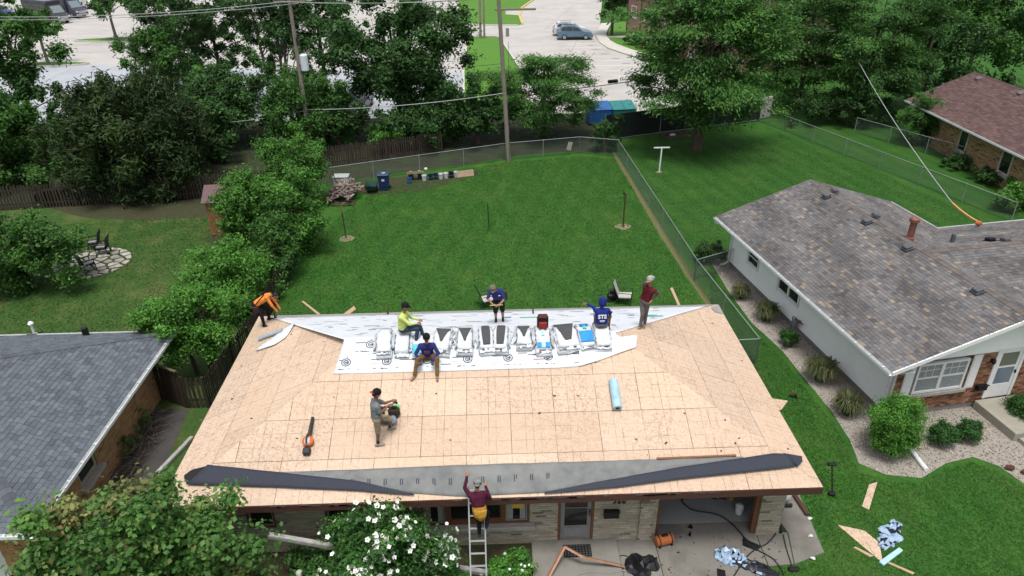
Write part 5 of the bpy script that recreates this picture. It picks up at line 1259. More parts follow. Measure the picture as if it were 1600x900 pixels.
# woodpile on its pallet
wp = thing('woodpile', 'heap of split grey firewood on a pallet by the rear fence', 'woodpile', at0(540,318)); random.seed(31)
LOGM = M('split_firewood', (.24,.20,.17), (.12,.095,.078), 9, .95, rnd=.45, stretch=(1,1,3)); lg = []
for k in range(5):
    m = MB(); r = random.uniform(.055,.085); n = random.choice((3,4,5)); L = .42; a = [2*pi*i/n+random.uniform(-.2,.2) for i in range(n)]; rr_ = [r*random.uniform(.8,1.2) for _ in a]
    vs = [(cos(t_)*q_, -L/2, sin(t_)*q_) for t_, q_ in zip(a, rr_)]+[(cos(t_)*q_*.95, L/2, sin(t_)*q_*.95) for t_, q_ in zip(a, rr_)]; m.add(vs, [tuple(range(n)), tuple(reversed(range(n, 2*n)))]+[(i, n+i, n+(i+1) % n, (i+1) % n) for i in range(n)]); lg.append(m.data('log', LOGM))
for k in range(240):
    x = random.gauss(-.1,.5); y = random.gauss(.75,.75)
    if not (-1.1 < x < .75 and -.35 < y < 2.2): continue
    hm = max(.1, .95*(1-(x/1.25)**2)*(1-((y-.9)/1.6)**2)); inst(random.choice(lg), 'log', wp, (x, y, .16+hm*random.uniform(.5,1.0)), (random.uniform(-.5,.5), random.uniform(0,3), random.choice((0,1.57))+random.gauss(0,.5)), (1,random.uniform(.8,1.25),1))
MB().lathe([(.05,0),(.42,.05),(.42,1.0),(.1,1.2)], (-.15,.85,.0), 10, sx=1.2, sy=1.9).build('heap_core', M('dark_heap', (.05,.04,.032), (.03,.025,.02), 9), wp).scale = (1,1,.55)
for y in (-.4,-.15,.1): MB().box((-.1,y,.13), (1.3,.1,.02)).build('pallet_board', WOODL, wp)
for x in (-.7,-.1,.5): MB().box((x,-.15,.06), (.09,.7,.11)).build('pallet_bearer', WOODL, wp)
for i, (px, py, h, lx, ly) in enumerate(((526,300,1.9,-.7,.2),(531,308,1.7,-.25,.1),(573,303,1.6,.05,0))):
    p = at0(px, py); m = MB(); m.box((lx*.5,ly*.5,h/2), (.05,.05,sqrt(h*h+lx*lx)), ry=math.atan2(lx, h)); b = m.build('wooden_stake', WOODL); b.location = p
    tag(b, ('leaning wooden stake at the far left of the firewood heap', 'wooden stake leaning through the front of the firewood heap', 'upright wooden stake at the right end of the firewood heap')[i], 'stake')
t = thing('storage_box', 'pale grey deck box behind the firewood heap', 'box', at0(535,292)); PGR = M('pale_grey_plastic', (.36,.40,.39), (.3,.34,.33), 5, .5); MB().box((0,0,.35), (.95,.6,.7), bev=.05).build('body', PGR, t); MB().box((0,0,.74), (1.0,.66,.1), bev=.05).build('lid', PGR, t)
t = thing('wheelie_bin', 'tall dark blue wheeled bin at the rear fence', 'bin', at0(601,296)); DBL = M('dark_blue_plastic', (.016,.036,.12), (.012,.028,.095), 5, .5)
MB().add([(-.27,-.27,.05),(.27,-.27,.05),(.27,.27,.05),(-.27,.27,.05),(-.33,-.34,1.0),(.33,-.34,1.0),(.33,.34,1.0),(-.33,.34,1.0)], [(3,2,1,0),(4,5,6,7),(0,1,5,4),(1,2,6,5),(2,3,7,6),(3,0,4,7)]).build('body', DBL, t); MB().box((0,0,1.04), (.72,.74,.09), bev=.04).build('lid', M('worn_blue_lid', (.035,.06,.11), (.025,.045,.09), 5, .5), t)
MB().box((0,-.345,.72), (.17,.01,.13)).build('label_plate', WPL, t); MB().box((.02,0,1.09), (.2,.12,.012)).build('lid_sticker', WPL, t)
for sx in (-1,1): MB().tube([(sx*.3,.3,.1),(sx*.36,.3,.1)], .1, 12).build('wheel', BLACK, t)
for z, w_ in ((.35,.05),(.5,.05)): MB().box((0,-.30,z), (.34,.03,w_)).build('rib', DBL, t)
t = thing('garden_cart', 'low dark green garden cart beside the firewood heap', 'cart', at0(581,300)); TG = M('teal_green_plastic', (.02,.075,.055), (.015,.055,.042), 5, .5)
MB().add([(-.28,-.3,.2),(.28,-.3,.2),(.28,.3,.2),(-.28,.3,.2),(-.36,-.45,.55),(.36,-.45,.5),(.36,.45,.55),(-.36,.45,.6)], [(3,2,1,0),(0,1,5,4),(1,2,6,5),(2,3,7,6),(3,0,4,7)]).build('tub', TG, t)
for sx in (-1,1): MB().tube([(sx*.3,.1,.17),(sx*.37,.1,.17)], .17, 12).build('wheel', BLACK, t)
MB().tube([(0,-.4,.5),(0,-.75,.75)], .02, 6).build('handle', BLACK, t)
BUCK = {}
def bucket(px, py, mat, label, h=.37, r=.15):
    t = thing('bucket', label, 'bucket', at0(px, py), 0, 'buckets along the rear fence'); m = MB(); m.lathe([(r*.83,0),(r,h),(r*1.07,h),(r*1.07,h-.05),(r,h-.06)], (0,0,0), 14, cap=False); m.lathe([(r*.8,.02),(r*.93,h-.1)], (0,0,0), 14); m.build('pail', mat, t); MB().tube([(-r,0,h-.06),(-r*.7,-r*1.0,h-.17),(r*.7,-r*1.0,h-.17),(r,0,h-.06)], .007, 5).build('handle', GALV, t)
WB = WPL; NVB = M('navy_plastic', (.012,.02,.075), (.01,.016,.055), 5, .5)
for px, py, mt, lb_ in ((663,282,WPL,'white bucket standing in front of the plank shelf'),(689,279.5,WPL,'white bucket, left one of the touching white pair by the fence'),(697,278.5,WPL,'white bucket, right one of the touching white pair by the fence'),(705,277.5,BLACK,'black bucket between white buckets at the rear fence'),(713,276.5,WPL,'white bucket against the leaning board at the rear fence'),(673,281,NVB,'navy bucket right of the plank shelf'),(681,280,NVB,'navy bucket left of the white bucket pair'),(640,286.5,M('mid_blue_plastic',(.03,.10,.24),(.025,.08,.2),5,.5),'mid blue bucket under the left end of the plank shelf')): bucket(px, py, mt, lb_, r=.155 if mt is not BLACK else .17)
t = thing('plank_shelf', 'low plank shelf resting on crates at the rear fence', 'shelf', at0(650,281), .22); MB().box((0,.05,.46), (1.1,.4,.035)).build('plank', WOODL, t)
for x in (-.3,.3): MB().box((x,.1,.22), (.3,.3,.42), bev=.02).build('crate', NVB, t)
MB().ell((-.3,.05,.54), (.13,.1,.07)).build('terracotta_lump', M('terracotta', (.34,.17,.1), (.28,.13,.08), 6), t); MB().ell((.25,.1,.53), (.1,.08,.06)).build('clay_pot', M('tan_clay', (.42,.30,.2), (.35,.24,.16), 6), t)
b_ = MB().ell((0,0,.11), (.11,.11,.11), 14, 10).build('ball', WPL, smooth=True); p = G(666,277); b_.location = (p.x, p.y+.1, .42); tag(b_, 'white ball resting above the buckets at the rear fence', 'ball')
bd = MB().box((0,0,.22), (1.15,.03,.42), rx=-.45); b_ = bd.build('leaning_board', M('pale_plywood', (.34,.25,.17), (.26,.19,.13), 6, .85)); p = G(727,276); b_.location = (p.x,p.y,0); b_.rotation_euler = (0,0,.3); tag(b_, 'pale plywood board leaning on the rear fence right of the buckets', 'board')
sg = MB().box((0,0,.55), (.32,.02,.6), ry=.2); b_ = sg.build('feed_bag', M('pale_sack', (.46,.44,.38), (.3,.27,.2), 8)); p = G(889,241); b_.location = (p.x,p.y-.12,0.1); b_.rotation_euler = (.1,0,.1); tag(b_, 'pale sack hung on the rear chain link fence', 'sack')
# fire-pit chairs
CUSH = M('lilac_grey_cushion', (.26,.24,.26), (.2,.18,.2), 8, .9)
def arm_chair(px, py, rz, label):
    t = thing('garden_chair', label, 'chair', at0(px, py), rz, 'black chairs round the flagstone circle')
    for x in (-.27,.27):
        MB().tube([(x,-.27,0),(x,-.25,.62)], .025, 6).build('leg', BLACK, t); MB().tube([(x,.27,0),(x,.22,.45),(x,.36,1.0)], .025, 6).build('leg', BLACK, t); MB().box((x,-.02,.63), (.06,.6,.035)).build('armrest', BLACK, t)
    MB().box((0,-.02,.38), (.54,.54,.05)).build('seat_frame', BLACK, t); MB().box((0,-.03,.44), (.46,.48,.08), bev=.03).build('cushion', CUSH, t)
    for k in range(4): MB().tube([(-.26,.24+.04*k,.5+.15*k),(.26,.24+.04*k,.5+.15*k)], .035, 6).build('back_slat', BLACK, t)
arm_chair(150,389,radians(-75),'black garden chair with pale cushion, farthest of the three'); arm_chair(163,397,radians(-80),'black garden chair with pale cushion, rightmost of the three'); arm_chair(139,423,radians(140),'black garden chair at the near side of the flagstone circle')
# small shed behind the shrubs
sh = thing('garden_shed', 'small red brown wooden shed half hidden by shrubs', 'shed', at0(350,368), .12); SHW = M('red_brown_boards', (.27,.125,.06), (.19,.085,.042), 7, .8, rnd=.25, stretch=(1,1,.3))
MB().box((.0,1.2,1.0), (1.3,2.2,2.0)).build('walls', M('shed_wall_grey', (.12,.10,.08), (.08,.065,.05), 7), sh); bm_ = MB().box((0,0,.95), (.135,.03,1.85)).data('board', SHW)
for k in range(9): inst(bm_, 'board', sh, (-.58+.145*k,.08,0))
rf = MB(); rf.slab([(-.8,-.1,1.95),(.8,-.1,1.95),(.8,1.25,2.5),(-.8,1.25,2.5)], (0,-.43,.9), .05); rf.slab([(-.8,1.25,2.5),(.8,1.25,2.5),(.8,2.6,1.95),(-.8,2.6,1.95)], (0,.43,.9), .05); rf.build('roof', M('mauve_shingles', (.14,.085,.085), (.1,.06,.06), 9), sh)
# dumpsters in the lot
def dumpster(px, py, col, label, rz):
    t = thing('dumpster', label, 'dumpster', at0(px, py), rz, 'dumpsters behind the green screen'); MB().add([(-.85,-.75,.15),(.85,-.75,.15),(.85,.75,.15),(-.85,.75,.15),(-.95,-.8,1.2),(.95,-.8,1.2),(.95,.8,1.5),(-.95,.8,1.5)], [(3,2,1,0),(4,5,6,7),(0,1,5,4),(1,2,6,5),(2,3,7,6),(3,0,4,7)]).build('bin', col, t)
    for x in (-.48,.48): MB().box((x,0,1.39), (.93,1.68,.04), rx=math.atan2(.3,1.6)).build('lid', col, t)
    for x in (-.97,.97): MB().box((x,-.1,.8), (.06,.5,.14)).build('fork_pocket', DGR, t)
dumpster(934,192,M('blue_dumpster_paint', (.03,.12,.34), (.025,.1,.28), 4, .5),'blue dumpster left of the green one behind the screen',.1); dumpster(971,191,M('green_dumpster_paint', (.03,.20,.19), (.025,.16,.155), 4, .5),'teal green dumpster right of the blue one behind the screen',.1)
t = thing('raised_bed', 'low wooden raised bed frame under the big locust tree', 'raised bed', at0(1058,213), .25)
for c, d in (((0,-.6,.12),(2.4,.06,.24)),((0,.6,.12),(2.4,.06,.24)),((-1.2,0,.12),(.06,1.2,.24)),((1.2,0,.12),(.06,1.2,.24))): MB().box(c, d).build('frame_board', WOODL, t)
MB().box((0,0,.1), (2.3,1.1,.12)).build('soil', SOIL, t); MB().ell((-.5,-.2,.22), (.25,.18,.1)).build('pale_stone', WPL, t)
# gas meter on the white wall
gm_ = thing('gas_meter', 'grey gas meter with pipes against the white siding wall', 'gas meter', RW @ Vector((wx-.22,6.3,0)), radians(8.83)); MB().box((0,0,.55), (.2,.28,.34), bev=.05).build('meter', M('meter_grey', (.17,.18,.2), (.13,.14,.16), 6), gm_)
MB().tube([(0,.2,0),(0,.2,.75),(0,0,.8),(0,-.3,.75),(.1,-.4,.7)], .022, 6).build('pipe', DGR, gm_); MB().ell((0,-.25,.78), (.09,.09,.05)).build('regulator', M('dusky_red', (.16,.06,.06), (.12,.05,.05), 6), gm_)
p = at0(1421,704); b_ = MB(); q_ = G(1447,737); b_.tube([(0,0,.07),(q_.x-p[0],q_.y-p[1],.07)], .075, 10); o_ = b_.build('drain_pipe', GUTW); o_.location = p; tag(o_, 'white drain pipe lying on the gravel in front of the globe shrub', 'pipe')
for px, py, lb_ in ((1577,733,'left of two dark brown stones on the front gravel'),(1602,740,'dark brown stone at the right edge on the front gravel')):
    m = MB().ell((0,0,.06), (.16,.11,.09), 9, 6); m.v = [(x*random.uniform(.85,1.15), y*random.uniform(.85,1.15), z) for x, y, z in m.v]; o_ = m.build('stone', M('red_brown_lava', (.09,.04,.032), (.05,.025,.02), 12, .95)); o_.location = at0(px, py); tag(o_, lb_, 'stone')
# patio chairs behind the house
def patio_chair(px, py, rz, label):
    t = thing('patio_chair', label, 'chair', at0(px, py), rz, 'patio chairs on the back lawn'); SLG = M('pale_sling', (.42,.41,.38), (.36,.35,.32), 7, .8)
    MB().add([(-.27,-.3,.42),(.27,-.3,.42),(.27,.25,.38),(-.27,.25,.38),(-.27,.5,1.05),(.27,.5,1.05)], [(0,1,2,3),(3,2,5,4)]).build('sling', SLG, t)
    m = MB(); m.add([(-.27,-.3,.40),(.27,-.3,.40),(.27,.25,.36),(-.27,.25,.36),(-.27,.52,1.04),(.27,.52,1.04)], [(3,2,1,0),(4,5,2,3)]); m.build('sling_back', SLG, t)
    for x in (-.29,.29): MB().tube([(x,-.3,0),(x,-.32,.42),(x,-.3,.62),(x,.25,.62)], .018, 6).build('leg', DGR, t); MB().tube([(x,.42,0),(x,.25,.38),(x,.52,1.06)], .018, 6).build('leg', DGR, t)
patio_chair(975,473,radians(75),'pale sling patio chair beside a black machine on the back lawn'); patio_chair(762,478,radians(105),'pale sling patio chair behind the man in the navy shirt')
t = thing('air_compressor', 'small black air compressor beside the patio chair on the back lawn', 'compressor', at0(957,470)); MB().tube([(-.25,0,.25),(-.2,0,.25),(.2,0,.25),(.25,0,.25)], [.1,.17,.17,.1], 12).build('tank', BLACK, t); MB().box((0,0,.5), (.3,.22,.22), bev=.04).build('motor', DGR, t)
for x in (-.2,.2): MB().tube([(x,-.16,.1),(x,-.11,.1)], .1, 10).build('wheel', DGR, t)
MB().tube([(-.2,.1,.4),(-.25,.15,.75),(.25,.15,.75),(.2,.1,.4)], .015, 6).build('handle', DGR, t)
def board(pxs, label, mat=None, th=.02, z=.03, name='osb_offcut', cat='board'):
    P = [G(*p, z) for p in pxs]; c = sum(P, Vector())/len(P); poly = [(p.x-c.x, p.y-c.y) for p in P]
    if area2(poly) < 0: poly = poly[::-1]
    m = MB().prism(poly, 0, th); me = m.data(name, mat or OSB); add_uv(me, lambda co: (co.x, co.y)); o = bpy.data.objects.new(name, me); COL.objects.link(o); o.location = (c.x, c.y, z-th); return tag(o, label, cat)
PINE = M('pine_plank', (.44,.31,.19), (.36,.25,.15), 6, .8, stretch=(1,8,1))
board([(471,471),(474,470),(500,490),(497,492)], 'narrow wooden plank on the lawn behind the left rear eave', PINE, .05, .06, 'plank', 'plank')
board([(533,493),(553,478),(556,483),(541,494)], 'pale wood offcut on the lawn just behind the rear eave', PINE, .05, .06, 'plank', 'plank')
board([(1047,450),(1051,449),(1063,476),(1059,477)], 'narrow wooden plank on the lawn near the side fence', PINE, .05, .06, 'plank', 'plank')
board([(1358,757),(1371,753),(1358,796),(1347,791)], 'small slanted sheathing offcut lying on the front right lawn')
board([(1309,820),(1346,828),(1352,830),(1374,848),(1379,877),(1373,874),(1344,850)], 'large pointed sheathing offcut lying on the front right lawn')
board([(1333,855),(1337,854),(1365,868),(1360,870)], 'thin wood strip beside the large pointed sheathing offcut', PINE, .03, .04, 'wood_strip', 'strip')
board([(1386,879),(1390,878),(1430,895),(1426,897)], 'thin wood strip below the pale blue foam board', PINE, .03, .04, 'wood_strip', 'strip')
board([(1374,877),(1405,855),(1411,860),(1381,883)], 'pale blue foam board offcut on the front right lawn', M('pale_blue_foam', (.36,.55,.62), (.32,.5,.57), 5, .7), .05, .07, 'foam_board', 'foam board')
board([(1203,622),(1231,626),(1221,640),(1207,642)], 'sheathing offcut on the grass beside the right eave')
# crumpled plastic wrap on lawn and drive
def crumple(name, label, spine, wdt, mats, seed, cat='plastic', hgt=.12, z0=0.0):
    rr = random.Random(seed); S = polyline([Vector((*p[:2],0)) for p in spine], 14); m = MB(); n = 7; vs = []; c = S[0].copy()
    for i, p in enumerate(S):
        d = (S[min(i+1,13)]-S[max(i-1,0)]).normalized(); s = Vector((-d.y,d.x,0)); w = wdt*(.35+.65*sin(pi*(i+.6)/14.2))*rr.uniform(.75,1.25)
        for k in range(n): u = (k/(n-1)-.5); q_ = p-c+s*(u*w)+d*rr.uniform(-.03,.03); q_.z = z0+.012+hgt*rr.random()*(1-(2*u)**2*.8); vs.append(q_)
    for i in range(13):
        for k in range(n-1): m.add([vs[i*n+k], vs[i*n+k+1], vs[(i+1)*n+k+1], vs[(i+1)*n+k]], [(0,1,2,3)], 0 if rr.random() < .55 else rr.randrange(len(mats)))
    bm = [(v[0],v[1],z0+.004) for v in vs]; per = [k for k in range(n)]+[i*n+n-1 for i in range(1,14)]+[13*n+k for k in range(n-2,-1,-1)]+[i*n for i in range(12,0,-1)]
    for a, b in zip(per, per[1:]+per[:1]): m.add([vs[a], bm[a], bm[b], vs[b]], [(0,1,2,3)], 0)
    o = m.build(name, mats, smooth=True); o.location = c; return tag(o, label, cat)
PBL = M('pale_blue_plastic', (.34,.45,.58), (.22,.32,.46), 5, .3); PBK = M('black_plastic_film', (.014,.016,.022), (.010,.011,.015), 7, .4)
crumple('plastic_wrapper', 'crumpled blue white and black wrapper beside the large offcut on the lawn', [G(1376,857),G(1386,845),G(1396,826),G(1402,816)], .55, [PBL,PBK,PBK], 41, 'wrapper', .13)
crumple('plastic_wrapper', 'bulging pale blue plastic wrapper on the driveway concrete', [G(1118,866,.04),G(1130,868,.04),G(1145,871,.04),G(1163,875,.04)], .62, [PBL,PBL,PBK], 42, 'wrapper', .22, .04)
crumple('plastic_wrapper', 'long black plastic sleeve trailing from the blue wrapper on the driveway', [G(1135,876,.04),G(1160,880,.04),G(1185,888,.04),G(1216,900,.04)], .42, [PBK,PBK,PBK,PBL], 45, 'wrapper', .12, .04)
crumple('torn_felt', 'torn heap of black felt on the walk below the front door', [G(978,890,.04),G(1000,884,.04),G(1026,878,.04)], .75, [BLACK,PBK], 43, 'felt', .2, .035)
def scrap(pxs, label, z=.045): return board(pxs, label, BLACK, .015, z, 'felt_scrap', 'felt scrap')
scrap([(1161,836),(1169,844),(1190,853),(1183,861),(1160,852)], 'angular black felt scrap lying near the garage opening'); scrap([(1120,888),(1133,891),(1134,900),(1121,903)], 'square black felt scrap at the lower edge of the driveway')
scrap([(1079,818),(1083,824),(1082,826),(1074,824)], 'tiny black felt scrap just inside the garage floor joint', .06); scrap([(1079,829),(1080,838),(1075,836),(1077,832)], 'small black felt scrap on the garage apron', .06)
bits = MB(); random.seed(77)
for k in range(60):
    p = G(random.uniform(1030,1230), random.uniform(838,900), .037); s = random.uniform(.01,.035); bits.box(p, (s*random.uniform(1,2.5), s, .008), rz=random.uniform(0,3))
o_ = bits.build('driveway_debris', BLACK); o_['kind'] = 'stuff'; o_['label'] = 'tiny dark shingle crumbs scattered on the driveway'
# orange roll bag, cables, tools
p = G(1037,849,.04); t = thing('orange_tank', 'orange cylindrical portable tank with black ends beside the garage opening', 'tank', p, .25)
MB().tube([(-.26,0,.16),(-.22,0,.16),(.22,0,.16),(.26,0,.16)], [.11,.155,.155,.11], 14).build('tank', M('burnt_orange_paint', (.42,.12,.03), (.34,.095,.025), 4, .35), t); MB().box((0,0,.33), (.2,.1,.05), bev=.02).build('handle', BLACK, t)
for x in (-.18,.18): MB().box((x,0,.02), (.05,.3,.04)).build('foot', BLACK, t); MB().tube([(x-.02,0,.16),(x+.02,0,.16)], .16, 14).build('band', DGR, t)
def cable(pxs, z, r, label, mat=CABD):
    P = [G(*p, z) for p in pxs]; Q = smooth_poly([(p.x,p.y) for p in P], 5)[:-5*1+0]; Q = Q[:5*(len(P)-1)+1]; c = P[0]
    o = MB().tube([(x-c.x, y-c.y, 0) for x, y in Q], r, 6).build('cable', mat); o.location = c; return tag(o, label, 'cable')
cable([(1068,781),(1080,796),(1120,804),(1145,820),(1160,842)], .07, .02, 'black cable snaking out across the garage floor'); cable([(1160,845),(1185,860),(1210,875),(1222,898)], .055, .018, 'black hose curving over the right part of the driveway'); cable([(1212,832),(1200,848),(1175,862),(1160,880),(1148,902)], .055, .018, 'black hose from the corner tool down the driveway'); cable([(1224,836),(1229,858),(1236,880),(1238,892)], .05, .016, 'thin black cord down the outer driveway slab')
cable([(968,870),(980,869),(985,878),(978,892)], .05, .012, 'short dark cord looped on the front walk'); cable([(905,899),(925,893),(950,896),(975,890)], .12, .012, 'grey cord lying across the porch slab', GALV)
p = G(1218,829,.04); t = thing('nail_gun', 'dark pneumatic nail gun standing by the garage corner', 'nail gun', p); MB().box((0,0,.16), (.1,.26,.12), bev=.03).build('body', DGR, t); MB().tube([(0,-.08,.14),(0,-.1,.0)], .03, 8).build('nose', BLACK, t); MB().tube([(0,.06,.1),(0,.16,.03)], .028, 8).build('grip', BLACK, t); MB().box((0,.0,.05), (.05,.26,.05), rx=.5).build('magazine', GALV, t)
p = G(1228,786,.03); t = thing('white_bag', 'white bag and dark tools at the outer corner of the garage wall', 'bag', p); MB().ell((0,.1,.22), (.16,.14,.24)).build('bag', WPL, t); MB().box((0,-.15,.06), (.25,.1,.1), bev=.02).build('tool', BLACK, t)
p = G(1240,890,.03); b_ = MB().box((0,0,.04), (.3,.14,.08), bev=.03).build('black_pad', BLACK); b_.location = p; tag(b_, 'small black pad on the grass at the driveway corner', 'pad')
for px, py, lb_ in ((1270,873,'crumpled white paper scrap at the outer driveway corner'),(1266,838,'tiny white scrap on the outer driveway slab'),(1265,811,'white scrap at the driveway edge by the dark edging')):
    m = MB().ell((0,0,.03), (.07,.05,.035), 7, 5); m.v = [(x*random.uniform(.6,1.4), y*random.uniform(.6,1.4), z) for x, y, z in m.v]; o_ = m.build('paper_scrap', WPL); o_.location = G(px, py, .03); tag(o_, lb_, 'scrap')
a, b = G(1241,774,.05), G(1262,806,.05); o_ = MB().tube([(0,0,.05), b-a+Vector((0,0,.05))], .07, 8, flat=.6).build('edging', BROWN); o_.location = a; tag(o_, 'dark brown edging timber beside the outer driveway slab', 'edging')
# copper coloured flashing on the porch, doormat
FLS = M('copper_flashing', (.30,.16,.10), (.22,.11,.07), 5, .45, metal=.2)
t = thing('bent_flashing', 'bent copper coloured flashing strip leaning across the porch slab', 'flashing', G(882,853,.1)); o0 = Vector(t.location)
pts3 = [G(855,905,.15), G(882,854,.62), G(911,870,.45), G(976,885,.12)]
for a, b in zip(pts3, pts3[1:]): d = b-a; m = MB(); m.tube([a-o0, b-o0], .05, 4, flat=.4); m.build('strip', FLS, t)
t = thing('doormat', 'black perforated doormat on the porch slab at the front door', 'doormat', G(902,861,.10), .0); MB().box((0,0,.012), (.78,.42,.022)).build('mat', BLACK, t); hm = MB()
for i in range(9):
    for j in range(5): hm.box((-.34+.085*i,-.16+.08*j,.0245), (.035,.035,.002), rz=.78)
hm.build('perforations', M('mat_hole_grey', (.11,.11,.11), (.08,.08,.08), 5), t, stuff=True)
# loose gutters
def loose(a, b, label, mat, w=.12):
    a, b = Vector(a), Vector(b); t = thing('loose_gutter', label, 'gutter', a); d = b-a; m = MB(); s = Vector((-d.y,d.x,0)).normalized(); u = s.cross(d.normalized())
    for off, ww in ((s*(w/2),.008),(-s*(w/2),.008)): m.add([off-u*.05-s*ww, off-u*.05+s*ww, off+u*.05+s*ww, off+u*.05-s*ww, d+off-u*.05-s*ww, d+off-u*.05+s*ww, d+off+u*.05+s*ww, d+off+u*.05-s*ww], [(0,1,2,3),(7,6,5,4),(0,4,5,1),(1,5,6,2),(2,6,7,3),(3,7,4,0)])
    m.build('side', mat, t); m = MB(); m.add([-s*(w/2)-u*.055, s*(w/2)-u*.055, s*(w/2)+d-u*.055, -s*(w/2)+d-u*.055, -s*(w/2)-u*.065, s*(w/2)-u*.065, s*(w/2)+d-u*.065, -s*(w/2)+d-u*.065], [(0,1,2,3),(7,6,5,4),(0,4,5,1),(1,5,6,2),(2,6,7,3),(3,7,4,0)]); m.build('bottom', mat, t); return t
GG = M('weathered_gutter_grey', (.40,.395,.38), (.26,.25,.235), 6, .55)
loose((-5.9,-4.75,1.55), (1.3,-5.35,.08), 'long weathered gutter lying slanted across the front shrubs', GG); loose(G(246,740,.08), G(300,684,.08), 'pale gutter length on the grass left of the stripped house', GG)
# things seen inside the garage
yl = MB().box((0,0,1.0), (.14,.05,2.0), rx=.12); o_ = yl.build('yellow_board', M('yellow_board', (.36,.25,.07), (.3,.2,.05), 5)); o_.location = (7.12,-2.7,.05); tag(o_, 'upright yellow board just inside the garage opening', 'board')
crumple('garage_bag', 'green white and black plastic bag on the garage floor', [(6.55,-2.45),(6.8,-2.2),(7.0,-1.9)], .7, [M('dark_green_bag', (.02,.05,.035), (.015,.035,.025), 6, .4),WPL,BLACK], 44, 'bag', .3, .055)
o_ = MB().lathe([(.1,0),(.13,.3),(.05,.36)], (0,0,0), 12).build('white_jug', WPL); o_.location = (7.2,-3.1,.05); tag(o_, 'white jug beside the brown garage jamb', 'jug')
p = G(1299,774); t = thing('push_tool', 'black long handled magnet sweeper standing in the grass by the roof corner', 'tool', p); MB().tube([(0,0,.12),(-.08,.25,1.0)], .02, 8).build('handle', BLACK, t); MB().box((0,0,.08), (.22,.14,.12), bev=.03).build('head', BLACK, t); MB().box((-.08,.26,1.02), (.3,.12,.1), bev=.03).build('grip', BLACK, t)
for k in range(5): pass
# brush pile by the tan brick wall
bp_ = MB(); random.seed(51)
for k in range(90):
    c = Vector((random.gauss(-11.75,.22), random.uniform(-1.2,2.2), random.uniform(.05,.35))); d = Vector((random.gauss(0,.5), random.gauss(0,.6), random.gauss(.12,.2))); bp_.tube([c-d*.6, c+Vector((0,0,.1)), c+d*.6], [.012,.010,.005], 4)
o_ = bp_.build('brush_pile', M('dry_twigs', (.15,.12,.095), (.08,.065,.05), 7, .9)); tag(o_, 'heap of dry grey twigs against the tan brick side wall', 'brush pile')
# extension ladder
a, b = G(746.5,930,0), Vector((-.42,-4.78,2.75)); top = onY(757,768,-4.72); lx_ = top.x
ld = thing('ladder', 'aluminium extension ladder leaning on the front eave under the climbing man', 'ladder', (lx_-.22,-6.05,0)); up = Vector((.03,1.32,3.05)); LAD = M('ladder_aluminium', (.58,.6,.62), (.48,.5,.52), 6, .35, metal=.5)
for x in (-.2,.2): MB().box(Vector((x,0,0))+up/2, (.035,.075,up.length), rx=-math.atan2(up.y, up.z)).build('rail', LAD, ld)
for k in range(10): p = up*((k+.6)/10); MB().box(p, (.37,.05,.03), rx=-math.atan2(up.y, up.z)).build('rung', LAD, ld)
for x in (-.2,.2): MB().box((x,-.02,.03), (.06,.12,.05)).build('foot', BLACK, ld)
# ================================================================== VEGETATION
def leaf_mat(name, rough=.55, trans=.32):
    if name in MATS: return MATS[name]
    m, nt, b = newmat(name); g = N(nt); a = g.add('ShaderNodeAttribute'); a.attribute_name = 'tint'
    g.link(a.outputs['Color'], b.inputs['Base Color']); b.inputs['Roughness'].default_value = rough; b.inputs['Specular IOR Level'].default_value = .25
    t = g.add('ShaderNodeBsdfTranslucent'); hv = g.add('ShaderNodeHueSaturation'); hv.inputs['Value'].default_value = 1.25; hv.inputs['Hue'].default_value = .503; g.link(a.outputs['Color'], hv.inputs['Color']); g.link(hv.outputs[0], t.inputs['Color'])
    mx = g.add('ShaderNodeMixShader'); mx.inputs[0].default_value = trans; g.link(b.outputs[0], mx.inputs[1]); g.link(t.outputs[0], mx.inputs[2]); g.link(mx.outputs[0], nt.nodes['Material Output'].inputs['Surface'])
    return m
LEAF = leaf_mat('leaf'); NEEDLE = leaf_mat('needle', .7, .12)
BARK = M('bark', (.105,.08,.06), (.055,.042,.032), 10, .95, .5, .02, stretch=(1,1,.3)); BARKG = M('grey_bark', (.17,.15,.13), (.10,.088,.075), 10, .95, .5, .02, stretch=(1,1,.3))
def unit(v): return v/np.maximum(1e-9, np.linalg.norm(v, axis=-1, keepdims=True))
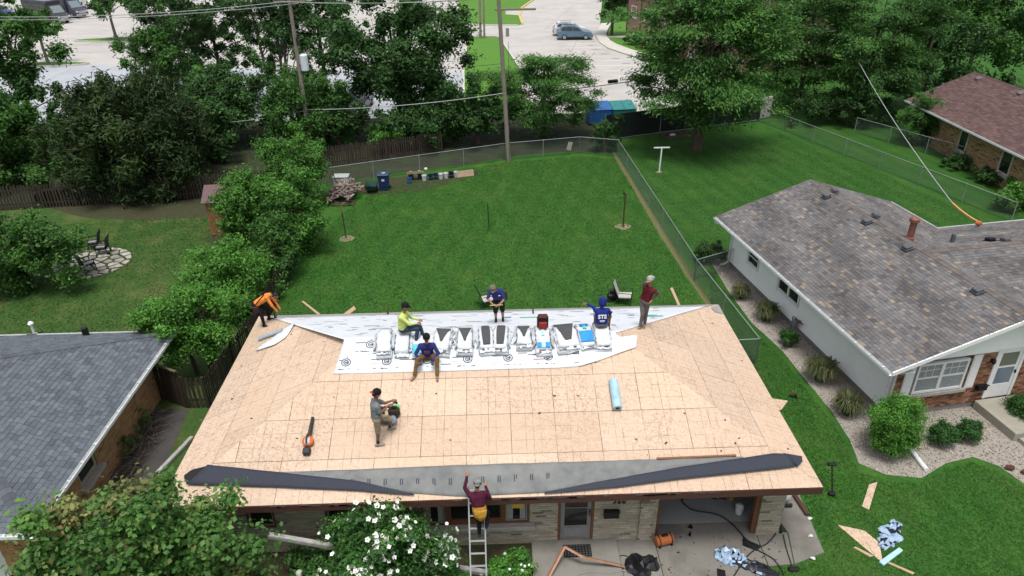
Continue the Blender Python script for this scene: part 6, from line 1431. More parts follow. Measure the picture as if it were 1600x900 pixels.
def leaves(rng, C, R, n, size, pal, aspect=.5, up=.5, droop=.0, shell=2.2, spray=None, cv=.22, ctr=None, topbias=.3):
    """leaf quads spread through clumps C (k,3) with radii R (k,3)"""
    k = len(C); w = (R[:,0]*R[:,1]*R[:,2])**(2/3); idx = rng.choice(k, n, p=w/w.sum())
    d = unit(rng.normal(size=(n,3))); flip = (d[:,2] < 0) & (rng.random(n) < topbias); d[flip,2] *= -1
    u = np.minimum(np.abs(rng.normal(size=n))*.5+.42*rng.random(n), 1.45); P = C[idx]+d*R[idx]*u[:,None]
    out = d*np.array([1,1,1.0]); nrm = unit(out*.55+np.array([0,0,up])+rng.normal(size=(n,3))*.45)
    axis = rng.normal(size=(n,3)); 
    if spray is not None: axis = spray[idx]+rng.normal(size=(n,3))*.5
    axis[:,2] -= droop; axis = unit(axis-nrm*np.sum(axis*nrm,1,keepdims=True)); s = np.cross(nrm, axis)
    L = size*rng.uniform(.65,1.35,(n,1)); Wd = L*aspect
    V = np.stack([P-axis*L/2, P+s*Wd/2+nrm*L*.06, P+axis*L/2-nrm*L*.08, P-s*Wd/2+nrm*L*.06], 1).reshape(-1,3)
    F = np.arange(4*n).reshape(n,4)
    pal = np.array(pal); ck = rng.random((k,1)); cl = pal[rng.integers(0, len(pal), k)]
    base = cl[idx]*.5+pal[rng.integers(0, len(pal), n)]*.5; base = base*np.array([.84,1,.88])*1.85*(1+cv*(ck[idx]*2-1))*rng.uniform(.75,1.25,(n,1))
    return V, F, np.repeat(base, 4, 0)
def ztop(px, py, y): return onY(px, py, y).z
PAL = dict(
    broad=[(.030,.068,.014),(.040,.085,.018),(.024,.056,.012),(.050,.098,.022)],
    dark=[(.022,.050,.013),(.030,.064,.017),(.017,.040,.011),(.038,.072,.02)],
    locust=[(.036,.082,.018),(.050,.105,.024),(.030,.070,.016),(.062,.118,.026)],
    juniper=[(.013,.023,.007),(.018,.030,.009),(.010,.019,.006),(.027,.040,.010)],
    bright=[(.045,.108,.016),(.060,.135,.022),(.034,.085,.013),(.075,.15,.028)],
    feather=[(.032,.062,.02),(.042,.078,.025),(.026,.052,.017)],
    near=[(.036,.078,.018),(.05,.104,.024),(.030,.064,.016),(.066,.118,.03),(.042,.09,.02)],
    globe=[(.052,.12,.018),(.066,.15,.024),(.04,.095,.014)],
    box=[(.026,.064,.016),(.034,.078,.02),(.02,.052,.013)],
    grassy=[(.07,.10,.03),(.05,.085,.025),(.11,.125,.05),(.14,.13,.06)])
def plant(name, label, cat, x, y, z0, z1, rx, ry, kind='broad', nclump=60, n=20000, size=.18, trunk=None, pal=None, seed=0, cr=(.16,.28), flat=1.0, aspect=.5, up=.5, droop=0, ragged=.18, group=None, shell=2.2, inner=.25, bark=None, limbs=9, trunkr=.16, shape='oval', mat=None, stems=1, lean=(0,0), topbias=.3, core=0, sink=0.0):
    rng = np.random.default_rng(seed+101); t = thing(name, label, cat, (x, y, 0), 0, group)
    zq = z0; z0 = z0-sink; H = (z1-z0)/2; cz = (z1+z0)/2; d = unit(rng.normal(size=(nclump,3))); rad = (inner+(1-inner)*rng.random(nclump)**.42)
    P = d*rad[:,None]
    if shape == 'cone': s_ = 1-.62*np.clip((P[:,2]+1)/2, 0, 1); P[:,0] *= s_*1.25; P[:,1] *= s_*1.25
    if shape == 'vase': s_ = .55+.55*np.clip((P[:,2]+1)/2, 0, 1); P[:,0] *= s_; P[:,1] *= s_
    if shape == 'dome': P[:,2] = np.where(P[:,2] < 0, P[:,2]*.9, P[:,2]); P[:,:2] *= np.where(P[:,2:3] < -.2, 1.02, 1)
    P *= (1+ragged*rng.normal(size=(nclump,1))); P = np.clip(P, -1.25, 1.25)
    m0 = min(rx, ry, H*1.3); r = m0*rng.uniform(cr[0], cr[1], (nclump,1)); R = np.concatenate([r*rng.uniform(.85,1.3,(nclump,1)), r*rng.uniform(.85,1.3,(nclump,1)), r*flat*rng.uniform(.8,1.15,(nclump,1))], 1)
    sc = np.array([max(.05, rx-r.mean()*.45), max(.05, ry-r.mean()*.45), max(.05, H-r.mean()*flat*.45)])
    C = P*sc+np.array([lean[0], lean[1], cz]); C[:,2] = np.where(C[:,2] < zq+.25, zq+.25+.5*rng.random(nclump), C[:,2])
    spray = unit(np.concatenate([P[:,:2], P[:,2:3]*.3+.15], 1)) if kind in ('locust','juniper','feather') else None
    if kind == 'juniper': spray = unit(np.concatenate([P[:,:2]*.8, np.full((nclump,1), .55)], 1))
    V, F, col = leaves(rng, C, R, n, size, pal or PAL[kind], aspect, up, droop, shell, spray, topbias=topbias)
    npmesh('crown', V, F, mat or (NEEDLE if kind in ('juniper','globe') else LEAF), t, col=col)
    tb = MB(); rr = random.Random(seed); bk = bark or BARK
    for s in range(stems):
        ox, oy = (rr.uniform(-.3,.3)*rx*.5*(stems > 1), rr.uniform(-.3,.3)*ry*.5*(stems > 1)); zt = cz if trunk is None else trunk
        tr = trunkr/(1 if stems == 1 else 1.7)
        tb.tube([(ox,oy,-.1),(ox*1.2+rr.uniform(-.1,.1),oy*1.2,zt*.5),(ox*1.6+lean[0]*.6,oy*1.6+lean[1]*.6,zt),(ox*2+lean[0],oy*2+lean[1],z0+(z1-z0)*.75)], [tr*1.35,tr,tr*.8,tr*.25], 8)
        for k in range(limbs):
            c = C[rng.integers(0, nclump)]; zs = zt*rr.uniform(.55,1.0); a = Vector((ox*1.4,oy*1.4,zs)); b = Vector(c); mid = a.lerp(b,.5)+Vector((0,0,.08*(b-a).length)); q_ = tr*rr.uniform(.28,.5)
            tb.tube([a, mid, b], [q_, q_*.65, q_*.2], 5)
    tb.build('trunk', bk, t)
    return t
def tree_px(name, label, cat, pl, pr_, pt, pb_, y, dx=0, ry=None, zb=None, **kw):
    """crown extents measured on the photo at a known distance y"""
    pc = (pl+pr_)/2; pm = (pt+pb_)/2; c = onY(pc, pm, y); rx = (onY(pr_, pm, y).x-onY(pl, pm, y).x)/2; z1 = ztop(pc, pt, y); z0 = ztop(pc, pb_, y) if zb is None else zb
    ry = ry or rx*.9
    # the upper silhouette is seen slightly in front of the crown centre: correct for depth
    return plant(name, label, cat, c.x+dx, y, max(.05, z0), z1, rx, ry, **kw)
TG_ = 'trees along the rear boundary'
tree_px('broadleaf_tree', 'dense broadleaf tree filling the left edge behind the picket fence', 'tree', -120, 98, 120, 335, 27.5, ry=3.2, nclump=100, n=42000, size=.24, seed=1, kind='broad', sink=2.0, group=TG_, trunkr=.2, cr=(.15,.26))
tree_px('broadleaf_tree', 'loose crowned tree at the upper left corner above the buses', 'tree', -60, 85, -30, 150, 33, ry=2.6, zb=4.2, nclump=42, n=15000, size=.26, seed=2, kind='broad', group=TG_, ragged=.35, cr=(.16,.26), trunkr=.14)
tree_px('evergreen_tree', 'large dark olive evergreen spreading over the picket fence', 'tree', 75, 342, 108, 345, 25.3, ry=4.3, zb=.05, nclump=210, n=58000, size=.345, seed=3, kind='juniper', aspect=.24, up=.2, cr=(.12,.22), flat=1.1, ragged=.12, sink=1.5, trunkr=.25, group=TG_)
tree_px('feathery_tree', 'tall open feathery tree with thin trunks, left of two at the lot edge', 'tree', 190, 345, -60, 165, 43, ry=3.4, zb=2.0, nclump=90, n=27000, size=.31, seed=4, kind='feather', aspect=.3, ragged=.3, cr=(.14,.24), stems=3, trunkr=.2, bark=BARKG, group=TG_, limbs=12, droop=.3, trunk=6)
tree_px('feathery_tree', 'tall open feathery tree behind the transformer pole at the lot edge', 'tree', 310, 530, -70, 130, 44, ry=3.6, zb=3.6, nclump=90, n=24000, size=.31, seed=5, kind='feather', aspect=.3, ragged=.3, cr=(.12,.22), stems=3, trunkr=.22, bark=BARKG, group=TG_, limbs=14, droop=.3, trunk=6.5)
tree_px('broadleaf_tree', 'dark broadleaf tree between the evergreen and the transformer pole', 'tree', 280, 425, 95, 260, 35, ry=3, zb=.3, nclump=80, n=26000, size=.23, seed=6, kind='dark', group=TG_)
tree_px('broadleaf_tree', 'rounded green tree right behind the transformer pole base', 'tree', 395, 545, 110, 275, 32.5, ry=2.6, zb=.3, nclump=80, n=26000, size=.21, seed=7, kind='broad', group=TG_)
tree_px('broadleaf_tree', 'tall dense dark tree left of the middle utility pole', 'tree', 505, 752, -30, 225, 36.5, ry=4.4, zb=1.6, nclump=150, n=44000, size=.285, seed=8, kind='dark', group=TG_, stems=2, trunkr=.25, limbs=12, cr=(.13,.22), ragged=.16)
tree_px('understory_shrub', 'dark undergrowth shrub below the tall tree behind the rear fence', 'shrub', 620, 765, 140, 245, 34, ry=2.0, zb=.1, nclump=60, n=18000, size=.21, seed=9, kind='dark', group='shrubs behind the rear fence')
tree_px('light_shrub', 'small bright feathery shrub behind the rear fence left of middle', 'shrub', 572, 634, 194, 238, 31.6, ry=1.2, zb=.3, nclump=36, n=8000, size=.17, seed=10, kind='bright', aspect=.3, group='shrubs behind the rear fence')
tree_px('locust_tree', 'layered feathery locust tree right of the middle utility pole', 'tree', 752, 945, 80, 228, 35, ry=3.6, zb=.4, nclump=95, n=42000, size=.21, seed=11, kind='locust', aspect=.34, flat=.5, up=.8, droop=.35, ragged=.2, cr=(.18,.3), group=TG_)
tree_px('fence_vine', 'dark leafy vine clump over the corner of the rear fence', 'shrub', 918, 972, 188, 247, 31.2, ry=.9, zb=.1, nclump=36, n=9000, size=.16, seed=12, kind='dark', group='shrubs behind the rear fence')
tree_px('locust_tree', 'huge feathery locust tree with visible trunk in the right neighbour yard', 'tree', 978, 1238, -75, 205, 31.2, ry=4.9, zb=1.9, nclump=190, n=66000, size=.27, seed=13, kind='locust', aspect=.34, flat=.5, up=.8, droop=.35, ragged=.17, cr=(.17,.28), trunkr=.34, limbs=16, trunk=4.2, group=TG_)
tree_px('locust_tree', 'dark feathery locust tree just right of the huge one', 'tree', 1180, 1350, -80, 205, 41.5, ry=4.6, zb=.3, nclump=110, n=34000, size=.26, seed=14, kind='locust', aspect=.34, flat=.5, up=.8, droop=.3, cr=(.18,.3), group=TG_, pal=PAL['broad'])
tree_px('locust_tree', 'layered locust tree crossed by the pale service cable', 'tree', 1250, 1478, -40, 210, 38.0, ry=4.2, zb=.3, nclump=120, n=44000, size=.25, seed=15, kind='locust', aspect=.34, flat=.5, up=.8, droop=.3, cr=(.18,.3), group=TG_, pal=PAL['broad']+PAL['dark'][:1])
tree_px('broadleaf_tree', 'dense broadleaf tree behind the brown roof at upper right', 'tree', 1425, 1660, -120, 135, 47, ry=4.2, zb=.3, nclump=120, n=34000, size=.33, seed=16, kind='broad', group=TG_)
tree_px('broadleaf_tree', 'dark tree between the locusts and the brown roofed house', 'tree', 1375, 1520, 0, 200, 41, ry=2.8, zb=.3, nclump=70, n=24000, size=.25, seed=17, kind='dark', group=TG_)
tree_px('broadleaf_tree', 'dark tree mass at the top centre right behind the huge locust', 'tree', 1130, 1290, -140, 110, 58, ry=4, zb=.3, nclump=70, n=18000, size=.34, seed=18, kind='dark', group=TG_)
tree_px('light_tree', 'small light green tree at the left corner of the brown roofed house', 'tree', 1412, 1478, 142, 222, 31.5, ry=1.5, zb=.6, nclump=50, n=14000, size=.17, seed=19, kind='bright', aspect=.3, droop=.3, group=None, pal=PAL['locust'])
tree_px('broadleaf_tree', 'distant round tree at the left corner of the apartment block', 'tree', 928, 990, -60, 40, 79, ry=2.8, zb=2.2, nclump=50, n=10000, size=.36, seed=20, kind='dark')
for i, (x, y, r, lb_) in enumerate(((18.4,72.2,.9,'low shrub beside the apartment wall nearest its far corner'),(19.3,70.0,1.0,'low shrub beside the apartment wall, second from its far corner'),(20.2,67.6,1.0,'low shrub beside the apartment wall, third from its far corner'),(21.0,65.0,1.1,'low shrub beside the apartment wall nearest the locust tree'))):
    plant('foundation_shrub', lb_, 'shrub', x-.6, y, .05, 1.1, r, r*1.3, kind='dark', nclump=24, n=3000, size=.26, seed=30+i, limbs=3, trunkr=.05, group='shrubs at the apartment wall')
for i, (a, b, c, d, y, k, lb_) in enumerate(((255,380,150,300,30.5,'dark','dark undergrowth shrub right behind the evergreen'),(470,585,135,255,33.5,'dark','dark undergrowth shrub between the transformer pole and the tall tree'),(690,800,120,240,33.6,'dark','dark undergrowth shrub left of the middle utility pole'),(-50,118,100,300,31.5,'dark','dark tree filling the left edge behind the nearer one'),(120,235,135,250,30.5,'dark','dark shrub behind the left half of the evergreen'),(195,330,30,215,38,'broad','broad tree behind the top of the evergreen'),(370,530,60,230,37.5,'dark','dark tree behind the transformer pole'),(258,400,-45,130,47,'feather','open tree between the two feathery trees at the lot edge'),(430,560,-50,110,48,'feather','open tree just right of the transformer pole at the lot edge'),(590,700,170,250,32.6,'dark','leafy shrub touching the rear fence below the tall tree'))):
    tree_px('understory_shrub', lb_, 'shrub', a, b, c, d, y, ry=1.9, zb=.1 if k != 'feather' else 2.5, nclump=60, n=13000, size=.25 if k != 'feather' else .32, seed=130+i, kind=k, ragged=.2, group='shrubs behind the rear fence')
# lot trees on the islands
tree_px('lot_tree', 'young tree with bare lower branches on the near parking island', 'tree', 25, 104, 18, 78, 65.2, dx=-.3, zb=2.6, nclump=30, n=5000, size=.34, seed=40, kind='near', ragged=.3, trunkr=.15, limbs=12, bark=BARKG, group='young trees on the parking islands', cr=(.2,.32)); tree_px('lot_tree', 'young tree on the far parking island beside the buses', 'tree', 135, 202, -20, 38, 80.8, zb=3.0, nclump=30, n=5000, size=.38, seed=41, kind='near', ragged=.3, trunkr=.16, limbs=12, bark=BARKG, group='young trees on the parking islands', cr=(.2,.32))
# shrubs along the left property line
SG_ = 'shrubs along the left property line'
for i, (a, b, c, d, y, lb_, n_) in enumerate(((395,520,188,330,22.5,'tall shrub beside the woodpile, farthest of the property line row',30000),(338,445,268,402,16.8,'shrub in front of the red brown shed',22000),(395,512,262,420,16.0,'tall shrub in the middle of the property line row',32000),(292,425,365,520,9.6,'bright shrub left of the orange shirted worker',32000),(214,395,432,600,4.9,'bright low shrub hanging over the board gate and grey roof',34000),(395,470,340,455,12.8,'dark shrub just behind the orange shirted worker',16000))):
    tree_px('boundary_shrub', lb_, 'shrub', a, b, c, d, y, zb=.15 if i != 4 else .9, ry=1.7 if i != 4 else 1.4, sink=.6 if i != 4 else 0, nclump=80, n=n_, size=.155 if y > 11 else .125, seed=50+i, kind='bright' if i in (3,4) else 'broad', group=SG_, pal=(PAL['bright']+PAL['broad'][:2]) if i in (0,2,1) else None, stems=3, trunkr=.12, cr=(.18,.32), ragged=.16)
tree_px('yard_bush', 'broad leafy bush at the left edge beside the flagstone circle', 'shrub', -60, 122, 322, 475, 12.3, ry=2.0, zb=.1, nclump=80, n=30000, size=.16, seed=60, kind='broad', stems=3, ragged=.22, cr=(.16,.28))
# foreground tree, lower left
plant('front_tree', 'leafy front yard tree with yellowing tips at the lower left', 'tree', -7.95, -6.75, .9, 5.05, 2.75, 1.7, kind='near', nclump=140, n=44000, size=.128, seed=70, pal=PAL['near']*4+[(.07,.12,.03),(.13,.14,.05),(.16,.10,.05)], sink=.9, cr=(.16,.3), ragged=.2, aspect=.7, trunkr=.12, stems=2, limbs=14, inner=.2)
plant('front_tree', 'smaller leafy tree top at the bottom left corner', 'tree', -9.6, -7.7, .6, 3.6, 2.2, 1.2, kind='near', nclump=60, n=20000, size=.105, seed=71, pal=PAL['near']*3+[(.16,.15,.06)], cr=(.2,.34), ragged=.2, aspect=.7, trunkr=.1, stems=2)
# white flowering hibiscus
hb_ = plant('flowering_shrub', 'tall rose of sharon shrub covered in white blooms below the windows', 'shrub', -3.0, -5.4, .1, 2.95, 1.6, 1.1, kind='box', nclump=90, n=30000, size=.10, seed=72, cr=(.2,.34), ragged=.16, stems=4, trunkr=.08, aspect=.6, shape='oval', pal=PAL['box']*2+PAL['broad'])
WFL = leaf_mat('white_petal', .6, .3) if False else M('white_petal', (.72,.72,.72), (.66,.67,.64), 20, .6); fm = MB()
for k in range(5):
    a = 2*pi*k/5; c, s = cos(a), sin(a); p = Vector((c,s,0)); q_ = Vector((-s,c,0)); fm.add([(0,0,0), p*.028+q_*.026+Vector((0,0,.014)), p*.055+Vector((0,0,.022)), p*.028-q_*.026+Vector((0,0,.014))], [(0,3,2,1)], 0)
fm.ell((0,0,.012), (.010,.010,.016), 6, 4, mi=1); fme = fm.data('flower', [WFL, M('flower_eye', (.45,.42,.12), (.4,.35,.1), 8)])
random.seed(73); cr_ = [o for o in hb_.children if o.name.startswith('crown')][0]; NV = len(cr_.data.vertices); co = np.empty(NV*3, np.float32); cr_.data.vertices.foreach_get('co', co); co = co.reshape(-1,3)
camL = np.array(CAM_POS)-np.array(hb_.location); ctr = np.array([0,0,1.5]); vd = unit(camL-ctr); sel = np.where(((co-ctr)/np.array([1.55,1.1,1.2]))@vd > .62)[0] if False else np.where(np.linalg.norm((co-ctr)/np.array([1.55,1.05,1.45]),axis=1) > .84)[0]
sel = sel[(unit(co[sel]-ctr)@vd) > .12]; pick = np.random.default_rng(5).choice(sel, 210, replace=False)
for k in pick:
    p = Vector(co[k]); n_ = Vector(unit(co[k]-ctr)*.6+vd*.5+np.random.default_rng(int(k)).normal(size=3)*.35).normalized(); o = inst(fme, 'flower', hb_, p+n_*.05); o.rotation_euler = n_.to_track_quat('Z','Y').to_euler(); s = random.uniform(.9,1.75); o.scale = (s,s,s)
def mound(name, label, x, y, r, h, pal, n, size, seed, blooms=0, group=None, kind='box'):
    t = plant(name, label, 'plant', x, y, .03, h, r, r*.8, kind=kind, nclump=40, n=n, size=size, seed=seed, pal=pal, cr=(.22,.36), ragged=.15, trunkr=.03, limbs=3, aspect=.55, group=group)
    rr = random.Random(seed)
    for k in range(blooms):
        a = rr.uniform(0, 2*pi); ph = rr.uniform(.2,1.3); p = Vector((cos(a)*sin(ph)*r*.95, sin(a)*sin(ph)*r*.75, h*.5+cos(ph)*h*.52)); o = inst(fme, 'flower', t, p, (rr.uniform(-.5,.5)+.4, rr.uniform(-.5,.5), rr.uniform(0,6))); o.scale = (.8,.8,.8)
    return t
BG = [(.05,.12,.02),(.065,.15,.027),(.04,.095,.016)]
mound('flower_bed_plant', 'low bright green flowering plants right of the ladder foot', .42, -5.15, .62, .75, BG, 9000, .085, 74, 22); mound('flower_bed_plant', 'low bright green plants left of the ladder foot', -.85, -5.7, .75, .6, BG, 9000, .085, 75, 8)
mound('flower_bed_plant', 'dark leafy plant in the shade left of the flowering shrub', -5.05, -4.7, .6, .8, PAL['dark'], 6000, .10, 76, 0)
hp = MB(); random.seed(6)
for dx, dy, dz, mi in ((-.05,-.3,.78,0),(.02,-.45,.58,0),(.32,-.5,.5,1)): hp.ell((-5.05+dx,-4.75+dy,dz), (.085,.085,.075), 9, 7, mi)
MBs = [hp]; 
for k, (dx, dy, dz, mt, lb_) in enumerate(((-.05,-.55,.74,M('hydrangea_white',(.55,.58,.48),(.42,.46,.34),30,.8),'upper pale hydrangea head in the shade below the windows'),(.03,-.62,.52,MATS['hydrangea_white'] if 'hydrangea_white' in MATS else None,'lower pale hydrangea head in the shade below the windows'),(.36,-.68,.44,M('hydrangea_green',(.28,.33,.12),(.2,.25,.08),30,.8),'greenish hydrangea head in the shade below the windows'))):
    m = MB(); m.ell((0,0,0), (.095,.095,.085), 12, 9); m.v = [tuple(c*random.uniform(.88,1.1) for c in v) for v in m.v]; m.tube([(0,.02,-.06),(0,.12,-dz+.02)], .008, 4, mi=1); o = m.build('hydrangea_head', [mt or MATS['hydrangea_white'], LEAF]); o.location = (-5.05+dx,-4.75+dy,dz); tag(o, lb_, 'flower head')
# right neighbour's shrubs
p = G(1388,708); plant('globe_evergreen', 'large round bright evergreen shrub at the corner of the white house', 'shrub', p.x, p.y, .02, 2.2, .86, .86, kind='globe', nclump=110, n=34000, size=.085, seed=80, aspect=.25, cr=(.22,.34), ragged=.05, inner=.5, up=.3, trunkr=.06, shell=3)
for i, (px, py, r, lb_) in enumerate(((1468,694,.43,'clipped round boxwood left of the other beside the stoop'),(1510,688,.38,'clipped round boxwood nearer the stoop'),(1594,655,.6,'clipped boxwood right of the stoop at the frame edge'))):
    p = G(px, py); plant('boxwood', lb_, 'shrub', p.x, p.y, .02, r*1.55, r, r, kind='box', nclump=70, n=12000, size=.055, seed=83+i, cr=(.25,.36), ragged=.04, inner=.6, trunkr=.04, shell=3, group='clipped boxwoods on the gravel', aspect=.6)
def tuft(px, py, r, h, label, seed, n=420, pal=None):
    p = G(px, py); rng = np.random.default_rng(seed); t = thing('ornamental_grass', label, 'grass clump', (p.x, p.y, 0), 0, 'grass clumps along the white house'); pal = np.array(pal or PAL['grassy'])
    a = rng.uniform(0, 2*pi, n); rb = r*.25*np.sqrt(rng.random(n)); out = r*rng.uniform(.4,1.1,n); hh = h*rng.uniform(.6,1.1,n); w = .012+.01*rng.random(n); ca, sa = np.cos(a), np.sin(a); V = []; 
    pts = [(rb,0*hh),(rb+(out-rb)*.35,hh*.75),(rb+(out-rb)*.75,hh*.95),(out,hh*.62)]; cols = []
    for (rad, z), ws in zip(pts, (1,1,.7,.1)): 
        for s in (-1,1): V.append(np.stack([ca*rad-sa*w*ws*s, sa*rad+ca*w*ws*s, z+.01], -1))
    V = np.stack(V, 1); F = np.concatenate([np.stack([np.arange(n)*8+k for k in q_], -1) for q_ in ((0,1,3,2),(2,3,5,4),(4,5,7,6))]); c = pal[rng.integers(0, len(pal), n)]*rng.uniform(.7,1.2,(n,1))
    ob = npmesh('blades', V.reshape(-1,3), F, LEAF, t, col=np.repeat(c, 8, 0)); ob['kind'] = 'stuff'; return t
tuft(1156,466,.5,.6,'grassy clump nearest the rear corner of the white house',90); tuft(1196,500,.62,.75,'grassy clump second from the rear corner of the white house',91,520); tuft(1281,594,.72,.8,'grassy clump in the middle of the white wall',92,620); tuft(1322,646,.6,.75,'grassy clump beside the round evergreen shrub',93,560); tuft(1240,620,.2,.2,'tiny weed tuft at the gravel edge',94,60)
p = G(1229,540); plant('low_shrub', 'small dark leafy shrub by the gas meter', 'shrub', p.x, p.y, .02, .7, .36, .36, kind='box', nclump=40, n=6000, size=.07, seed=95, cr=(.25,.36), ragged=.1)
p = G(1115,418); plant('low_shrub', 'dark twiggy shrub at the rear corner of the white house', 'shrub', p.x, p.y+.6, .02, 1.1, .85, .6, kind='dark', nclump=40, n=8000, size=.1, seed=96, cr=(.22,.34), ragged=.2, pal=PAL['dark']+[(.06,.045,.025)])
for i, (px, py, r, h, lb_) in enumerate(((1585,330,1.5,1.5,'bright shrub at the far right edge below the tan brick house'),(1545,285,1.2,.9,'low weedy shrub below the tan brick wall'),(1500,262,1.2,.9,'low weedy shrub nearest the far fence end'),(1440,225,1.1,1.3,'dark weedy shrub behind the rusty fence'),(1600,300,1.2,1.2,'low shrub at the frame edge below the tan brick wall'))):
    p = G(px, py); plant('weedy_shrub', lb_, 'shrub', p.x, p.y, .02, h, r, r*.8, kind='bright' if i in (0,4) else 'dark', nclump=36, n=7000, size=.16, seed=100+i, cr=(.22,.34), ragged=.22, group='weedy shrubs by the tan brick house')
tree_px('understory_shrub', 'dark shrub under the locusts at the far corner of the right yard', 'shrub', 1240, 1420, 130, 208, 36.6, ry=1.6, zb=.05, nclump=60, n=16000, size=.2, seed=110, kind='dark', group='shrubs behind the rear fence')
# weeds and leaf litter at the gate
for i, (x, y, lb_) in enumerate(((-12.0,1.6,'straggly weeds at the foot of the tan brick wall'),(-11.9,.4,'sparse weeds beside the twig heap'))): plant('weed_clump', lb_, 'plant', x, y, .02, .45, .28, .6, kind='grassy', nclump=20, n=1200, size=.07, seed=120+i, cr=(.25,.4), trunkr=.01, limbs=2)
# short grass blades over the lawns near the camera
def grass_blades(polys, dens, hmin, hmax, cols, name, label, seed, ws=1.0):
    global RNG
    rng = np.random.default_rng(seed); XY = []
    for poly, n in polys: XY.append(scatter_poly(poly, n))
    XY = np.concatenate(XY); n = len(XY); a = rng.uniform(0, 2*pi, n); w = rng.uniform(.006,.014,n)*1.6*ws; h = rng.uniform(hmin,hmax,n); l = rng.normal(0,.055,(n,2))
    V = np.stack([np.stack([XY[:,0]+np.cos(a)*w, XY[:,1]+np.sin(a)*w, np.zeros(n)+.003],-1), np.stack([XY[:,0]-np.cos(a)*w, XY[:,1]-np.sin(a)*w, np.zeros(n)+.003],-1), np.stack([XY[:,0]+l[:,0], XY[:,1]+l[:,1], h],-1)],1).reshape(-1,3)
    c = np.array(cols)[rng.integers(0,len(cols),n)]*rng.uniform(.85,1.14,(n,1)); X_, Y_ = XY[:,0], XY[:,1]
    f = (np.sin(X_*1.3+np.sin(Y_*.9)*1.7)+np.sin(Y_*1.1+np.sin(X_*.7+1)*1.9)+np.sin(X_*.41-Y_*.53+2)+.8*np.sin(X_*3.1+Y_*2.3+np.sin(Y_*2.2)*2))/3.8; k_ = np.clip(f-.12, 0, 1)[:,None]*1.1; c = c*(1-k_)+np.array([.095,.165,.034])*k_; c = c*(1+.09*np.sign(np.sin((X_*.97+Y_*.24)*pi/.62)))[:,None]*(1-.14*np.clip(-f,0,1))[:,None]; o = npmesh(name, V, np.arange(3*n).reshape(n,3), LEAF, None, col=np.repeat(c,3,0)); o['kind'] = 'stuff'; o['label'] = label; return o  # stripe sheen from blade lean is multiplied into the blade colour
GC = [(.036,.128,.016),(.043,.143,.019),(.031,.112,.014),(.06,.145,.024)]
frontR = [tuple(G(*p)[:2]) for p in ((1108,418),(1142,470),(1176,516),(1222,560),(1262,612),(1298,656),(1326,702),(1341,738),(1385,752),(1440,755),(1480,732),(1520,722),(1560,737),(1610,767),(1640,910),(1190,910),(1190,886),(1242,887),(1290,868),(1262,800),(1225,690),(1160,560),(1110,478))]
backL = [(-9.2,4.9),(9.7,4.9),(9.3,12),(8.9,29.6),(6.2,30.2),(1.2,29.2),(-4,27.0),(-7,24.4),(-8.6,20.5),(-9.2,17)]
leftL = [(-26,10.5),(-26,4.6),(-12.6,4.6),(-10.3,9),(-10.6,18),(-14,21),(-24,20)]
rightL = [(10.4,5.0),(11.0,13.6),(20,17),(28,17.5),(22.4,34.6),(9.8,30)]
GB = GC
grass_blades([(frontR, 125000)], 0, .02, .055, GC, 'grass_blades', 'short green grass of the front right lawn', 7)
grass_blades([(backL, 135000)], 0, .02, .055, GB, 'grass_blades', 'mown green grass of the back yard', 8, 1.7)
grass_blades([(leftL, 50000), (rightL, 60000)], 0, .02, .055, [tuple(v*.85 for v in c) for c in GC], 'grass_blades', 'mown green grass of the neighbouring yards', 9, 1.9)  # blade colour darkened to carry the tree shade of the left yard
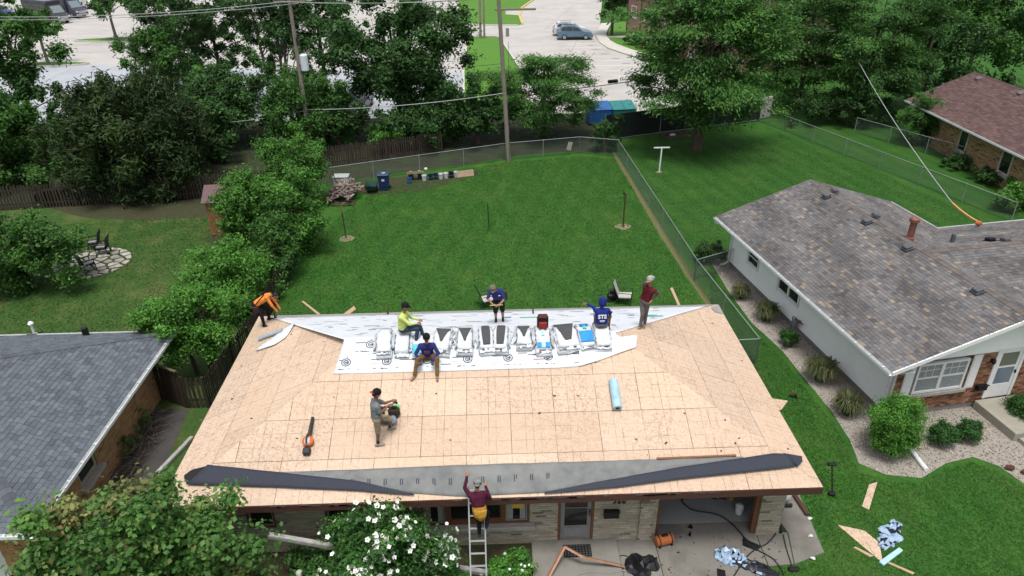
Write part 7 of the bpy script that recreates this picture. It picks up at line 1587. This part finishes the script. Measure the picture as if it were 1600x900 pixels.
# ================================================================== PEOPLE
SKIN = M('skin_tan', (.30,.16,.10), (.26,.135,.085), 12, .6); SKIND = M('skin_brown', (.19,.095,.06), (.16,.08,.05), 12, .6); HAIR = M('black_hair', (.012,.010,.010), (.008,.007,.007), 20, .6)
EYE = M('eye_dark', (.01,.008,.008), (.01,.008,.008), 5, .3); LIP = M('lip', (.20,.085,.07), (.18,.075,.06), 8, .6)
def cloth(name, c, c2=None): return M('cloth_'+name, c, c2 or tuple(v*.62 for v in c), 11, .9, .9, .035, spec=.1, detail=3)
V3 = Vector
class Body:
    def __init__(s): s.pr = []            # (a, b, ra, rb, tag, squash)
    def cap(s, a, b, ra, rb, tag): s.pr.append((V3(a), V3(b), ra, rb, tag)); return s
    def ball(s, a, r, tag): return s.cap(a, V3(a)+V3((0,0,.001)), r, r, tag)
def person(label, loc, pel, che, head, face, arms, legs, tags, mats, voxel=.0105, hat=None, belly=.0, seed=0, curl=.6):
    """joint positions in metres relative to loc; arms: [(elbow, wrist, fingerdir)], legs: [(knee, ankle, toedir)] in order of the person's own right (index 0) then left"""
    t = thing('person', label, 'person', loc, 0, 'roofing crew'); B = Body(); pel, che, head = V3(pel), V3(che), V3(head); face = V3(face).normalized()
    upv = (che-pel).normalized(); right = face.cross(upv); right = (right if right.length > .2 else V3((1,0,0))).normalized()
    fwd = upv.cross(right).normalized() if abs(upv.z) > .3 else face
    fwd = -fwd if fwd.dot(face) < 0 and abs(upv.z) > .5 else fwd
    sho = [che+right*.185-upv*.05, che-right*.185-upv*.05]; hip = [pel+right*.095, pel-right*.095]
    T = tags
    # trunk
    mid = pel.lerp(che, .45)
    for sx in (-1, 0, 1):
        B.cap(mid+right*(.055*sx), che+right*(.085*sx)-upv*.11, .125+belly*.4, .122, T['top']); B.cap(pel+right*(.06*sx)+upv*.06, mid+right*(.05*sx)+fwd*belly*.4, .118+belly*.3, .12+belly*.5, T.get('low', T['top']))
    B.cap(pel+right*.06, pel-right*.06, .122, .122, T['leg'])
    B.cap(sho[0]-upv*.0, sho[1]-upv*.0, .075, .075, T['top']); B.cap(che-upv*.06, che+upv*.03, .10, .06, T['top'])
    B.cap(che, head-(head-che).normalized()*.05, .056, .052, T.get('neck','skin'))
    # head: skull, face, jaw, nose, ears, eyes, mouth
    hu = (head-che).normalized()*.5+V3((0,0,.5)); hu = (hu-face*hu.dot(face)).normalized(); hr = face.cross(hu).normalized()
    B.cap(head-face*.015+hu*.02, head+face*.012+hu*.02, .088, .085, 'skin'); B.cap(head+face*.02-hu*.05, head+face*.035-hu*.075, .066, .05, 'skin')
    if T.get('hood'): B.cap(head-face*.03+hu*.03, head-face*.02-hu*.06, .115, .12, T['top'])
    else: B.cap(head-face*.03+hu*.04, head-face*.01+hu*.045, .09, .088, 'hair'); B.ball(head-face*.05-hu*.01, .075, 'hair')
    B.cap(head+face*.095+hu*.005, head+face*.108-hu*.022, .010, .015, 'skin')
    for s in (-1, 1):
        B.cap(head+hr*(.09*s)-face*.0+hu*.01, head+hr*(.094*s)-face*.005-hu*.025, .016, .013, 'skin'); B.ball(head+hr*(.034*s)+face*.084+hu*.016, .0135, 'eye'); B.cap(head+hr*(.018*s)+face*.092+hu*.042, head+hr*(.05*s)+face*.08+hu*.04, .009, .008, 'hair')
    B.cap(head+face*.077-hu*.058-hr*.02, head+face*.077-hu*.058+hr*.02, .011, .011, 'lip')
    for i, (el, wr, fd) in enumerate(arms):
        el, wr, fd = V3(el), V3(wr), V3(fd).normalized(); S = sho[i]; sg = (1 if i == 0 else -1); at = T.get('arm', T['top']); ft = T.get('fore', at); ht = T.get('hand', 'skin')
        B.cap(S, el, .068, .053, at); 
        if T.get('short'): m_ = S.lerp(el, .72); B.pr[-1] = (S, m_, .07, .064, at); B.cap(S.lerp(el,.5), el, .05, .043, 'skin')
        B.cap(el, wr, .047 if ft != 'skin' else .042, .034 if ft != 'skin' else .029, ft)
        side = fd.cross(V3((0,0,1))); side = (side if side.length > .2 else V3((1,0,0))).normalized(); pn = side.cross(fd).normalized(); pc = wr+fd*.05
        B.cap(wr, pc+fd*.03, .03, .03, ht); B.cap(pc-side*.026, pc+side*.026, .023, .023, ht)
        for k, ln in enumerate((.062,.072,.068,.052)):
            o = pc+fd*.035+side*(-.033+.022*k)*1.15; k1 = o+fd*ln*.55-pn*ln*.18*curl; k2 = k1+(fd*(1-.7*curl)-pn*curl).normalized()*ln*.55; B.cap(o, k1, .0115, .0108, ht); B.cap(k1, k2, .0108, .0095, ht)
        th0 = wr+fd*.03+side*(-.03*sg); th1 = th0+(fd*.5-side*sg*.7-pn*.3).normalized()*.045; B.cap(th0, th1, .014, .0125, ht); B.cap(th1, th1+(fd*.8-pn*.45).normalized()*.036, .0122, .0105, ht)
    for i, (kn, an, td) in enumerate(legs):
        kn, an, td = V3(kn), V3(an), V3(td).normalized(); Hh = hip[i]; lt = T['leg']
        if T.get('shorts'):
            B.cap(Hh, kn, .10, .082, lt); B.cap(kn+(kn-Hh).normalized()*-.04, kn.lerp(an,.28), .062, .056, 'skin'); B.cap(kn.lerp(an,.2), an, .054, .037, 'skin'); B.cap(kn.lerp(an,.74), an, .044, .042, 'sock')
        else: B.cap(Hh, kn, .095, .07, lt); B.cap(kn, an, .068, .05, lt)
        hl = an-td*.05-V3((0,0,.045)); B.cap(an, hl+td*.03, .045, .042, 'shoe'); B.cap(hl, hl+td*.13, .042, .043, 'shoe'); B.cap(hl+td*.11, hl+td*.20-V3((0,0,.006)), .043, .034, 'shoe')
    names = list(mats.keys()); mb = MB()
    for a, b, ra, rb, tg in B.pr:
        d = b-a; n = max(d.length, 1e-4); d = d/n; pts = []; rad = []
        for k in range(5): th = pi/2*k/4; pts.append(a-d*ra*cos(th)); rad.append(max(.0005, ra*sin(th)))
        for k in range(5): th = pi/2*k/4; pts.append(b+d*rb*sin(th)); rad.append(max(.0005, rb*cos(th)))
        mb.tube(pts, rad, 12)
    me0 = mb.data('body', []); tmp = bpy.data.objects.new('body_tmp', me0); COL.objects.link(tmp)
    rm = tmp.modifiers.new('r', 'REMESH'); rm.mode = 'VOXEL'; rm.voxel_size = voxel
    sm = tmp.modifiers.new('s', 'SMOOTH'); sm.iterations = 2; sm.factor = .5
    dc = tmp.modifiers.new('d', 'DECIMATE'); dc.ratio = .35
    dg = bpy.context.evaluated_depsgraph_get(); me = bpy.data.meshes.new_from_object(tmp.evaluated_get(dg)); bpy.data.objects.remove(tmp)
    me.name = 'body'; nf = len(me.polygons); c = np.empty(nf*3, np.float32); me.polygons.foreach_get('center', c); c = c.reshape(-1,3).astype(float); best = np.full(nf, 1e9); mi = np.zeros(nf, int)
    for a, b, ra, rb, tg in B.pr:
        a_, b_ = np.array(a), np.array(b); ab = b_-a_; u = np.clip(((c-a_)@ab)/max(1e-9, ab@ab), 0, 1); ds = np.linalg.norm(c-a_-u[:,None]*ab, axis=1)-(ra+(rb-ra)*u)
        if tg in ('eye','lip'): ds = ds-.004
        m = ds < best; best[m] = ds[m]; mi[m] = names.index(tg)
    me.materials.clear()
    for k in names: me.materials.append(mats[k])
    me.polygons.foreach_set('material_index', mi.astype(np.int32)); me.polygons.foreach_set('use_smooth', [True]*nf); me.update()
    o = bpy.data.objects.new('body', me); COL.objects.link(o); o.parent = t
    if hat:
        hm, vm, bw = hat; h = MB(); Rm = Matrix((hr, face*-1 if False else face, hu)).transposed(); ctr = head+hu*.045-face*.012
        prof = [(.107,0),(.11,.03),(.10,.068),(.07,.098),(.03,.112)]; h.lathe(prof, (0,0,0), 16); h.v = [tuple(ctr+Rm @ V3((x,y*1.08,z))) for x, y, z in h.v]; h.build('cap', hm, t, smooth=True)
        b = MB(); dirn = -1 if bw else 1; vs = []
        for k in range(9):
            a = pi*(k/8); vs += [(cos(a)*.092, dirn*sin(a)*.098, .004), (cos(a)*.082, dirn*(sin(a)*.185+.0), -.012)]
        b.add([tuple(ctr+Rm @ V3(v)) for v in vs], [(2*k,2*k+2,2*k+3,2*k+1) for k in range(8)]); b.add([tuple(ctr+Rm @ V3((v[0],v[1],v[2]-.006))) for v in vs], [(2*k+1,2*k+3,2*k+2,2*k) for k in range(8)]); b.build('cap_visor', vm, t)
    return t, dict(right=right, fwd=fwd, up=upv, sho=sho, hip=hip, che=che, pel=pel, head=head)
def mats(skin=SKIN, shoe=None, sock=None, **kw): return dict(skin=skin, hair=HAIR, eye=EYE, lip=LIP, shoe=shoe or BKC, sock=sock or BKC, **kw)
JEAN = cloth('jeans', (.045,.065,.105)); KHA = cloth('khaki', (.34,.27,.19)); BRN = cloth('brown_work', (.19,.105,.04)); BLKC = cloth('black', (.016,.016,.017)); GREYP = cloth('grey_pants', (.145,.13,.125))
ORGC = cloth('orange', (.72,.25,.055),(.6,.19,.04)); YEL = cloth('hi_vis_yellow', (.56,.66,.20),(.46,.55,.16)); NAVY = cloth('navy', (.022,.026,.125),(.016,.018,.09)); RBLU = cloth('royal_blue', (.020,.032,.21),(.014,.022,.15)); DBLU = cloth('deep_blue', (.032,.036,.15),(.022,.025,.11))
MAR = cloth('maroon', (.12,.016,.024),(.085,.012,.018)); GSL = cloth('taupe_sleeve', (.16,.13,.115)); GTEE = cloth('grey_tee', (.19,.205,.215),(.13,.145,.155)); PUR = cloth('plum', (.075,.014,.03),(.05,.01,.022)); MUS = cloth('mustard', (.46,.25,.045),(.36,.19,.03)); GLV = cloth('grey_glove', (.12,.125,.13))
TANSH = M('tan_shoe', (.23,.16,.10), (.17,.12,.075), 9, .8); GSH = M('grey_shoe', (.28,.27,.24), (.2,.19,.17), 9, .8)
# 1 orange shirt, bent over the far left corner
L1 = LF.hit(413.5,511); f2 = LF.hit(421,500)-L1
p, j = person('worker in orange shirt bending over at the far left roof corner', L1, (-.20,.12,.88), (.30,.20,1.16), (.52,.20,1.13), (.75,-.1,-.55),
    [((.40,.0,.86),(.50,.10,.58),(.3,.1,-.9)), ((.42,.32,.88),(.56,.26,.60),(.3,0,-.9))], [((-.02,-.02,.50),(0,0,.09),(1,-.2,-.1)), ((.12,f2.y*.7,.50+f2.z*.7),(f2.x,f2.y,f2.z+.09),(1,.1,0))],
    dict(top='orange', leg='black'), mats(orange=ORGC, black=BLKC, skin=SKIND))
bl = MB(); pelv = j['pel']; bl.tube([pelv+V3((.06,-.15,.02)), pelv+V3((-.14,-.10,.02)), pelv+V3((-.16,.08,.02))], .028, 6); bl.build('tool_belt', LEA, p); MB().box(pelv+V3((.04,-.19,-.13)), (.19,.1,.25), bev=.03).build('tool_pouch', M('maroon_leather', (.05,.015,.016), (.03,.01,.01), 8), p)
MB().tube([j['che']+V3((-.12,-.14,.12)), pelv+V3((.06,-.17,.06))], .018, 5).build('harness_strap', BLKC, p)
# 2 hi-vis yellow, seated on a bundle facing right
x = onY(631,520,0).x; L2 = V3((x,.02,EZ+RISE+.25))
p, j = person('man in hi-vis yellow shirt seated on a shingle bundle facing right', L2, (-.02,0,.12), (.04,.0,.62), (.12,-.02,.84), (.95,-.25,-.02),
    [((.22,-.2,.36),(.42,-.12,.34),(.9,.1,-.3)), ((.24,.18,.36),(.44,.08,.36),(.9,-.1,-.3))], [((.44,-.13,.16),(.36,-.22,-.24),(1,-.2,-.1)), ((.46,.10,.17),(.58,.0,-.20),(1,-.1,0))],
    dict(top='yellow', leg='jean'), mats(yellow=YEL, jean=JEAN), hat=(BLKC, BLKC, False), belly=.05)
PRN = M('grey_back_print', (.10,.12,.11), (.14,.16,.14), 30, .9); bd_ = j['up']; MB().box(j['che']-bd_*.17+V3((-.135,-.035,.02)), (.012,.17,.10), ry=.1, rz=.28).build('back_print', PRN, p)
# 3 navy shirt, standing on the back slope, leaning toward the camera
L3 = BK.hit(780,503); fa, fb = BK.hit(775,504)-L3, BK.hit(786,503)-L3
p, j = person('man in navy shirt and dark shorts stooping on the rear slope', L3, (.0,.08,.92), (-.10,-.22,1.33), (-.18,-.40,1.48), (-.1,-.85,-.5),
    [((-.36,-.32,1.10),(-.20,-.52,.98),(.9,-.2,-.2)), ((.18,-.36,1.08),(.02,-.52,.97),(-.9,-.2,-.2))], [((fa.x*1.05,fa.y-.04,.50),(fa.x,fa.y,fa.z+.09),(-.3,-1,-.3)), ((fb.x*.9,fb.y-.04,.50),(fb.x,fb.y,fb.z+.09),(.15,-1,-.3))],
    dict(top='navy', leg='black', shorts=1, fore='skin'), mats(navy=DBLU, black=BLKC), hat=(cloth('olive_cap', (.17,.15,.11)), cloth('olive_cap', (.17,.15,.11)), False), belly=.06)
MB().box((.22,.02,.98), (.14,.2,.26), bev=.04).build('tool_pouch', BKC, p); MB().tube([(-.30,-.56,.97),(.12,-.56,.98)], .016, 6).build('held_stick', PINE, p); MB().box((.02,-.345,1.20), (.07,.01,.045), rx=.5).build('chest_badge', WPL, p)
# 4 blue sweatshirt, seated on the front slope facing the camera
L4 = FR.hit(669,562); k = .395
def onroof(px, py): q_ = FR.hit(px, py)-L4; return q_
fa, fb = onroof(648,590), onroof(683,590)
p, j = person('man in blue sweatshirt and brown trousers sitting on the front slope', L4, (0,.02,.12), (.0,-.08,.60), (.015,-.15,.83), (.05,-.95,.02),
    [((-.32,-.20,.36),(-.20,-.42,.24),(.1,-.3,-.9)), ((.33,-.20,.36),(.17,-.42,.24),(-.1,-.3,-.9))], [((-.27,-.38,.27),(fa.x,fa.y,fa.z+.10),(-.55,-.8,-.35)), ((.30,-.38,.27),(fb.x,fb.y,fb.z+.10),(.08,-1,-.4))],
    dict(top='blue', leg='brown', hand='glove'), mats(blue=RBLU if False else DBLU, brown=BRN, glove=GLV, shoe=TANSH), hat=(BLKC, BLKC, False))
MB().box((.0,-.205,.39), (.17,.012,.11), rx=.22).build('chest_print', M('dusky_red_print', (.16,.05,.10), (.12,.04,.12), 20), p)
# 5 royal blue hooded sweatshirt seen from behind, seated on a bundle
x = onY(939,512,0).x; L5 = V3((x,.02,EZ+RISE+.24))
p, j = person('man in royal blue hooded sweatshirt seated on a bundle with his back turned', L5, (0,-.06,.12), (.0,.02,.60), (.02,.06,.84), (.0,.95,-.2),
    [((.29,.18,.34),(.36,.42,.24),(.2,.8,-.4)), ((-.24,.08,.62),(-.42,.15,.70),(-.9,.2,.1))], [((.30,.36,.12),(.32,.44,-.34),(.3,.9,-.2)), ((-.10,.40,.14),(-.1,.62,-.30),(-.1,1,-.2))],
    dict(top='blue', leg='grey', hood=1, shorts=1), mats(blue=RBLU, grey=GSL, skin=SKIND), belly=.02)
WP = M('white_print', (.74,.74,.76), (.68,.68,.7), 9, .8); tx = glyph_text('STS', .17, (.0,-.155,.42), (pi/2-.15,0,0), WP, 'back_print', p, .004, .006)
for k in range(2): MB().box((.0,-.172-.004*k,.305-.035*k), (.16-.03*k,.008,.014), rx=-.12).build('small_print', WP, p)
# 6 maroon vest standing at the right, shading his eyes
L6 = BK.hit(1003,510); fa, fb = V3((-.08,-.12,0)), V3((.10,.08,0)); fa.z, fb.z = -.0, -.03
p, j = person('man in maroon vest and grey trousers standing with hand to brow', L6, (.02,.0,.93), (.14,.0,1.42), (.12,-.03,1.66), (-.65,-.6,-.25),
    [((-.12,-.06,1.55),(-.06,-.2,1.70),(.9,-.1,.3)), ((.44,.02,1.18),(.22,-.10,1.00),(-.8,-.3,-.3))], [((-.04,-.1,.50),(fa.x,fa.y,fa.z+.09),(-.7,-.7,-.1)), ((.09,.0,.50),(fb.x,fb.y,fb.z+.09),(-.3,-.9,0))],
    dict(top='maroon', leg='grey', arm='taupe'), mats(maroon=MAR, grey=GREYP, taupe=GSL, shoe=TANSH), hat=(cloth('pale_cap', (.40,.38,.36)), cloth('pale_cap', (.40,.38,.36)), True))
# 7 grey tee, standing on the front slope with one foot up
L7 = FR.hit(591,697); f2 = FR.hit(613,671)-L7
p, j = person('man in grey tee and khaki shorts standing with one foot upslope', L7, (.02,.05,.92), (.05,.10,1.40), (.10,.13,1.63), (.9,.35,-.45),
    [((.16,-.10,1.16),(.34,.12,1.22),(.8,.5,.2)), ((.26,.30,1.20),(.42,.32,1.25),(.8,.1,.1))], [((.04,.0,.50),(0,0,.09),(.95,.1,0)), ((.36,.24,.72),(f2.x-.06,f2.y,f2.z+.09),(.95,.1,.1))],
    dict(top='tee', leg='khaki', shorts=1, short=1, fore='skin'), mats(tee=GTEE, khaki=KHA, skin=SKIND, shoe=GSH), hat=(BLKC, cloth('red_cap', (.42,.03,.04)), True))
hm = MB(); hm.tube([(.36,.1,1.24),(.52,.3,1.20)], .014, 6); hm.box((.54,.32,1.20), (.05,.12,.04), rz=.6); hm.build('held_hammer', DGR, p)
# 8 man on the ladder, seen from behind
L8 = V3((ld.location.x+.16,-5.15,0)); zf = onY(742,838,-5.25).z; 
p, j = person('man in plum top and mustard jacket climbing the ladder at the front eave', L8, (-.06,-.10,zf+.84), (-.12,.06,zf+1.34), (-.10,.14,zf+1.56), (.05,.95,-.25),
    [((.20,.10,zf+1.10),(.10,.36,zf+1.24),(0,.8,.2)), ((-.42,.16,zf+1.42),(-.36,.34,zf+1.62),(.1,.6,.6))], [((.13,.12,zf+.58),(.10,-.06,zf+.36),(.2,.9,.05)), ((-.09,.0,zf+.44),(-.10,-.05,zf+.06),(0,1,.05))],
    dict(top='plum', low='mustard', leg='black'), mats(plum=PUR, mustard=MUS, black=BLKC, shoe=BKC), hat=(cloth('grey_cap', (.24,.24,.25)), cloth('grey_cap', (.24,.24,.25)), True), belly=.02)
jk = MB(); loft(jk, [[V3((-.22,-.20,zf+1.02)), V3((-.06,-.26,zf+1.03)), V3((.12,-.20,zf+1.02))], [V3((-.20,-.25,zf+.84)), V3((-.05,-.30,zf+.84)), V3((.10,-.25,zf+.84))], [V3((-.14,-.22,zf+.72)), V3((-.04,-.26,zf+.68)), V3((.06,-.22,zf+.72))]], 9, 4, .0, (0,-1,0), thick=.02, amp=.01, seed=30); jk.build('tied_jacket', MUS, p, smooth=True)

# ================================================================== VEHICLES
TYRE = M('tyre_rubber', (.015,.015,.016), (.01,.01,.011), 9, .85); RIM = M('alloy_rim', (.42,.43,.45), (.3,.31,.33), 6, .35, metal=.6); CARGL = glass_mat('car_glass', (.02,.025,.03), .05); LAMPM = glass_mat('lamp_lens', (.55,.57,.6), .1); TAILM = glass_mat('tail_lens', (.25,.02,.02), .15)
def paint(name, c): 
    m = M('paint_'+name, c, tuple(v*.93 for v in c), 2, .28, spec=.5); return m
def extrude_profile(mb, prof, hw, inset=0.0, zi=1.0, mi=0):
    """side profile (y,z) widened to +-hw; points above zi are drawn in by inset"""
    n = len(prof); L = [(-(hw-(inset if z > zi else 0)), y, z) for y, z in prof]; R_ = [((hw-(inset if z > zi else 0)), y, z) for y, z in prof]
    mb.add(L+R_, [tuple(range(n)), tuple(reversed(range(n, 2*n)))]+[(i, n+i, n+(i+1) % n, (i+1) % n) for i in range(n)], mi)
def wheel(t, x, y, r, w=.22):
    s = 1 if x > 0 else -1; m = MB(); m.tube([(x-s*w,y,r),(x-s*w*.9,y,r),(x-s*.03,y,r),(x,y,r)], [r*.9,r,r,r*.9], 16); o = m.build('wheel', TYRE, t); MB().tube([(x-s*.02,y,r),(x+s*.012,y,r)], r*.62, 12).build('rim', RIM, o)
def suv(loc, rz, col, label, group='cars in the right lot'):
    t = thing('parked_car', label, 'car', loc, rz, group); P_ = paint(col[0], col[1]); m = MB()
    low = [(-2.15,.35),(2.1,.32),(2.2,.55),(2.12,.85),(1.75,.98),(1.05,1.06),(-2.1,1.08),(-2.25,.8),(-2.22,.5)]; extrude_profile(m, low, .9); cab = [(1.05,1.04),(.35,1.56),(-.2,1.66),(-1.55,1.64),(-2.02,1.30),(-2.12,1.05)]; extrude_profile(m, cab, .86, .13, 1.2); body = m.build('body', P_, t)
    g = MB()
    for s in (-1, 1):
        for a in (((.78,1.10),(.28,1.48),(-.25,1.55),(-.3,1.12)), ((-.38,1.12),(-.33,1.55),(-1.1,1.55),(-1.15,1.14)), ((-1.22,1.16),(-1.18,1.54),(-1.5,1.52),(-1.82,1.22))):
            x0 = s*.867; x1 = s*.765; vs = [((x1 if z > 1.3 else x0), y, z) for y, z in a]; MB().add([V3(v)+V3((s*.004,0,0)) for v in vs]+[V3(v)-V3((s*.03,0,0)) for v in vs], [(0,1,2,3) if s < 0 else (3,2,1,0),(7,6,5,4) if s < 0 else (4,5,6,7)]).build('side_window', CARGL, t)
    MB().add([(-.72,.98,1.115),(.72,.98,1.115),(.64,.38,1.565),(-.64,.38,1.565)], [(0,1,2,3)]).build('windscreen', CARGL, t); MB().add([(-.66,-2.1,1.14),(.66,-2.1,1.14),(.6,-1.72,1.56),(-.6,-1.72,1.56)], [(3,2,1,0)]).build('rear_window', CARGL, t)
    for s in (-1, 1):
        for y in (1.35,-1.35): wheel(t, s*.91, y, .36)
        MB().box((s*.68,2.13,.74), (.36,.1,.14), bev=.03).build('headlight', LAMPM, t); MB().box((s*.76,-2.2,.92), (.2,.1,.3), bev=.03).build('tail_light', TAILM, t); MB().box((s*1.0,.78,1.14), (.16,.1,.12), bev=.03).build('wing_mirror', P_, t); MB().box((s*.6,-.6,1.68), (.04,1.5,.04)).build('roof_rail', DGR, t); MB().box((s*.905,0,.36), (.02,2.0,.14)).build('sill_trim', DGR, t)
    MB().box((0,2.19,.6), (1.2,.06,.2)).build('grille', DGR, t); MB().box((0,2.2,.38), (1.7,.08,.14)).build('front_bumper', DGR, t); MB().box((0,-2.24,.5), (1.7,.08,.2)).build('rear_bumper', DGR, t)
    return t
suv(V3((11.35,76.9,.004)), radians(-92), ('slate_blue', (.10,.17,.24)), 'slate blue sport utility car parked nearest in the right lot'); suv(V3((11.1,79.8,.004)), radians(-92), ('silver_white', (.55,.57,.6)), 'silver white sport utility car parked behind the blue one')
suv(V3((-11.0,44.3,.01)), radians(178), ('black', (.012,.012,.014)), 'black sport utility car glimpsed through the trees near the transformer pole', None); suv(V3((-11.6,38.6,.0)), radians(174), ('charcoal', (.02,.022,.026)), 'charcoal sport utility car glimpsed behind the rear picket fence', None)
def bus(loc, rz, body_c, label, L=8.5):
    t = thing('shuttle_bus', label, 'bus', loc, rz, 'vehicles in the far left lot'); P_ = paint(body_c[0], body_c[1]); h = L/2; NS = paint('bus_nose_'+body_c[0], tuple(min(.6, v*1.0+.02) for v in body_c[1]))
    MB().box((0,-.9,1.75), (2.4,L-2.0,2.7), bev=.15).build('body', P_, t); MB().box((0,-.9,3.12), (2.2,L-2.4,.12), bev=.05).build('roof', M('bus_roof_grey', (.20,.21,.24), (.16,.17,.2), 3, .4), t)
    m = MB(); extrude_profile(m, [(h-1.9,.45),(h-.1,.45),(h,.6),(h-.05,1.15),(h-1.0,1.4),(h-1.9,2.5)], 1.0); m.build('nose', NS, t); MB().add([(-.86,h-1.02,1.47),(.86,h-1.02,1.47),(.8,h-1.75,2.38),(-.8,h-1.75,2.38)], [(0,1,2,3)]).build('windscreen', glass_mat('bus_windscreen', (.16,.2,.21), .08), t)
    CHR = M('chrome', (.5,.5,.52), (.4,.4,.42), 5, .25, metal=.8); MB().box((0,h+.0,.88), (1.1,.08,.4)).build('grille', CHR, t); MB().box((0,h+.03,.5), (1.95,.16,.22), bev=.04).build('bumper', CHR, t)
    for s in (-1, 1):
        MB().box((s*.78,h-.02,.95), (.34,.1,.26), bev=.03).build('headlight', LAMPM, t)
        for y in (h-1.2,-h+1.6): wheel(t, s*1.02, y, .42, .28)
        for k in range(4): MB().box((s*1.203,h-3.0-1.35*k,2.2), (.012,1.2,.85)).build('side_window', CARGL, t)
        MB().box((s*1.2,h-1.5,1.9), (.2,.1,.4), bev=.03).build('wing_mirror', DGR, t)
    return t
def bp_at(px, py): q_ = G(px, py); return V3((q_.x,q_.y,.01))
BR_ = radians(-122); bf = V3((-sin(BR_),cos(BR_),0))
bus(bp_at(104,37)-bf*4.3, BR_, ('bus_black', (.018,.018,.028)), 'black shuttle bus with pale nose, nearer of two at upper left'); bus(bp_at(131,28)-bf*4.3, BR_, ('bus_navy', (.03,.03,.06)), 'dark shuttle bus behind the nearer one at upper left'); bus(bp_at(152,14)-bf*3.5, BR_, ('bus_white', (.55,.55,.55)), 'white shuttle bus behind the dark ones at the top left', 7)
suv(bp_at(4,48), radians(-110), ('violet_blue', (.05,.05,.22)), 'violet blue car at the upper left frame edge', 'vehicles in the far left lot'); suv(bp_at(0,26), radians(-110), ('violet_blue2', (.06,.06,.25)), 'violet blue car behind the one at the upper left frame edge', 'vehicles in the far left lot')
